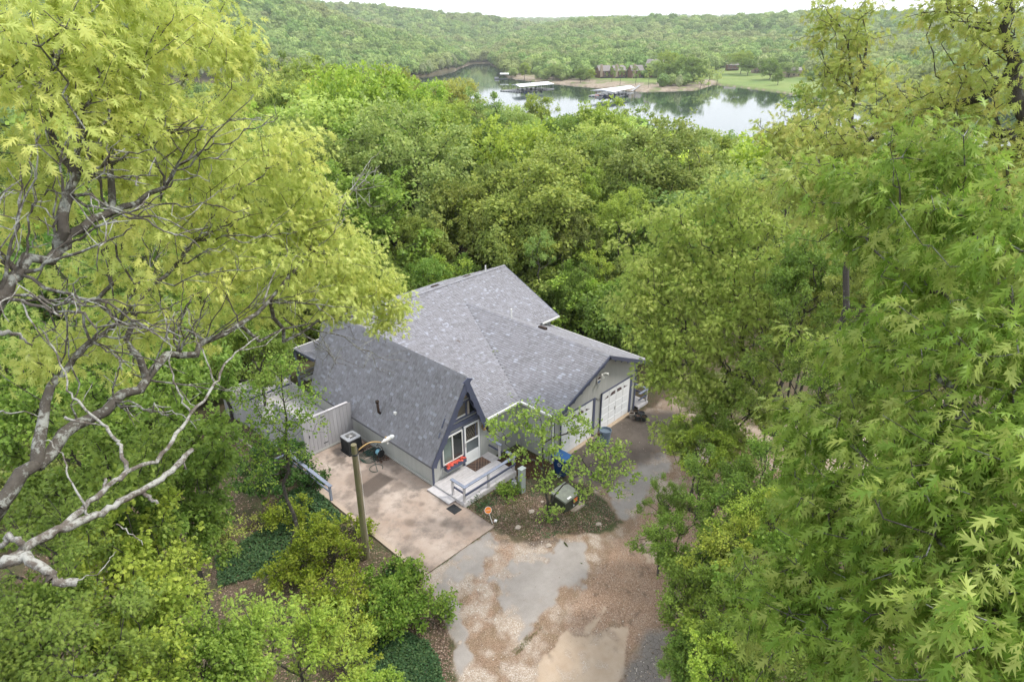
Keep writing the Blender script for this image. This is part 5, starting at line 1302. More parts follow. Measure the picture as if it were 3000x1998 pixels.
def m_far():
    t = NT('far_foliage'); lv = t.attr('lv'); P = t.pos()
    a = t.n('Attribute'); a.attribute_name = 'tint'; a.attribute_type = 'INSTANCER'
    c = t.mix(t.mr(lv, 0, 1), (.55, .6, .55), (1.25, 1.22, 1.15)); c = t.mix(1.0, a.outputs['Color'], c, 'MULTIPLY')
    p = t.bsdf(c, .8, .15); tr = t.n('BsdfTranslucent'); t.l(c, tr.inputs[0]); mx = t.n('MixShader'); mx.inputs[0].default_value = .2
    t.l(p.outputs[0], mx.inputs[1]); t.l(tr.outputs[0], mx.inputs[2]); t.l(mx.outputs[0], t.out.inputs[0]); return t.m
m_far()
tcol = bpy.data.collections.new('tree_kinds')
for i in range(4):
    me = far_crown(50+i); me.materials.append(MAT['far_foliage']); ob = bpy.data.objects.new('kind_%d' % i, me); tcol.objects.link(ob)
def instancer(name, pts, tints, scl, rot, idx_, label_kind='stuff'):
    me = bpy.data.meshes.new(name); me.vertices.add(len(pts)); me.vertices.foreach_set('co', np.asarray(pts, np.float32).ravel())
    a = me.attributes.new('tint', 'FLOAT_COLOR', 'POINT'); a.data.foreach_set('color', np.hstack([tints, np.ones((len(pts), 1))]).astype(np.float32).ravel())
    a = me.attributes.new('scl', 'FLOAT_VECTOR', 'POINT'); a.data.foreach_set('vector', np.asarray(scl, np.float32).ravel())
    a = me.attributes.new('rot', 'FLOAT_VECTOR', 'POINT'); a.data.foreach_set('vector', np.asarray(rot, np.float32).ravel())
    a = me.attributes.new('kidx', 'INT', 'POINT'); a.data.foreach_set('value', np.asarray(idx_, np.int32))
    o = bpy.data.objects.new(name, me); COL.objects.link(o)
    g = bpy.data.node_groups.new(name, 'GeometryNodeTree'); g.interface.new_socket('Geometry', in_out='INPUT', socket_type='NodeSocketGeometry'); g.interface.new_socket('Geometry', in_out='OUTPUT', socket_type='NodeSocketGeometry')
    gi = g.nodes.new('NodeGroupInput'); go = g.nodes.new('NodeGroupOutput'); ip = g.nodes.new('GeometryNodeInstanceOnPoints'); ci = g.nodes.new('GeometryNodeCollectionInfo')
    ci.inputs[0].default_value = tcol; ci.inputs['Separate Children'].default_value = True; ci.inputs['Reset Children'].default_value = True
    def na(nm, typ):
        n = g.nodes.new('GeometryNodeInputNamedAttribute'); n.data_type = typ; n.inputs[0].default_value = nm; return n.outputs[0]
    g.links.new(gi.outputs[0], ip.inputs['Points']); g.links.new(ci.outputs[0], ip.inputs['Instance']); ip.inputs['Pick Instance'].default_value = True
    g.links.new(na('kidx', 'INT'), ip.inputs['Instance Index']); g.links.new(na('scl', 'FLOAT_VECTOR'), ip.inputs['Scale']); g.links.new(na('rot', 'FLOAT_VECTOR'), ip.inputs['Rotation'])
    g.links.new(ip.outputs[0], go.inputs[0]); m = o.modifiers.new('instances', 'NODES'); m.node_group = g
    o['kind'] = 'stuff'; return o
r2 = np.random.default_rng(5)
N_ = 90000
# even cover: jittered rings, spacing grows slowly with distance
pts = []
d_ = 395.
while d_ < 4200:
    sp = 8.4+max(0, d_-700)*.0042; na_ = int(d_*1.5/sp); a = (np.arange(na_)+r2.random(na_))/na_*1.5-.75
    dd_ = d_+r2.normal(size=na_)*sp*.35; pts.append(np.stack([a, dd_, np.full(na_, sp)], 1)); d_ += sp*.86
pts = np.vstack(pts); a, dd_, sp_ = pts.T
x = CAM[0]+dd_*(F2[0]*np.cos(a)+R2[0]*np.sin(a)); y = CAM[1]+dd_*(F2[1]*np.cos(a)+R2[1]*np.sin(a)); z = H(x, y)
U = 1500+2081*np.tan(a); df_ = np.interp(U, _dfU, _dfV); beyond = dd_-df_
keep = (beyond > 3) & (z > WATER+.9)
# open lawns, dock landings and house lots on the far shore
lawn = (U > 2085) & (U < 2600) & (beyond < np.interp(U, [2085, 2150, 2300, 2450, 2600], [120, 215, 190, 160, 120]))
lots = (U > 1745) & (U < 2090) & (beyond < 105); lots2 = (U > 1520) & (U < 1745) & (beyond < 40)
keep &= ~(lawn & (r2.random(len(x)) < .985)); keep &= ~(lots & (r2.random(len(x)) < .80)); keep &= ~((U > 1735) & (U < 1945) & (beyond < 90)); keep &= ~((U > 1515) & (U < 1600) & (beyond < 60)); keep &= ~(lots2 & (r2.random(len(x)) < .7))
# thinning inside the near wood boundary
x, y, z, U, dd_, sp_, beyond = [q[keep] for q in (x, y, z, U, dd_, sp_, beyond)]
sc_ = sp_*.66*(.6+.85*r2.random(len(x))**1.5); shore_ = beyond < 25
hgt = sc_*(.95+.4*r2.random(len(x)))
cn = fbm(x, y, 90, 61)[:, None]; cn2 = r2.random((len(x), 1)); cn3 = fbm(x, y, 35, 66)[:, None]
g1 = np.array([.22, .34, .10]); g2_ = np.array([.38, .48, .16]); g3 = np.array([.40, .41, .18]); g4 = np.array([.48, .54, .24])
tint = g1*(1-S(cn2))+g2_*S(cn2); tint = tint*(1-S((cn-.48)/.2)*.65)+g3*S((cn-.48)/.2)*.65; tint = np.where((cn3 > .66) & (cn2 > .6), g4*.85, tint)
pale = (shore_[:, None]) & (r2.random((len(x), 1)) < .55); tint = np.where(pale, np.array([.38, .42, .22]), tint); sc_ = np.where(pale[:, 0], sc_*.5, sc_); hgt = np.where(pale[:, 0], hgt*.9, hgt)
tint = tint*(.70+.5*r2.random((len(x), 1)))
z = np.where(dd_ > 0, z+hgt*.35, z)
P3 = np.stack([x, y, z], 1); SCL = np.stack([sc_, sc_, hgt], 1); ROT = np.stack([x*0, x*0, r2.random(len(x))*6.28], 1)
# nearer surplus of the wood behind the house joins the same object
if fill_pts:
    f = fill_pts; fp3 = np.array([(q[0], q[1], q[2]+q[3]*.35) for q in f]); P3 = np.vstack([P3, fp3]); SCL = np.vstack([SCL, np.array([(q[4], q[4], q[3]*.48) for q in f])]); ROT = np.vstack([ROT, np.array([(0, 0, r2.random()*6.28) for q in f])]); tint = np.vstack([tint, np.array([q[5] for q in f])*.8])
print('far trees', len(P3), 'own trees', nf+len(MID))
instancer('forest', P3, tint, SCL, ROT, r2.integers(0, 4, len(P3)))
# ================================================================ trees and shrubs close by
def sl(u, v, d): return CAM+ray(u, v)*d
def bunches(blobs, seed, cr=.30, dens=1.0, npc=9):
    """blobs: centre, (radius across, radius along the view, radius upright), count of bunches"""
    rg = np.random.default_rng(seed); out = []; ax = []
    for c, rad, ncl in blobs:
        ncl = int(ncl*dens); d = nrm(rg.normal(size=(ncl, 3))); rr = rg.random((ncl, 1))**.45
        loc = d*rr*np.array(rad); cc = c+loc[:, :1]*np.array([*R2, 0])+loc[:, 1:2]*np.array([*F2, 0])+loc[:, 2:]*np.array([0, 0, 1.])
        for q, dd_ in zip(cc, d):
            m = max(2, int(npc*(.5+rg.random()))); out.append(q+rg.normal(size=(m, 3))*cr*np.array([1, 1, .6])); ax.append(np.repeat((dd_[0]*np.array([*R2, 0])+dd_[1]*np.array([*F2, 0])+dd_[2]*np.array([0, 0, 1.]))[None], m, 0))
    return np.vstack(out), np.vstack(ax)
def big_tree(name, root, lines, blobs, per, lsize, shape, lmat, bmat, label, cat='tree', seed=1, cr=.3, npc=9, trunk_r=.2, tip=.006, rmin=0., spread=.22, droop=.6, bf=.3, single=0, width=1., radj=None, group=None, up=.45, zclip=None, cexp=2.3, rmax=.06):
    pts, ax = bunches(blobs, seed, cr, 1, npc)
    if zclip is not None: k_ = pts[:, 2] > zclip; pts = pts[k_]; ax = ax[k_]
    fx_ = []; fp = []
    def add(p, par): fx_.append(np.array(p, float)); fp.append(par); return len(fx_)-1
    a = add(np.array(root)-[0, 0, .5], -1); b = add(root, a); idx_ = {}
    minr = {0: trunk_r*1.25, 1: trunk_r*1.15}
    for li, (start, P_, r0_, r1_) in enumerate(lines):
        last = b if start is None else idx_[start]
        for i, p in enumerate(P_):
            last = add(p, last); idx_[(li, i)] = last; minr[last] = r0_+(r1_-r0_)*i/max(1, len(P_)-1)
    P, par = grow(pts, fx_, fp, bf); r = np.minimum(radii(P, par, tip, cexp), rmax)
    for i, m in minr.items(): r[i] = m if m > 0 else r[i]
    V, Fq = limbs_mesh(P, par, r, rmin, seed=seed, crook=.05)
    t = empty(name, root, label, cat, group); o0 = np.array(root)
    bm = mesh_np('trunk', V-o0, Fq, None, True); obj('trunk', bm, MAT[bmat], t)
    fr = leaf_frames(pts, per, spread, lsize, ax*.6, droop, up, seed)
    if single:
        O = fr[0]; dist = np.linalg.norm(O-CAM, axis=1); v = O-CAM; zz = v@_fw; uu = 1500+F_PX*(v@_rt)/zz; vv = 999-F_PX*(v@_up)/zz
        sc_ = np.where((uu > 0) & (uu < 3000) & (vv > 0) & (vv < 1998) & (zz > 1), fr[4][:, 0]/dist, 0); top = np.argsort(-sc_)[:single]; keep = np.ones(len(O), bool); keep[top] = False
        mats = []; B_, T_ = LEAF[shape]
        for q in range(4):
            me = mesh_np('leaf', np.array(B_)*np.array([width, 1, 1]), np.array(T_), {'lv': ('POINT', np.full(len(B_), (q+.5)/4)), 'cv': ('POINT', np.full(len(B_), [.1, .5, .7, .95][q]))}, True); me.materials.append(MAT[lmat]); mats.append(me)
        for i in top:
            o = bpy.data.objects.new('leaf', mats[int(i) % 4]); COL.objects.link(o); o.parent = t; s_ = float(fr[4][i, 0]); X2, D_, N_ = fr[3][i]*s_, fr[1][i]*s_, fr[2][i]*s_; c = fr[0][i]-o0
            o.matrix_local = Matrix(((X2[0], D_[0], N_[0], c[0]), (X2[1], D_[1], N_[1], c[1]), (X2[2], D_[2], N_[2], c[2]), (0, 0, 0, 1)))
        fr = tuple(f[keep] for f in fr)
    fr = (fr[0]-o0,)+fr[1:]
    obj('crown', leaf_mesh('crown', fr, shape, width), MAT[lmat], t); return t
def B(u, v, d, ru, rv, dm, n): k_ = d/F_PX; return (sl(u, v, d), (ru*k_, dm, rv*k_), n)
def BH(u, v, h, ru, rv, dm, n): p = far(u, v, h); k_ = np.linalg.norm(p-CAM)/F_PX; return (p, (ru*k_, dm, rv*k_), n)
# --- the yellow-green oak on the left
T0 = sl(-170, 1640, 11.0); root = np.array([T0[0]-.3, T0[1]-.2, float(H(T0[0], T0[1]))])
L = [(None, [sl(-175,2300,13), T0], .22, .18),
     ((0,1), [sl(0,1480,10.3), sl(110,1362,10.5), sl(230,1240,10.8), sl(330,1178,11), sl(430,1110,11.4), sl(520,1040,12), sl(600,1000,12.5), sl(700,950,13), sl(790,880,13.6), sl(850,805,14), sl(905,730,14.6), sl(960,650,15.2)], .095, .018),
     ((1,1), [sl(133,1180,10.6), sl(168,1110,10.7), sl(210,1061,10.8), sl(265,1000,11), sl(345,945,11.3), sl(385,900,11.5)], .06, .02),
     ((0,1), [sl(-190,1300,9.8), sl(-120,1050,8.8), sl(0,872,8.3), sl(57,803,8.3), sl(172,729,8.5), sl(241,671,8.8), sl(321,625,9.2), sl(402,597,9.6), sl(482,551,10.1), sl(516,488,10.6), sl(574,436,11.2)], .085, .018),
     ((3,4), [sl(189,677,8.4), sl(201,574,8.5), sl(230,511,8.7), sl(155,402,8.8), sl(115,321,9), sl(143,172,9.2)], .06, .02),
     ((3,6), [sl(327,562,9.5), sl(321,488,9.8), sl(373,402,10.2), sl(459,385,10.7)], .045, .02),
     ((1,4), [sl(367,1000,11.3), sl(400,895,11.4), sl(448,832,11.7), sl(517,775,12.1), sl(574,706,12.5), sl(654,666,13)], .045, .02),
     ((1,8), [sl(800,930,14), sl(830,1000,14.6), sl(905,960,15.4), sl(960,900,16.2), sl(1060,880,17), sl(1150,900,17.5)], .045, .014),
     ((1,7), [sl(760,1000,13.6), sl(900,950,14.8), sl(1000,930,16)], .03, .012)]
bl_ = [B(60,90,9,230,180,1.3,17), B(330,80,10,230,150,1.4,19), B(560,60,12,120,110,1.3,12), B(640,170,12.5,80,80,1,8), B(120,330,9,220,150,1.2,16), B(400,300,10.5,220,160,1.4,20), B(600,380,12,170,120,1.3,17), B(770,430,13.8,110,70,1.1,13), B(850,520,14.8,100,60,1,9),
       B(80,600,9,150,150,1.1,6), B(380,560,11.4,230,140,1.4,15), B(650,560,13,190,120,1.4,20), B(900,620,15,120,80,1.3,17), B(180,860,11.5,180,120,1.2,6), B(450,790,12.8,220,120,1.5,15), B(740,740,14,190,120,1.5,24), B(980,720,16,120,90,1.4,20), B(1040,800,17,110,70,1.2,19),
       B(880,850,15.8,160,80,1.3,19), B(1110,850,17.5,70,50,.9,9), B(620,930,13.8,190,80,1.5,12), B(330,1010,12.6,200,80,1.3,7), B(1150,915,17.6,50,30,.6,5), B(1130,965,17.5,22,34,.5,3), B(60,1060,11,120,80,1,3), B(1000,900,16.6,80,30,.7,6)]
oak = big_tree('oak_tree', root, L, bl_, 15, .125, 'oak', 'leaf_gold', 'bark_lichen', 'huge yellow-green oak with grey lichen-covered limbs filling the left of the view', seed=3, cr=.23, npc=8, trunk_r=.25, tip=.0042, rmax=.032, spread=.19, droop=.85, single=300, width=1.0)
OAKL = L
def limb(parent, name, pts, r0_, r1_, mat, seed, sub=4, jit=.011):
    rg = np.random.default_rng(seed); P = np.array(pts); q = []
    for i in range(len(P)-1):
        for s in range(sub):
            f = s/sub; q.append(P[i]*(1-f)+P[i+1]*f+(rg.normal(size=3)*jit if (i+s) else 0))
    q.append(P[-1]); rr = np.linspace(r0_, r1_, len(q))*(1+.09*rg.normal(size=len(q)))
    MB().tube(q, np.clip(rr, .003, 1), 8).build(name, MAT[mat], parent, smooth=True)
dl = [([(-120,1700,8.0),(0,1656,8),(70,1607,8.1),(168,1551,8.2),(259,1523,8.4),(336,1481,8.5),(413,1439,8.7),(490,1390,8.9),(535,1345,9.1),(562,1318,9.2)], .062, .038),
      ([(161,1558,8.2),(231,1502,8.4),(301,1439,8.6),(371,1383,8.8),(462,1348,9.1),(504,1292,9.3),(560,1215,9.7),(630,1124,10.2),(658,1068,10.5),(700,1026,10.9),(760,985,11.3)], .045, .014),
      ([(0,1656,8),(70,1630,7.9),(140,1677,7.8),(161,1705,7.8),(226,1706,7.8)], .075, .045),
      ([(371,1376,8.8),(350,1300,9),(336,1285,9),(301,1243,9.2),(231,1180,9.3),(203,1145,9.4),(168,1040,9.6),(112,956,9.8)], .030, .009),
      ([(413,1439,8.7),(440,1462,8.7),(462,1475,8.7)], .030, .02), ([(535,1345,9.1),(545,1375,9.1)], .02, .012), ([(301,1439,8.6),(308,1400,8.6)], .025, .018),
      ([(0,1600,8.2),(30,1570,8.1),(55,1585,8.0),(70,1607,8.1)], .035, .04), ([(-20,1212,8.8),(60,1210,8.9),(130,1215,9)], .012, .006),
      ([(259,1523,8.4),(250,1480,8.4),(200,1400,8.5),(185,1330,8.6),(140,1290,8.7),(100,1310,8.7)], .018, .005), ([(340,1535,8.5),(380,1560,8.4),(410,1580,8.4),(417,1598,8.4)], .010, .005),
      ([(224,1700,7.8),(290,1680,7.9),(320,1640,8),(340,1615,8.1)], .008, .004), ([(0,975,8.5),(50,978,8.6),(95,1012,8.7)], .035, .012), ([(560,1215,9.7),(520,1150,9.6),(500,1080,9.6),(497,1000,9.6),(480,920,9.7)], .018, .006),
      ([(630,1124,10.2),(600,1040,10.2),(560,960,10.2),(545,900,10.3)], .016, .006), ([(700,1026,10.9),(780,1010,11.5),(830,960,12)], .012, .005),
      ([(700,1135,10.6),(660,1140,10.4),(630,1124,10.2)], .006, .012), ([(301,1243,9.2),(250,1240,9.2),(190,1222,9.2)], .010, .02)]
for i, (pp, a, b) in enumerate(dl): limb(oak, 'dead_limb', [sl(*q) for q in pp], a*.78, b*.8, 'bark_dead', 100+i)
# long bare twigs reaching over the roof and beside the forest
def twigs(parent, start, end, n, seed, r0_=.02):
    rg = np.random.default_rng(seed); s = np.array(start); e = np.array(end); L_ = np.linalg.norm(e-s)
    main = [s+(e-s)*f+rg.normal(size=3)*.06*L_*.3 for f in np.linspace(0, 1, 8)]; main[0] = s; limb(parent, 'bare_twig', main, r0_, .005, 'bark_lichen' if seed >= 300 else 'bark_dead', seed, 2, .01)
    for i in range(n):
        f = rg.uniform(.2, .95); p = main[int(f*7)]; d = nrm(nrm(e-s)+rg.normal(size=3)*.65); q = p+d*L_*rg.uniform(.2, .45)*(1.1-f*.5); m = (p+q)/2+rg.normal(size=3)*.05*L_; limb(parent, 'bare_twig', [p, m, q], r0_*.5, .004, 'bark_dead', seed*7+i, 3, .008)
        if rg.random() < .7: q2 = m+nrm(nrm(e-s)+rg.normal(size=3)*.9)*L_*.16; limb(parent, 'bare_twig', [m, q2], r0_*.3, .003, 'bark_dead', seed*9+i, 2, .005)
rgx = np.random.default_rng(44)
for i in range(84):
    li = [1, 3, 2, 4, 5, 6, 1, 3][i % 8]; PP = OAKL[li][1]; k_ = int(rgx.integers(1 if li in (2, 4, 5) else 2, len(PP)-1)); s0 = PP[k_]; a_ = math.radians(rgx.uniform(-25, 105)); ln = rgx.uniform(.7, 1.9)
    e0 = s0+_rt*math.cos(a_)*ln+_up*math.sin(a_)*ln-_fw*rgx.uniform(.1, .5); twigs(oak, s0, e0, 3, 300+i, rgx.uniform(.011, .022))
twigs(oak, sl(770,890,13.4), sl(905,560,15.2), 7, 5); twigs(oak, sl(905,720,14.6), sl(1080,520,16.5), 7, 6, .022); twigs(oak, sl(960,650,15.2), sl(1110,440,17), 6, 8, .016)
twigs(oak, sl(830,930,14.6), sl(1010,1080,17), 7, 9, .018); twigs(oak, sl(905,960,15.4), sl(1200,1060,19), 8, 10, .016); twigs(oak, sl(940,980,15.6), sl(985,1070,16.5), 6, 12, .014)
# --- the near green oak on the right
T1_ = sl(3350, 1900, 6.0); root = np.array([T1_[0]+.2, T1_[1]-.2, float(H(T1_[0], T1_[1]))])
L = [(None, [sl(3500,3000,11), T1_], .24, .20), ((0,1), [sl(3150,1500,5.8), sl(3000,1300,6.0), sl(2800,1150,6.6), sl(2600,1010,7.4), sl(2450,980,8.2)], .08, .012),
     ((0,1), [sl(3050,1850,5.4), sl(2850,1780,5.8), sl(2650,1740,6.3), sl(2450,1760,7.0), sl(2330,1770,7.4)], .06, .010), ((1,1), [sl(3020,1000,6.2), sl(2900,800,6.7), sl(2750,640,7.3), sl(2550,560,7.9)], .05, .010),
     ((1,2), [sl(2720,1400,6.4), sl(2550,1300,7), sl(2400,1250,7.8)], .03, .009)]
bl_ = [B(2500,540,8,140,80,.6,12), B(2760,520,7.5,180,110,.7,14), B(2950,640,6.4,140,150,.8,15), B(2600,700,7.8,120,70,.6,8), B(2800,830,6.8,160,110,.8,12), B(2450,1020,8.4,90,50,.5,6), B(2650,980,7.3,170,90,.7,13), B(2900,1050,5.9,170,140,.8,18),
       B(2370,1240,8,100,60,.5,8), B(2560,1230,6.9,170,80,.7,13), B(2800,1330,5.7,200,120,.8,20), B(2960,1450,5.1,120,160,.6,12), B(2430,1500,7.4,110,70,.5,9), B(2620,1540,6.3,190,120,.7,19), B(2870,1650,5.0,180,130,.7,17), B(2290,1740,7.5,100,60,.5,7),
       B(2480,1780,6.6,170,100,.6,16), B(2720,1860,5.5,210,120,.7,18), B(2930,1900,4.8,120,120,.6,8), B(2350,1920,6.6,130,70,.5,9)]
big_tree('oak_tree', root, L, bl_, 14, .115, 'oak', 'leaf_green', 'bark_lichen', 'near green oak with large pointed lobed leaves along the right edge', seed=8, cr=.15, npc=6, trunk_r=.25, rmax=.028, tip=.004, spread=.12, droop=1.1, single=300, width=.85, up=.6)
# --- olive oak, top right, budding
T2_ = sl(3300, 900, 13.5); root = np.array([T2_[0], T2_[1], float(H(T2_[0], T2_[1]))])
L = [(None, [sl(3320,1500,15), T2_, sl(3150,500,13.5)], .26, .2), ((0,2), [sl(3000,249+60,13.3), sl(2957,229,13.3), sl(2973,184,13.2), sl(2950,115,13.1), sl(2950,0,13)], .13, .05), ((1,1), [sl(2889,275,13.4), sl(2793,306,13.8), sl(2700,330,14.2), sl(2620,300,14.6)], .08, .02),
     ((0,1), [sl(3000,428,13.3), sl(2927,390,13.4), sl(2812,386,13.7), sl(2735,386,14), sl(2659,375,14.5), sl(2500,400,15)], .09, .015), ((3,1), [sl(2900,480,13.3), sl(2800,520,13.6), sl(2650,540,14)], .05, .015)]
bl_ = [B(2850,14,13.2,60,20,.8,5), B(2930,40,13,90,70,1.2,11), B(2960,180,13,70,90,1.1,10), B(2690,280,14.4,70,26,.9,6), B(2830,310,13.6,100,50,1.1,11), B(2560,330,15,90,40,1.1,9), B(2400,370,15.6,60,40,.8,6), B(2650,410,14.2,130,44,1.2,14),
       B(2870,420,13.3,150,70,1.3,15), B(2430,460,15.3,130,60,1.2,14), B(2600,500,14.6,160,60,1.3,16), B(2800,530,13.6,170,60,1.3,16), B(2950,540,13,100,60,1,8), B(2350,560,15.6,120,60,1.2,12), B(2500,620,15,150,60,1.3,14)]
big_tree('oak_tree', root, L, bl_, 9, .125, 'oak', 'leaf_olive', 'bark', 'olive oak with rust-brown catkins and dark bare limbs in the top right corner', seed=14, cr=.30, npc=8, trunk_r=.28, tip=.006, spread=.17, droop=.5)
# --- tall narrow oak rising over the lake
gd = 21; rp = far(2475, 900, gd); root = np.array([rp[0], rp[1], float(H(rp[0], rp[1]))])
L = [(None, [far(2480,900,gd), far(2490,600,gd), far(2500,420,gd), far(2506,268,gd), far(2490,180,gd), far(2450,60,gd)], .10, .02), ((0,3), [far(2530,200,gd), far(2540,110,gd), far(2525,40,gd)], .05, .012)]
bl_ = [BH(2436,45,gd,28,40,.6,4), BH(2520,45,gd,36,36,.6,4), BH(2450,115,gd,46,44,1,6), BH(2540,105,gd,34,34,.8,4), BH(2470,185,gd,60,34,1.1,6), BH(2550,190,gd,26,24,.6,3), BH(2420,240,gd,50,50,1,7), BH(2520,270,gd,60,30,.8,4), BH(2430,330,gd,90,50,1.1,9), BH(2330,380,gd-2,80,60,1.2,10), BH(2300,450,gd-2,70,60,1,9), BH(2520,420,gd,90,60,1.2,10), BH(2420,450,gd,90,50,1.2,9)]
big_tree('oak_tree', root, L, bl_, 8, .14, 'oak', 'leaf_olive', 'bark', 'tall narrow olive oak whose top stands against the sky over the far hills', seed=15, cr=.22, npc=8, trunk_r=.12, tip=.006, spread=.2, droop=.5)
# --- spreading olive-lime oak right of the garage
root = G(2345, 1430); h0 = float(np.hypot(*(root[:2]-CAM[:2])))
L = [(None, [far(2300,1290,h0), far(2255,1200,h0), far(2200,1120,h0)], .22, .16), ((0,0), [far(2235,1255,h0-.5), far(2201,1203,h0-.8), far(2120,1130,h0-1.5)], .12, .05), ((0,2), [far(2170,1000,h0+.5), far(2150,850,h0+.8), far(2140,700,h0+1)], .12, .04), ((0,2), [far(2110,1050,h0), far(2040,980,h0), far(1980,880,h0)], .08, .02), ((0,1), [far(2300,1100,h0+1), far(2330,950,h0+1)], .08, .03)]
bl_ = [BH(2140,590,h0+1,120,60,1.6,15), BH(2010,650,h0+1,120,70,1.6,16), BH(2240,690,h0+1,120,80,1.8,16), BH(1900,740,h0,110,80,1.6,18), BH(2080,760,h0,150,80,2.,22), BH(2300,820,h0+1,110,80,1.8,14), BH(1870,870,h0-.5,80,70,1.4,16), BH(1990,890,h0-.5,140,90,1.8,24), BH(2170,900,h0-.5,130,80,1.9,20), BH(2330,960,h0,100,80,1.5,11), BH(1920,990,h0-1.5,90,60,1.3,17), BH(2080,1010,h0-1.5,130,70,1.6,20), BH(2230,1060,h0-1,100,50,1.4,10),
       BH(2000,1110,h0-2,90,40,1.,13), BH(2140,1130,h0-2,100,40,1,9), BH(2060,1220,h0-2.5,70,50,1,7), BH(1925,1090,h0-2,50,30,.7,7), BH(2000,1260,h0-3,70,40,.9,8), BH(2150,1290,h0-3,80,50,1,9), BH(2250,1180,h0-1,80,60,1.2,9)]
big_tree('oak_tree', root, L, bl_, 15, .17, 'oak', 'leaf_lime', 'bark', 'spreading olive-lime oak with forked dark trunk between garage and gravel road', seed=16, cr=.34, npc=8, trunk_r=.26, tip=.007, spread=.24, droop=.55)
# --- small redbud in the front yard
root = G(1604, 1518); h0 = float(np.hypot(*(root[:2]-CAM[:2])))
L = [(None, [far(1600,1450,h0), far(1592,1380,h0), far(1590,1300,h0+.2), far(1585,1230,h0+.2)], .05, .015), (None, [far(1612,1480,h0+.1), far(1650,1420,h0+.3), far(1720,1370,h0+.5), far(1790,1330,h0+.6)], .035, .010), ((0,1), [far(1530,1340,h0-.2), far(1480,1300,h0-.3)], .03, .01), ((0,2), [far(1660,1270,h0+.3), far(1730,1230,h0+.6)], .03, .01)]
bl_ = [BH(1560,1195,h0+.3,40,22,.5,7), BH(1500,1225,h0,60,22,.5,11), BH(1650,1215,h0+.5,60,24,.6,11), BH(1460,1262,h0-.2,26,20,.3,6), BH(1560,1260,h0,60,30,.7,13), BH(1710,1255,h0+.5,50,30,.6,9), BH(1510,1330,h0-.4,40,22,.4,7), BH(1620,1320,h0-.2,60,30,.7,12), BH(1745,1310,h0+.6,50,30,.6,11), BH(1810,1330,h0+.7,50,30,.6,12), BH(1850,1380,h0+.6,26,26,.4,7), BH(1780,1380,h0+.3,60,26,.6,13),
       BH(1690,1370,h0,50,24,.6,9), BH(1600,1390,h0-.5,36,20,.4,5), BH(1600,1430,h0-.3,36,20,.4,5), BH(1790,1430,h0,50,20,.4,8), BH(1640,1490,h0-.2,28,14,.3,3), BH(1600,1510,h0-.2,26,12,.3,3), BH(1700,1435,h0-.2,40,20,.4,6)]
big_tree('redbud_tree', root, L, bl_, 5, .088, 'oval', 'leaf_redbud', 'bark', 'small redbud with thin lime leaves in front of the garage doors', seed=17, cr=.17, npc=6, trunk_r=.055, tip=.004, spread=.10, droop=.4, width=1.35)
# --- slender locust in front of the back deck
root = G(868, 1650); h0 = float(np.hypot(*(root[:2]-CAM[:2])))
L = [(None, [far(858,1500,h0), far(846,1380,h0), far(838,1280,h0), far(832,1180,h0), far(825,1090,h0)], .07, .018)]
bl_ = [BH(820,1075,h0,70,40,.7,10), BH(770,1150,h0,60,30,.6,8), BH(890,1150,h0,50,26,.5,8), BH(760,1230,h0,60,26,.6,9), BH(890,1240,h0,60,20,.5,8), BH(720,1300,h0,40,22,.5,5), BH(830,1290,h0,60,22,.6,6), BH(880,1320,h0,40,16,.4,5), BH(770,1340,h0,50,22,.5,7), BH(830,1200,h0,60,26,.6,6), BH(760,1400,h0,40,22,.5,5)]
big_tree('locust_tree', root, L, bl_, 7, .10, 'oval', 'leaf_mid', 'bark', 'slender feathery tree standing between the slab railing and the board fence', seed=18, cr=.22, npc=7, trunk_r=.08, tip=.004, spread=.17, droop=.3, width=.8)
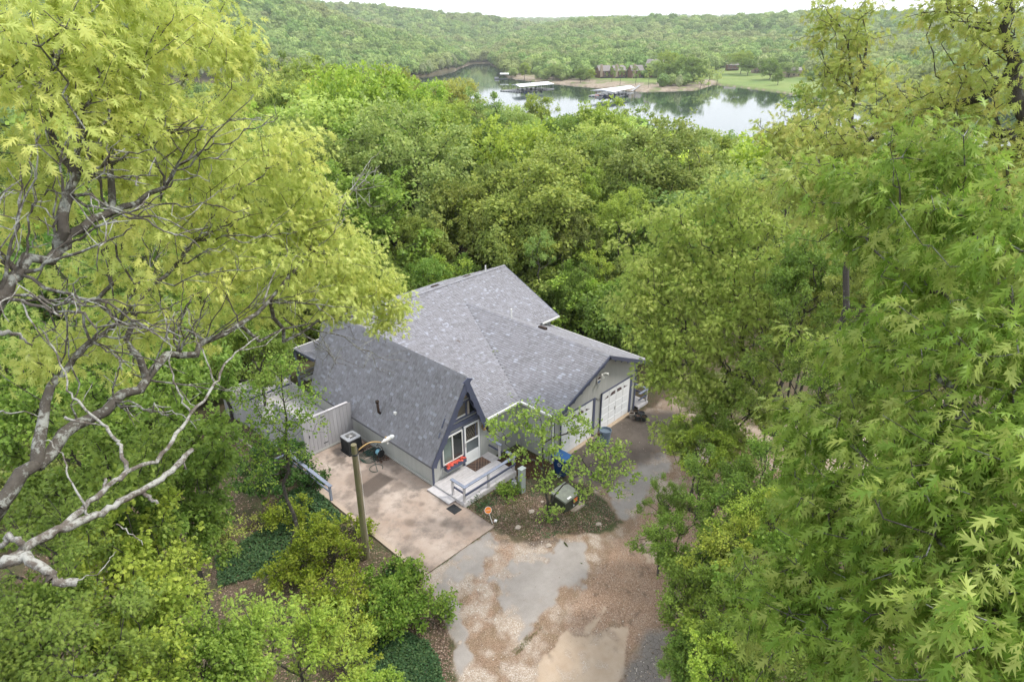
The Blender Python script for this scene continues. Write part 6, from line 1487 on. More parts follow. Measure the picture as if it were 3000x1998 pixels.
# --- smaller crowns in the near left and right corners
T['leafy'] = make_template(21, 8, 2.7, 38, 22, 10, .165, 'star', trunk_r=.10, cr=.33, rmin=.006, spread=.2, droop=.4)
T['leafy2'] = make_template(22, 8, 2.9, 34, 22, 9, .17, 'oak', trunk_r=.10, cr=.33, rmin=.006, spread=.2, droop=.6)
T['small'] = make_template(23, 7, 2.6, 40, 26, 12, .105, 'oval', trunk_r=.08, cr=.28, rmin=.005, spread=.17, droop=.3)
def near(lst):
    for (u, v, W_, d_, c_, k_, lab) in lst:
        tp = far(u, v, d_); z0 = float(H(tp[0], tp[1])); sd = math.hypot(d_, CAM[2]-tp[2]); R_ = W_*sd/F_PX/2; h = max(tp[2]-z0, 1.6)
        put_tree(k_, tp[0], tp[1], h, R_, np.array(COLS[c_])*(.92+.16*rng.random(3)), lab)
near([
 (2080,1560,200,15.5,'mid','low','low green bush between the slim roadside saplings'),
 (2150,1760,220,12.6,'bright','low','bright low bush below the roadside saplings'),
 (2060,1850,150,12.0,'mid','low','low green bush at the bottom, beside the cracked asphalt'),
 (2200,1340,200,19,'mid','low','low green bush under the forked trunk'),
 (2350,1560,260,13.8,'mid','low','low green bush in the shade of the near oak'),
 (2080,1230,150,22.5,'bright','low','low bright bush at the edge of the garage apron'),
 (80,1700,260,10.8,'mid','low','low green bush at the left edge below the broken limb'),
 (260,1880,260,9.8,'bright','low','low bright bush in the bottom left corner'),
 (560,1830,240,10.8,'mid','low','low green bush at the bottom between two lime crowns'),
 (480,1450,220,15.5,'mid','low','low green bush under the tips of the dead limb'),
 (300,1320,260,15.5,'mid','low','low green bush behind the dead limb fork'),
 (2400,880,240,23,'mid','small','green small tree behind the near oak, above the road bend'),
 (2480,1040,230,20,'olive','small','olive small tree in front of the hidden road bend'),
 (2330,800,220,28,'olive','fine','olive tree filling the gap right of the spreading oak'),
 (2620,900,260,21,'mid','small','green small tree deep between the right-hand oaks'),
 (2300,1400,240,15.5,'bright','small','bright small tree at the foot of the forked trunk'),
 (1960,1400,120,18.5,'mid','small','low green sapling beside the brown gravel'),
 (640,1800,320,11,'lime','leafy2','lime crown filling the bottom edge left of the middle'),
 (400,1900,300,10.5,'bright','leafy2','bright green crown low in the bottom left quarter'),
 (1110,1975,150,10.4,'lime','leafy','last lime sprig crown at the bottom edge by the drive'),
 (2060,1200,170,23,'mid','small','green sapling at the road bend under the spreading oak'),
 (2180,1090,200,24,'mid','small','green sapling behind the forked trunk by the road'),
 (430,1120,330,17,'mid','leafy','green tree under the bare lichen limb of the yellow oak'),
 (200,1230,330,14,'mid','leafy','green tree low at the left edge beneath the lichen limbs'),
 (440,1290,260,16.5,'mid','leafy','green crown right of the broken dead limb tips'),
 (60,1480,300,11.5,'mid','leafy2','green crown in the left margin behind the broken limb stub'),
 (300,1500,330,13,'bright','leafy','green crown between the dead limb and the ivy slope'),
 (130,1780,340,10,'mid','leafy2','dark-centred green crown in the bottom left corner'),
 (400,1700,260,12.2,'bright','leafy2','bright green crown along the bottom edge, left of centre'),
 (840,1800,260,11.7,'lime','leafy2','lime crown at the bottom edge beside the holly'),
 (990,1890,240,11,'lime','leafy2','lowest lime crown touching the bottom edge near the drive'),
 (480,960,260,24,'mid','leafy','green tree glimpsed behind the lichen limbs, left of the board walls'),
 (300,900,260,22,'mid','leafy','green tree seen through the middle of the yellow oak'),
 (100,1000,300,19,'mid','leafy','green tree seen through the lower left limbs of the yellow oak'),
 (730,930,200,32,'mid','fine','green tree behind the porch at the left end of the house'),
 (600,860,230,34,'bright','fine','bright tree behind the yellow oak, left of the porch'),
 (1010,700,150,43,'mid','fine','green tree showing between yellow oak and roof ridge'),
 (2110,1330,220,19,'mid','small','fine-leaved tree at the road edge under the spreading oak'),
 (2330,1300,260,17,'mid','small','fine-leaved tree behind the near oak, level with the fork'),
 (2000,1480,190,16.5,'mid','small','small tree leaning over the brown gravel from the right'),
 (2230,1480,260,14.5,'bright','small','bright fine-leaved tree in the lower right thicket'),
 (2050,1660,240,13.5,'mid','small','dark green bush-like tree above the cracked asphalt edge'),
 (2240,1720,260,12,'mid','small','fine-leaved tree in front of the near oak, low right'),
 (2150,1880,170,11.3,'lime','leafy','lime sapling at the bottom right of the drive'),
 (1990,1900,120,12.5,'sage','small','small bluish-green sapling beside the drive at the bottom'),
 (2550,1450,300,15,'mid','small','fine-leaved tree behind the near oak leaves, right middle'),
 (2750,1300,320,16,'olive','small','olive small tree deep behind the near oak leaves'),
 (2500,1750,320,11,'mid','small','fine-leaved crown behind the lowest near oak sprays'),
 (2850,1600,340,12,'mid','small','green crown filling the far right behind the near oak'),
 (2450,560,200,33,'olive','oakf','olive tree behind the near oak, below the tall narrow oak'),
 (2650,600,220,30,'olive','oakf','olive tree right of the tall narrow oak'),
 (2850,620,240,27,'olive','oakf','olive tree near the right edge above the gravel road'),
 (2250,540,180,38,'olive','oakf','olive tree between the spreading oak and the yellow tree'),
 (2400,700,220,26,'mid','fine','green tree behind the near oak, right of the spreading oak'),
 (2620,760,230,24,'olive','fine','olive tree above the hidden stretch of gravel road'),
 (2900,850,280,21,'mid','fine','green tree at the right edge beyond the near oak'),
 (2700,1050,240,20,'olive','small','olive small tree beside the gravel road at the right'),
 (2370,280,140,42,'mid','loose','sparse tree with visible forked trunk against the open water'),
 (2330,450,150,36,'olive','oakf','olive crown at the foot of the sparse lake-side tree'),
])
# --- shrubs and bushes
def shrub(name, u, v, w_, h_, mat, lsz, label, seed, n=26, per=14, dm=None, shape='quad', cr=.13, lift=.0, bm='bark'):
    root = G(u, v+h_*.40); h0 = float(np.hypot(*(root[:2]-CAM[:2]))); k_ = np.linalg.norm(root-CAM)/F_PX
    c = far(u, v, h0+.1); bl = [(c, (w_*k_*.46, (dm or w_*k_*.42), max(h_*k_*.36, .2)), n)]
    big_tree(name, root, [], bl, per, lsz, shape, mat, bm, label, 'shrub', seed, cr, 8, .03, .004, .0, .10, .1, .5, zclip=float(root[2])+.05)
shrub('shrub', 790,1365, 230,170, 'leaf_dark', .10, 'dark glossy evergreen shrub at the lower end of the slab railing', 31, 60, 14)
shrub('shrub', 905,1400, 110,70, 'leaf_dark', .09, 'low dark evergreen growth hugging the outer edge of the slab', 32, 22, 12)
shrub('shrub', 790,1512, 80,80, 'leaf_yew', .07, 'small golden shrub on the ivy slope, left of its twin', 33, 16, 14)
shrub('shrub', 870,1492, 120,70, 'leaf_yew', .07, 'small golden shrub on the ivy slope, right of its twin', 34, 20, 14)
shrub('shrub', 655,1560, 190,110, 'leaf_olive', .08, 'brownish feathery bush among dead leaves left of the golden shrubs', 35, 30, 10)
shrub('shrub', 975,1590, 270,150, 'leaf_yew', .085, 'big yellow-green shrub behind the wooden pole', 36, 75, 15)
shrub('shrub', 870,1660, 190,120, 'leaf_yew', .085, 'yellow-green shrub on the left of the shrub group by the pole', 37, 45, 15)
shrub('shrub', 960,1770, 230,170, 'leaf_yew', .085, 'olive-yellow shrub in the middle front of the shrub group', 38, 60, 15)
shrub('shrub', 1050,1880, 160,140, 'leaf_yew', .08, 'olive-yellow shrub lowest in the group by the drive', 39, 36, 14)
shrub('shrub', 1160,1690, 170,110, 'leaf_mid', .09, 'green leafy shrub growing round the foot of the wooden pole', 40, 45, 14)
shrub('shrub', 1165,1780, 200,150, 'leaf_mid', .09, 'rounded green holly with crooked dark stems near the drive', 41, 55, 14)
shrub('shrub', 1180,1690, 90,70, 'leaf_dark', .08, 'darker clipped shrub touching the slab edge', 42, 22, 14)
shrub('shrub', 1290,1760, 100,150, 'leaf_mid', .08, 'upright leafy sapling standing alone at the drive edge', 43, 20, 8)
shrub('shrub', 1488,1438, 70,44, 'leaf_mid', .07, 'rounded green bush against the front fascia of the deck', 44, 16, 12)
shrub('shrub', 1435,1468, 90,30, 'leaf_ivy', .06, 'low green plant patch between deck and orange sign', 45, 12, 9)
shrub('shrub', 600,1330, 130,90, 'leaf_mid', .09, 'green bush at the outer corner of the lower concrete slab', 46, 26, 12)
# ---------------------------------------------------------------- ground cover
def scatter(name, poly, n, size, mat, seed, shape='quad', flat=.9, lift=(.0, .03), tilt=.25, width=1., clip=None, per=1, spread=.0, droop=0.):
    rg = np.random.default_rng(seed); poly = np.array(poly)[:, :2]; lo_, hi_ = poly.min(0), poly.max(0); out = []
    tot = 0
    while tot < n:
        q = lo_+rg.random((n, 2))*(hi_-lo_); sd = poly_sd(q[:, 0], q[:, 1], poly); q = q[sd+.25*(fbm(q[:, 0], q[:, 1], .8, seed)-.5) > 0]
        if clip is not None: q = q[clip(q[:, 0], q[:, 1]) > rg.random(len(q))]
        out.append(q); tot += len(q)
    q = np.vstack(out)[:n]; z = H(q[:, 0], q[:, 1]); z = z+rg.uniform(*lift, size=len(q)); C = np.column_stack([q, z])
    D = rg.normal(size=(n, 3))*np.array([1, 1, tilt]); N = rg.normal(size=(n, 3))*tilt+np.array([0, 0, 1.])
    if shape == 'blade': D = rg.normal(size=(n, 3))*.35+np.array([0, 0, 1.]); N = rg.normal(size=(n, 3))
    D = nrm(D); N = nrm(N-D*np.sum(N*D, 1, keepdims=True)); X_ = np.cross(D, N)
    fr = (C, D, N, X_, size*(.6+.8*rg.random((n, 1))), rg.random(n), rg.random(n))
    o = obj(name, leaf_mesh(name, fr, 'quad' if shape == 'blade' else shape, width), MAT[mat]); o['kind'] = 'stuff'; return o
IVY1 = px([(560,250),(700,190),(820,240),(900,330),(1010,420),(900,520),(560,760),(470,800),(100,900),(60,700),(300,560),(470,430)], **q2)
IVY2 = px([(1150,1180),(1300,1230),(1450,1220),(1590,1290),(1660,1420),(1700,1600),(1250,1640),(1150,1400)], **q2)
scatter('ivy', IVY1, 15000, .075, 'leaf_ivy', 61, 'quad', lift=(.0, .14), tilt=.45, width=1.2)
scatter('ivy', IVY2, 9000, .07, 'leaf_ivy', 62, 'quad', lift=(.0, .12), tilt=.45, width=1.2)
YARD = px([(610,320),(950,150),(1060,140),(1200,300),(1450,180),(1560,260),(1680,420),(1600,470),(1450,520),(1300,500),(1100,550),(830,470)], **q1)
scatter('ivy', YARD, 2600, .05, 'leaf_ivy', 63, 'quad', lift=(.0, .05), tilt=.5, width=1.1, clip=lambda x, y: S((fbm(x, y, 1.0, 71)-.42)/.15))
scatter('grass', YARD, 3500, .09, 'grass_blade', 64, 'blade', width=.12, lift=(-.01, .0), clip=lambda x, y: S((fbm(x, y, .9, 72)-.46)/.1))
notroad = lambda x, y: S(-poly_sd(x, y, DRIVE)/.35+.15)
scatter('fallen_leaves', YARD, 9000, .06, 'leaf_litter', 65, 'quad', lift=(.005, .02), tilt=.3, clip=notroad)
LEFTY = np.array([(-3.7,-3.0),(-3.7,9.5),(-1,12),(-10,16),(-16,8),(-12,-2),(-8,-6),(-5,-7),(-4.2,-4.2)])
scatter('fallen_leaves', LEFTY, 20000, .075, 'leaf_litter', 66, 'quad', lift=(.005, .03), tilt=.3, width=.9)
EDGE1 = px([(1480,780),(1560,900),(1640,1080),(1720,1200),(1800,1640),(1550,1640),(1400,1200),(1350,1000)], **q2)
scatter('fallen_leaves', EDGE1, 3000, .06, 'leaf_litter', 67, 'quad', lift=(.005, .02), tilt=.3, clip=notroad)
scatter('fallen_leaves', px([(2050,-200),(2450,-100),(2700,-250),(2500,-500),(2100,-480)], **q1), 1800, .08, 'leaf_litter', 68, 'quad', lift=(.005, .02), clip=notroad)
scatter('grass', GRASSR, 6000, .12, 'grass_blade', 69, 'blade', width=.14, lift=(-.01, 0))
def strip(pp, w_):
    P = px(pp, **q1); d = nrm(P[-1]-P[0]); nn = np.array([-d[1], d[0]])*w_; return np.vstack([P+nn, (P-nn)[::-1]])
scatter('grass', strip([(330,798),(560,640),(790,482)], .05), 700, .06, 'grass_blade', 73, 'blade', width=.22, lift=(-.01, 0), clip=lambda x, y: S((fbm(x, y, .35, 74)-.38)/.1))
scatter('grass', strip([(1298,560),(1360,640),(1425,715)], .04), 350, .06, 'grass_blade', 75, 'blade', width=.22, lift=(-.01, 0))
scatter('grass', strip([(1150,1130),(1060,1220),(960,1330)], .10), 500, .06, 'grass_blade', 76, 'blade', width=.2, lift=(-.01, 0), clip=lambda x, y: S((fbm(x, y, .3, 77)-.42)/.1))
for i, (u, v, lab) in enumerate(((1340, 1003, 'small dead leaf sprig lying high on the main roof'), (1449, 1034, 'small green leaf sprig lying near the roof valley'))):
    p = on_m(u, v)+np.array([0, -.02, .05]); fr = leaf_frames(p[None], 7, .07, .10, None, .1, .9, 90+i); fr = (fr[0]-p,)+fr[1:]; o = obj('leaf_sprig', leaf_mesh('leaf_sprig', fr, 'oak'), MAT['leaf_litter' if i == 0 else 'leaf_lime'], None, Vector(p)); tag(o, lab, 'leaf sprig')
scatter('mulch', MULCHP, 4500, .06, 'leaf_mulch', 70, 'quad', lift=(.005, .05), tilt=.5, width=.7)
o = scatter('fallen_leaves', [(-.6,3.0),(-.02,3.0),(-.02,5.0),(-.5,5.0),(-.75,4.1)], 900, .05, 'leaf_mulch', 71, 'quad', lift=(.07, .10), tilt=.4)
# loose gravel
rg = np.random.default_rng(80); N_ = 60000; gxy = np.column_stack([rg.uniform(-6, 13.3, N_), rg.uniform(-14, 0, N_)]); ga = gattrs(gxy[:, 0], gxy[:, 1])
pr = np.clip(ga['stone']*1.0+ga['brown']*.55, 0, 1)*(1-ga['asph']*.85)*(1-ga['tan']*.9)*(1-ga['dark']*.95)+ga['dark']*.015; kp = rg.random(N_) < pr*.42; gxy = gxy[kp]; st = ga['stone'][kp]
n = len(gxy); z = H(gxy[:, 0], gxy[:, 1]); s_ = .011+.016*rg.random(n)**2.5
oct_ = np.array([(1,0,0),(0,1,0),(-1,0,0),(0,-1,0),(0,0,.75),(.6,.6,.5),(-.55,.6,.45),(-.6,-.55,.5),(.55,-.6,.4)], float); of = np.array([(0,5,8),(5,0,1),(1,6,5),(6,1,2),(2,7,6),(7,2,3),(3,8,7),(8,3,0),(5,6,4),(6,7,4),(7,8,4),(8,5,4)])
a = rg.random(n)*6.28; ca_, sa_ = np.cos(a), np.sin(a); V = oct_[None]*s_[:, None, None]*(.7+.6*rg.random((n, 1, 3))); V = np.stack([V[..., 0]*ca_[:, None]-V[..., 1]*sa_[:, None], V[..., 0]*sa_[:, None]+V[..., 1]*ca_[:, None], V[..., 2]], -1)+np.column_stack([gxy, z+.006])[:, None]
tone_ = np.clip(rg.random(n)*.75+.3*st, 0, 1)
t_ = NT('gravel_stone'); t_.done(t_.bsdf(t_.ramp(t_.attr('tone'), [(0, (.14, .09, .065)), (.35, (.34, .26, .19)), (.7, (.46, .40, .34)), (1, (.62, .58, .53))]), .85, .2))
o = obj('gravel', mesh_np('gravel', V.reshape(-1, 3), (of[None]+(np.arange(n)*9)[:, None, None]).reshape(-1, 3), {'tone': ('POINT', np.repeat(tone_, 9))}), MAT['gravel_stone']); o['kind'] = 'stuff'
print('gravel', n)
# ================================================================ across the lake
def quadpts(L, z): return [at(u, v, z=z) for u, v in L]
def dock(label, deckpx, roofpx, gang=None, sign=None, nsl=7, extra=None):
    zd = WATER+.55; zr = WATER+4.2
    d = quadpts(deckpx, zd); r_ = quadpts(roofpx, zr); t = empty('boat_dock', (*d[0][:2], WATER), label, 'dock')
    a, b, c = d[0], d[1], d[2]; e = a+(c-b)
    def P(s, q, z): p = a+(b-a)*s+(c-b)*q; return np.array([p[0], p[1], z])
    W_ = np.linalg.norm(b-a); L_ = np.linalg.norm(c-b)
    MB().prism([P(0,0,zd),P(1,0,zd),P(1,.06,zd),P(0,.06,zd)], (0,0,-.5)).build('walkway', MAT['dock_deck'], t)
    MB().prism([P(.44,.06,zd),P(.56,.06,zd),P(.56,1,zd),P(.44,1,zd)], (0,0,-.5)).build('walkway', MAT['dock_deck'], t)
    for s in (0.02, .98): MB().prism([P(s-.02,.06,zd),P(s+.02,.06,zd),P(s+.02,1,zd),P(s-.02,1,zd)], (0,0,-.4)).build('walkway', MAT['dock_deck'], t)
    for k in range(nsl+1):
        q = .08+.90*k/nsl
        for s0, s1 in ((.04,.44),(.56,.96)): MB().prism([P(s0,q-.008,zd),P(s1,q-.008,zd),P(s1,q+.008,zd),P(s0,q+.008,zd)], (0,0,-.35)).build('finger', MAT['dock_deck'], t)
    for k in range(8): s = .03+.13*k; MB().prism([P(s,-.004,zd-.15),P(s+.06,-.004,zd-.15),P(s+.06,.05,zd-.15),P(s,.05,zd-.15)], (0,0,-.5)).build('float', MAT['dock_dark'], t)
    rl, rb, rr_, rf = [np.array(p) for p in r_]
    mid1 = (rl+rf)/2+[0,0,.9]; mid2 = (rb+rr_)/2+[0,0,.9]
    MB().prism([rl,mid1,mid2,rb], (0,0,.12)).build('roof', MAT['dock_roof'], t); MB().prism([mid1,rf,rr_,mid2], (0,0,.12)).build('roof', MAT['dock_roof'], t)
    MB().prism([rl,rf,mid1], (0,0,.1)).build('gable', MAT['dock_roof'], t)
    for k in range(nsl+1):
        q = .03+.94*k/nsl
        for s in (0.03, .5, .97):
            p = (rl*(1-s)+rf*s)*(1-q)+(rb*(1-s)+rr_*s)*q; MB().beam((p[0],p[1],zd), (p[0],p[1],p[2]+(.7 if s == .5 else 0)), .12, .12, (1,0,0)).build('column', MAT['lamp_metal'], t)
    for k, (q, s, big) in enumerate([(.14,.22,1),(.27,.25,1),(.42,.2,1),(.55,.24,1),(.70,.22,1),(.22,.78,1),(.38,.80,1),(.52,.78,1),(.68,.8,1)]):
        p = (rl*(1-s)+rf*s)*(1-q)+(rb*(1-s)+rr_*s)*q; ax = nrm((rf-rl)*np.array([1,1,0])); sd_ = np.cross(ax, [0,0,1])
        bt = empty('boat', (p[0],p[1],WATER), '%s motor boat, %s of the %s side slips under the %s' % (['white','blue-hulled','white','dark-covered','white','blue-hulled','white','white','dark-covered'][k], ['first','second','third','fourth','fifth','first','second','third','fourth'][k], 'left' if k < 5 else 'right', label.split(' dock')[0]+' dock'), 'boat', 'boats under the dock roofs')
        hm = ['boat_white','boat_blue','boat_white','dock_dark','boat_white','boat_blue','boat_white','boat_white','dock_dark'][k]
        o_ = np.array([p[0],p[1],WATER+.1]); hull = []
        for f, ww in ((-1,.9),(.35,1.0),(.8,.6),(1.15,.05)): hull.append((f*2.6, ww*1.0))
        V = []; 
        for zz, kk in ((0,.72),(.85,1.)):
            for f, ww in hull: V.append(o_+ax*f*kk+sd_*ww*kk+[0,0,zz])
            for f, ww in hull[::-1]: V.append(o_+ax*f*kk-sd_*ww*kk+[0,0,zz])
        MB().add(V, [tuple(range(8))[::-1], tuple(range(8,16))]+[(i,(i+1)%8,8+(i+1)%8,8+i) for i in range(8)]).build('hull', MAT[hm], bt)
        MB().add([o_+ax*a_+sd_*b_+[0,0,z_] for a_,b_,z_ in ((.2,.8,.85),(.2,-.8,.85),(.9,-.7,.85),(.9,.7,.85),(.2,.7,1.5),(.2,-.7,1.5))], [(0,1,5,4),(4,5,2,3),(0,4,3),(1,2,5),(0,3,2,1)]).build('windscreen', MAT['glass_dark'], bt)
    if gang: g0, g1 = at(*gang[0], z=WATER+.6), G(*gang[1])+[0,0,.5]; MB().beam(g0, g1, 1.4, .25).build('gangway', MAT['dock_deck'], t); MB().beam(g0+[0,0,1], g1+[0,0,1], .08, .08).build('gangway_rail', MAT['lamp_metal'], t)
    if sign: p = at(*sign, z=WATER+3.3); q = nrm((b-a)); MB().beam(p-q*.9, p+q*.9, .08, 1.3).build('sign_board', MAT['paper_white'], t)
    return t, P
dock('long grey-roofed boat dock, the left one of the two big docks', [(1465,265.5),(1524,269.5),(1624,260)], [(1498,249),(1588,241.5),(1624,247.3),(1523,256)], None, None, 8)
tb, PB = dock('white-roofed boat dock, the right one with orange kayaks', [(1724.5,280.5),(1799,284),(1856,271)], [(1728,266.5),(1832,254),(1860,257.5),(1798,270.8)], ((1851,267.5),(1874,253)), (1763.5,268.6), 6)
for i in range(5):
    c = PB(.30+.11*i, .035, WATER+.6); q = nrm(PB(1,0,0)-PB(0,0,0))
    o = MB().tube([c-q*1.3, c-q*.8+[0,0,.1], c+q*.8+[0,0,.1], c+q*1.3], [.05,.33,.33,.05], 8).build('kayak', MAT['orange_red']); tag(o, ['leftmost orange kayak on the front walkway of the white-roofed dock','second kayak from left on the white-roofed dock walkway','middle kayak of the five on the white-roofed dock','fourth kayak from left on the white-roofed dock walkway','rightmost kayak on the white-roofed dock walkway'][i], 'kayak', 'kayaks on the dock')
c = at(1762, 275, z=WATER+.6); t = empty('speed_boat', c, 'white motor boat on its lift at the end of the white-roofed dock', 'boat')
t = empty('small_dock', at(1468, 231, z=WATER), 'small covered swim dock out in the inlet, left of the big docks', 'dock')
c = at(1468, 231, z=WATER+.5); q = np.array([*R2, 0]); f_ = np.array([*F2, 0])
MB().prism([c-q*6-f_*3, c+q*6-f_*3, c+q*6+f_*3, c-q*6+f_*3], (0,0,-.5)).build('float', MAT['dock_dark'], t)
MB().prism([c-q*1+f_*-3+[0,0,3.6], c+q*7-f_*3+[0,0,3.6], c+q*7+f_*4+[0,0,4.3], c-q*1+f_*4+[0,0,4.3]], (0,0,.2)).build('roof', MAT['dock_roof'], t)
for a, b in ((-.5,-2.5),(6.5,-2.5),(6.5,3),(-.5,3),(3,-2.5)): p = c+q*a+f_*b; MB().box(p-(.1,.1,0), p+(.1,.1,3.7)).build('column', MAT['cabinet_green'], t)
for a in (-5,-3.2): p = c+q*a; MB().box(p-(.8,.8,0), p+(.8,.8,1.3)).build('boat_lift', MAT['dock_deck'], t)
for b in t.children: pass
bpy.data.objects.remove(bpy.data.objects['speed_boat'])
p = at(1745, 0, z=1) if False else None
# houses on the far shore: base pixel, width m, depth m, wall height, roof rise
def far_house(name, u, v, wd, dp, h, rise, wall, roof, label, win=3, ang=0., cat='house', chim=None, floors=1, deck=False, group=None):
    b0 = G(u, v); t = empty(name, b0, label, cat, group); ca_, sa_ = math.cos(ang), math.sin(ang)
    X_ = np.array([*(R2*ca_+F2*sa_), 0]); Y_ = np.array([*(-R2*sa_+F2*ca_), 0]); U_ = np.array([0, 0, 1.])
    def Q(x, y, z): return b0+X_*x+Y_*y+U_*z
    w2 = wd/2
    MB().prism([Q(-w2,0,-2),Q(w2,0,-2),Q(w2,dp,-2),Q(-w2,dp,-2)], (0,0,h+2)).build('wall', MAT[wall], t)
    for y0 in (0, dp): MB().prism([Q(-w2,y0,h),Q(w2,y0,h),Q(w2,y0,h),Q(0,y0,h)][:3], (0,0,.01))
    o_ = .5
    MB().prism([Q(-w2-o_,-o_,h),Q(w2+o_,-o_,h),Q(w2+o_,dp/2,h+rise),Q(-w2-o_,dp/2,h+rise)], (0,0,.2)).build('roof', MAT[roof], t)
    MB().prism([Q(-w2-o_,dp/2,h+rise),Q(w2+o_,dp/2,h+rise),Q(w2+o_,dp+o_,h),Q(-w2-o_,dp+o_,h)], (0,0,.2)).build('roof', MAT[roof], t)
    for s in (-1,1): MB().prism([Q(s*(w2-.05),0,h),Q(s*(w2-.05),dp,h),Q(s*(w2-.05),dp/2,h+rise)], X_*.04*s).build('gable', MAT[wall], t)
    for fl in range(floors):
        for k in range(win):
            x = -w2+wd*(k+.5)/win; z0 = .9+fl*h/floors; hh = min(1.3, h/floors-1.2)
            f = MB().prism([Q(x-.75,-.02,z0-.1),Q(x+.75,-.02,z0-.1),Q(x+.75,-.02,z0+hh+.1),Q(x-.75,-.02,z0+hh+.1)], -Y_*.06).build('window', MAT['far_pale'], t)
            MB().prism([Q(x-.62,-.09,z0),Q(x+.62,-.09,z0),Q(x+.62,-.09,z0+hh),Q(x-.62,-.09,z0+hh)], -Y_*.03).build('pane', MAT['glass_dark'], f)
    if chim is not None: MB().prism([Q(chim-1.0,-1.2,-1),Q(chim+1.0,-1.2,-1),Q(chim+1.0,-.1,-1),Q(chim-1.0,-.1,-1)], (0,0,h+rise+2.2)).build('chimney', MAT['far_tan'], t)
    if deck:
        MB().prism([Q(-w2,-3.2,1.6),Q(w2,-3.2,1.6),Q(w2,-.2,1.6),Q(-w2,-.2,1.6)], (0,0,.2)).build('deck', MAT['wood_grey'], t)
        for k in range(5): x = -w2+.2+(wd-.4)*k/4; MB().prism([Q(x-.1,-3.1,-2),Q(x+.1,-3.1,-2),Q(x+.1,-2.9,-2),Q(x-.1,-2.9,-2)], (0,0,4.6)).build('post', MAT['far_brown'], t)
        MB().prism([Q(-w2,-3.2,2.6),Q(w2,-3.2,2.6),Q(w2,-3.1,2.6),Q(-w2,-3.1,2.6)], (0,0,.12)).build('deck_rail', MAT['far_brown'], t)
    return t, Q
gh = 'chalets with stone chimneys on the far shore'
for i, (u, c_) in enumerate(((1772,-3.6),(1816,-3.6),(1868,-3.6))):
    t, Q = far_house('chalet', u, 229, 10.5, 9, 5.2, 4.2, 'far_brown', 'far_roof', ['leftmost chalet with tan stone chimney above the white-roofed dock','middle chalet with tan chimney, behind a slender tree','chalet with tallest tan chimney, left of the big brown house'][i], 3, .25, 'house', c_, 2, group=gh)
    MB().prism([Q(-5.5,-3.5,-2.0),Q(4.5,-3.5,-2.0),Q(4.5,-3.3,-2.0),Q(-5.5,-3.3,-2.0)], (0,0,2.9)).build('skirt_wall', MAT['far_dark'], t)
t, Q = far_house('lake_house', 1912, 228, 13, 12, 8.6, 5.0, 'far_brown', 'far_roof', 'largest brown house with steep tan-grey roof beside tall shore trees', 3, -.45, 'house', None, 2)
far_house('lake_house', 2146, 207.5, 10.5, 8, 4.6, 2.2, 'far_brown', 'far_roof', 'red-brown two-storey house standing free on the lawn', 3, -.1, 'house', None, 2, deck=True)
far_house('lake_house', 2083, 196, 9, 7, 3.0, 1.5, 'far_brown', 'far_pale', 'low house with pale roof behind the round-crowned tree on the lawn', 3)
far_house('lake_house', 2222, 214, 9, 7, 5, 2.2, 'far_tan', 'far_roof', 'tan house with wooden stairs down to the lawn', 3, 0, 'house', None, 2, deck=True)
far_house('lake_house', 2325, 226, 12, 9, 4.5, 2.4, 'far_tan', 'far_roof', 'brown-roofed house left of the long terrace, behind tall oak foliage', 3)
far_house('terrace', 2440, 226, 26, 9, 5, 2.6, 'far_tan', 'far_roof', 'long tan terrace building behind the tall narrow oak', 6, 0, 'building', None, 2)
far_house('pavilion', 1556, 214, 9, 5, 2.4, .8, 'far_dark', 'dock_roof', 'low open pavilion with white roof behind the left dock', 2, 0, 'shelter')
far_house('boathouse', 1521, 246, 6, 4, 2.2, .8, 'far_brown', 'far_roof', 'small brown hut with flat grey roof at the shore behind the left dock', 2, 0, 'shed')
t, Q = far_house('cabin', 918, 440, 7, 6, 2.6, 1.2, 'cabinet_green', 'pipe_black', 'dark green cabin half hidden in the trees right of the yellow oak', 2, .3, 'cabin') if False else (None, None)
b0 = far(922, 425, 66); b0[2] = float(H(b0[0], b0[1])); 
t = empty('cabin', b0, 'dark green cabin half hidden in the trees right of the yellow oak', 'cabin'); q = np.array([*R2,0]); f_ = np.array([*F2,0]); zt_ = far(922,412,66)[2]
MB().prism([b0-q*2.2-f_*0-[0,0,1], b0+q*.7-[0,0,1], b0+q*.7+f_*5-[0,0,1], b0-q*2.2+f_*5-[0,0,1]], (0,0,zt_-b0[2]+1)).build('wall', MAT['cabinet_green'], t)
MB().prism([[*(b0-q*2.6-f_*.6)[:2], zt_], [*(b0+q*1.1-f_*.6)[:2], zt_], [*(b0+q*1.1+f_*5.5)[:2], zt_+.3], [*(b0-q*2.6+f_*5.5)[:2], zt_+.3]], (0,0,.15)).build('roof', MAT['pipe_black'], t)
MB().prism([[*(b0-q*.3-f_*.03)[:2], zt_-1.9], [*(b0+q*.5-f_*.03)[:2], zt_-1.9], [*(b0+q*.5-f_*.03)[:2], zt_-.3], [*(b0-q*.3-f_*.03)[:2], zt_-.3]], -f_*.05).build('window', MAT['glass_dark'], t)
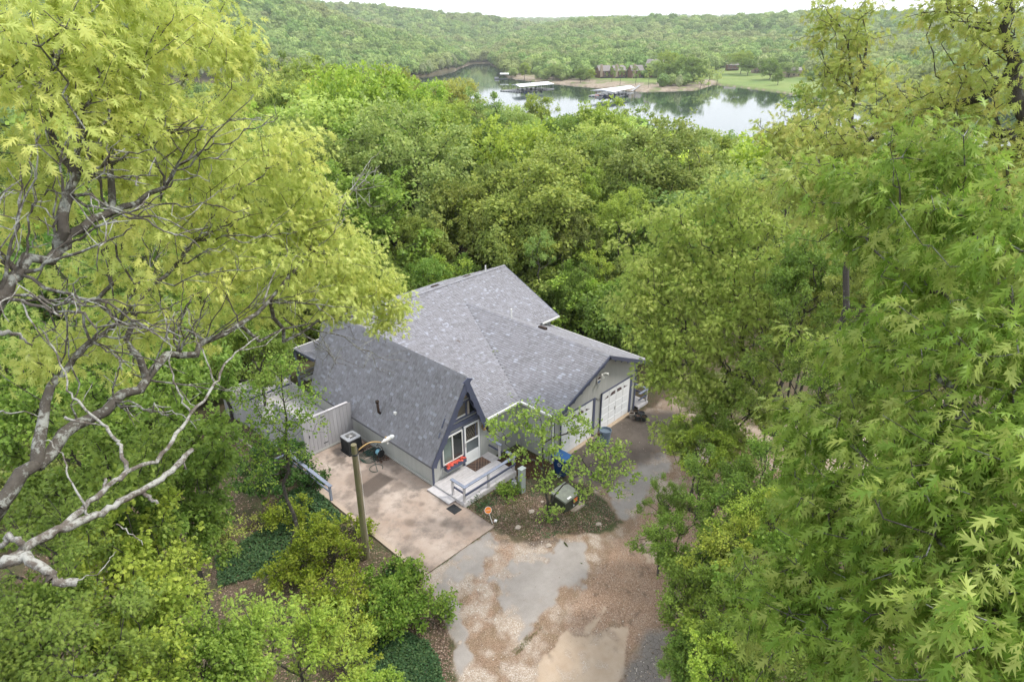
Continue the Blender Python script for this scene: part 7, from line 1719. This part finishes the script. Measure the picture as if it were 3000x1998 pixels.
# trees on the far shore
for (u, vb, vt, W_, c_, k_, lab) in [
 (1536,236,189,36,'bright','dense','bright green round tree at the tip of the far shore, above the left dock'),
 (1500,232,200,26,'sage','loose','pale tree at the water edge right of the small swim dock'),
 (1620,238,190,50,'sage','broad','wide sage tree behind the middle of the left dock roof'),
 (1585,232,205,36,'mid','round','green shore tree behind the left dock'),
 (1700,244,204,36,'mid','dense','green shore tree left of the first chalet'),
 (1728,238,206,24,'bright','dense','green bush-like tree touching the first chalet'),
 (1792,240,198,26,'mid','loose','slender tree between the first and second chimney'),
 (1816,254,194,30,'sage','loose','pale slender tree in front of the second chalet'),
 (1862,250,198,30,'mid','loose','green slender tree in front of the third chimney'),
 (1899,258,198,28,'pale','loose','pale tree in front of the largest brown house'),
 (1955,246,184,52,'mid','round','rounded green tree right of the largest brown house'),
 (1962,232,152,60,'bright','broad','tall broad tree behind the largest brown house'),
 (2012,250,166,84,'mid','broad','big broad tree at the middle of the point'),
 (2040,240,184,50,'sage','loose','pale tree at the right of the point grove'),
 (2075,266,212,46,'cream','loose','pale willow at the end of the point'),
 (2098,262,222,32,'cream','loose','small pale willow beside the lawn bay'),
 (2052,268,232,36,'cream','loose','low pale willow at the water on the point'),
 (2097,200,158,48,'olive','round','round-crowned olive tree at the back of the lawn'),
 (2169,217,151,62,'bright','broad','big tree right of the free-standing red-brown house'),
 (2190,222,176,40,'mid','dense','green tree left of the tan house'),
 (2255,234,178,54,'mid','dense','green tree in front of the right-hand lawn'),
 (2240,214,170,40,'mid','round','green tree behind the tan house'),
 (2278,250,206,30,'mid','tall','small tree at the water end of the lawn'),
 (2310,228,182,44,'sage','round','sage tree left of the brown-roofed house'),
 (2125,190,166,30,'dark','dense','small dark tree at the far end of the lawn track'),
]:
    b = G(u, vb); hd = float(np.hypot(*(b[:2]-CAM[:2]))); tp = far(u, vt, hd); put_tree(k_, b[0], b[1], max(tp[2]-b[2], 3), W_*hd/F_PX/2*.92, np.array(COLS[c_])*.9, lab, sink=0)
# poles and wires
for (u, vb, vt, lab) in ((2111,178,152,'thin utility pole at the back of the far lawn'),(1842,150,118,'pale pole rising from the far wooded slope')):
    b = G(u, vb); hd = float(np.hypot(*(b[:2]-CAM[:2]))); tp = far(u, vt, hd); t = empty('utility_pole', b, lab, 'pole'); MB().tube([b, [b[0], b[1], tp[2]]], .22, 6).build('pole', MAT['far_pale'], t); MB().beam([b[0]-1.2*R2[0], b[1]-1.2*R2[1], tp[2]-.8], [b[0]+1.2*R2[0], b[1]+1.2*R2[1], tp[2]-.8], .2, .2).build('crossarm', MAT['far_pale'], t)
b = far(913, 430, 62); pb = np.array([b[0], b[1], float(H(b[0], b[1]))]); tp = far(913, 388, 62); t = empty('utility_pole', pb, 'pale thin pole beside the dark green cabin', 'pole'); MB().tube([pb, tp], .08, 8).build('pole', MAT['wood_grey'], t); MB().beam(tp-np.array([.7*R2[0], .7*R2[1], .2]), tp+np.array([.7*R2[0], .7*R2[1], -.2]), .08, .08).build('crossarm', MAT['wood_grey'], t)
for i, (v0, v1) in enumerate(((390,538),(412,560))):
    a = far(913, v0, 62); b = far(2130, v1, 66); pts = [a*(1-f)+b*f-np.array([0, 0, 2.0*4*f*(1-f)*.35]) for f in np.linspace(0, 1, 30)]; tag(MB().tube(pts, .012, 4).build('power_line', MAT['wood_grey']), ['upper of the two thin wires crossing the wood behind the house', 'lower of the two thin wires crossing the wood behind the house'][i], 'wire')
# haze
hz = MB(); hz.box((CAM[0]-900, CAM[1]-900, WATER-6), (CAM[0]+4600, CAM[1]+4600, 330))
HZ = True
if HZ:
    t_ = bpy.data.materials.new('haze'); t_.use_nodes = True; n_ = t_.node_tree; n_.nodes.clear(); vo_ = n_.nodes.new('ShaderNodeVolumePrincipled'); vo_.inputs['Color'].default_value = (.92, .96, 1, 1); vo_.inputs['Density'].default_value = .00014; vo_.inputs['Anisotropy'].default_value = .2
    oo = n_.nodes.new('ShaderNodeOutputMaterial'); n_.links.new(vo_.outputs[0], oo.inputs['Volume']); o = hz.build('haze', t_); o['kind'] = 'stuff'
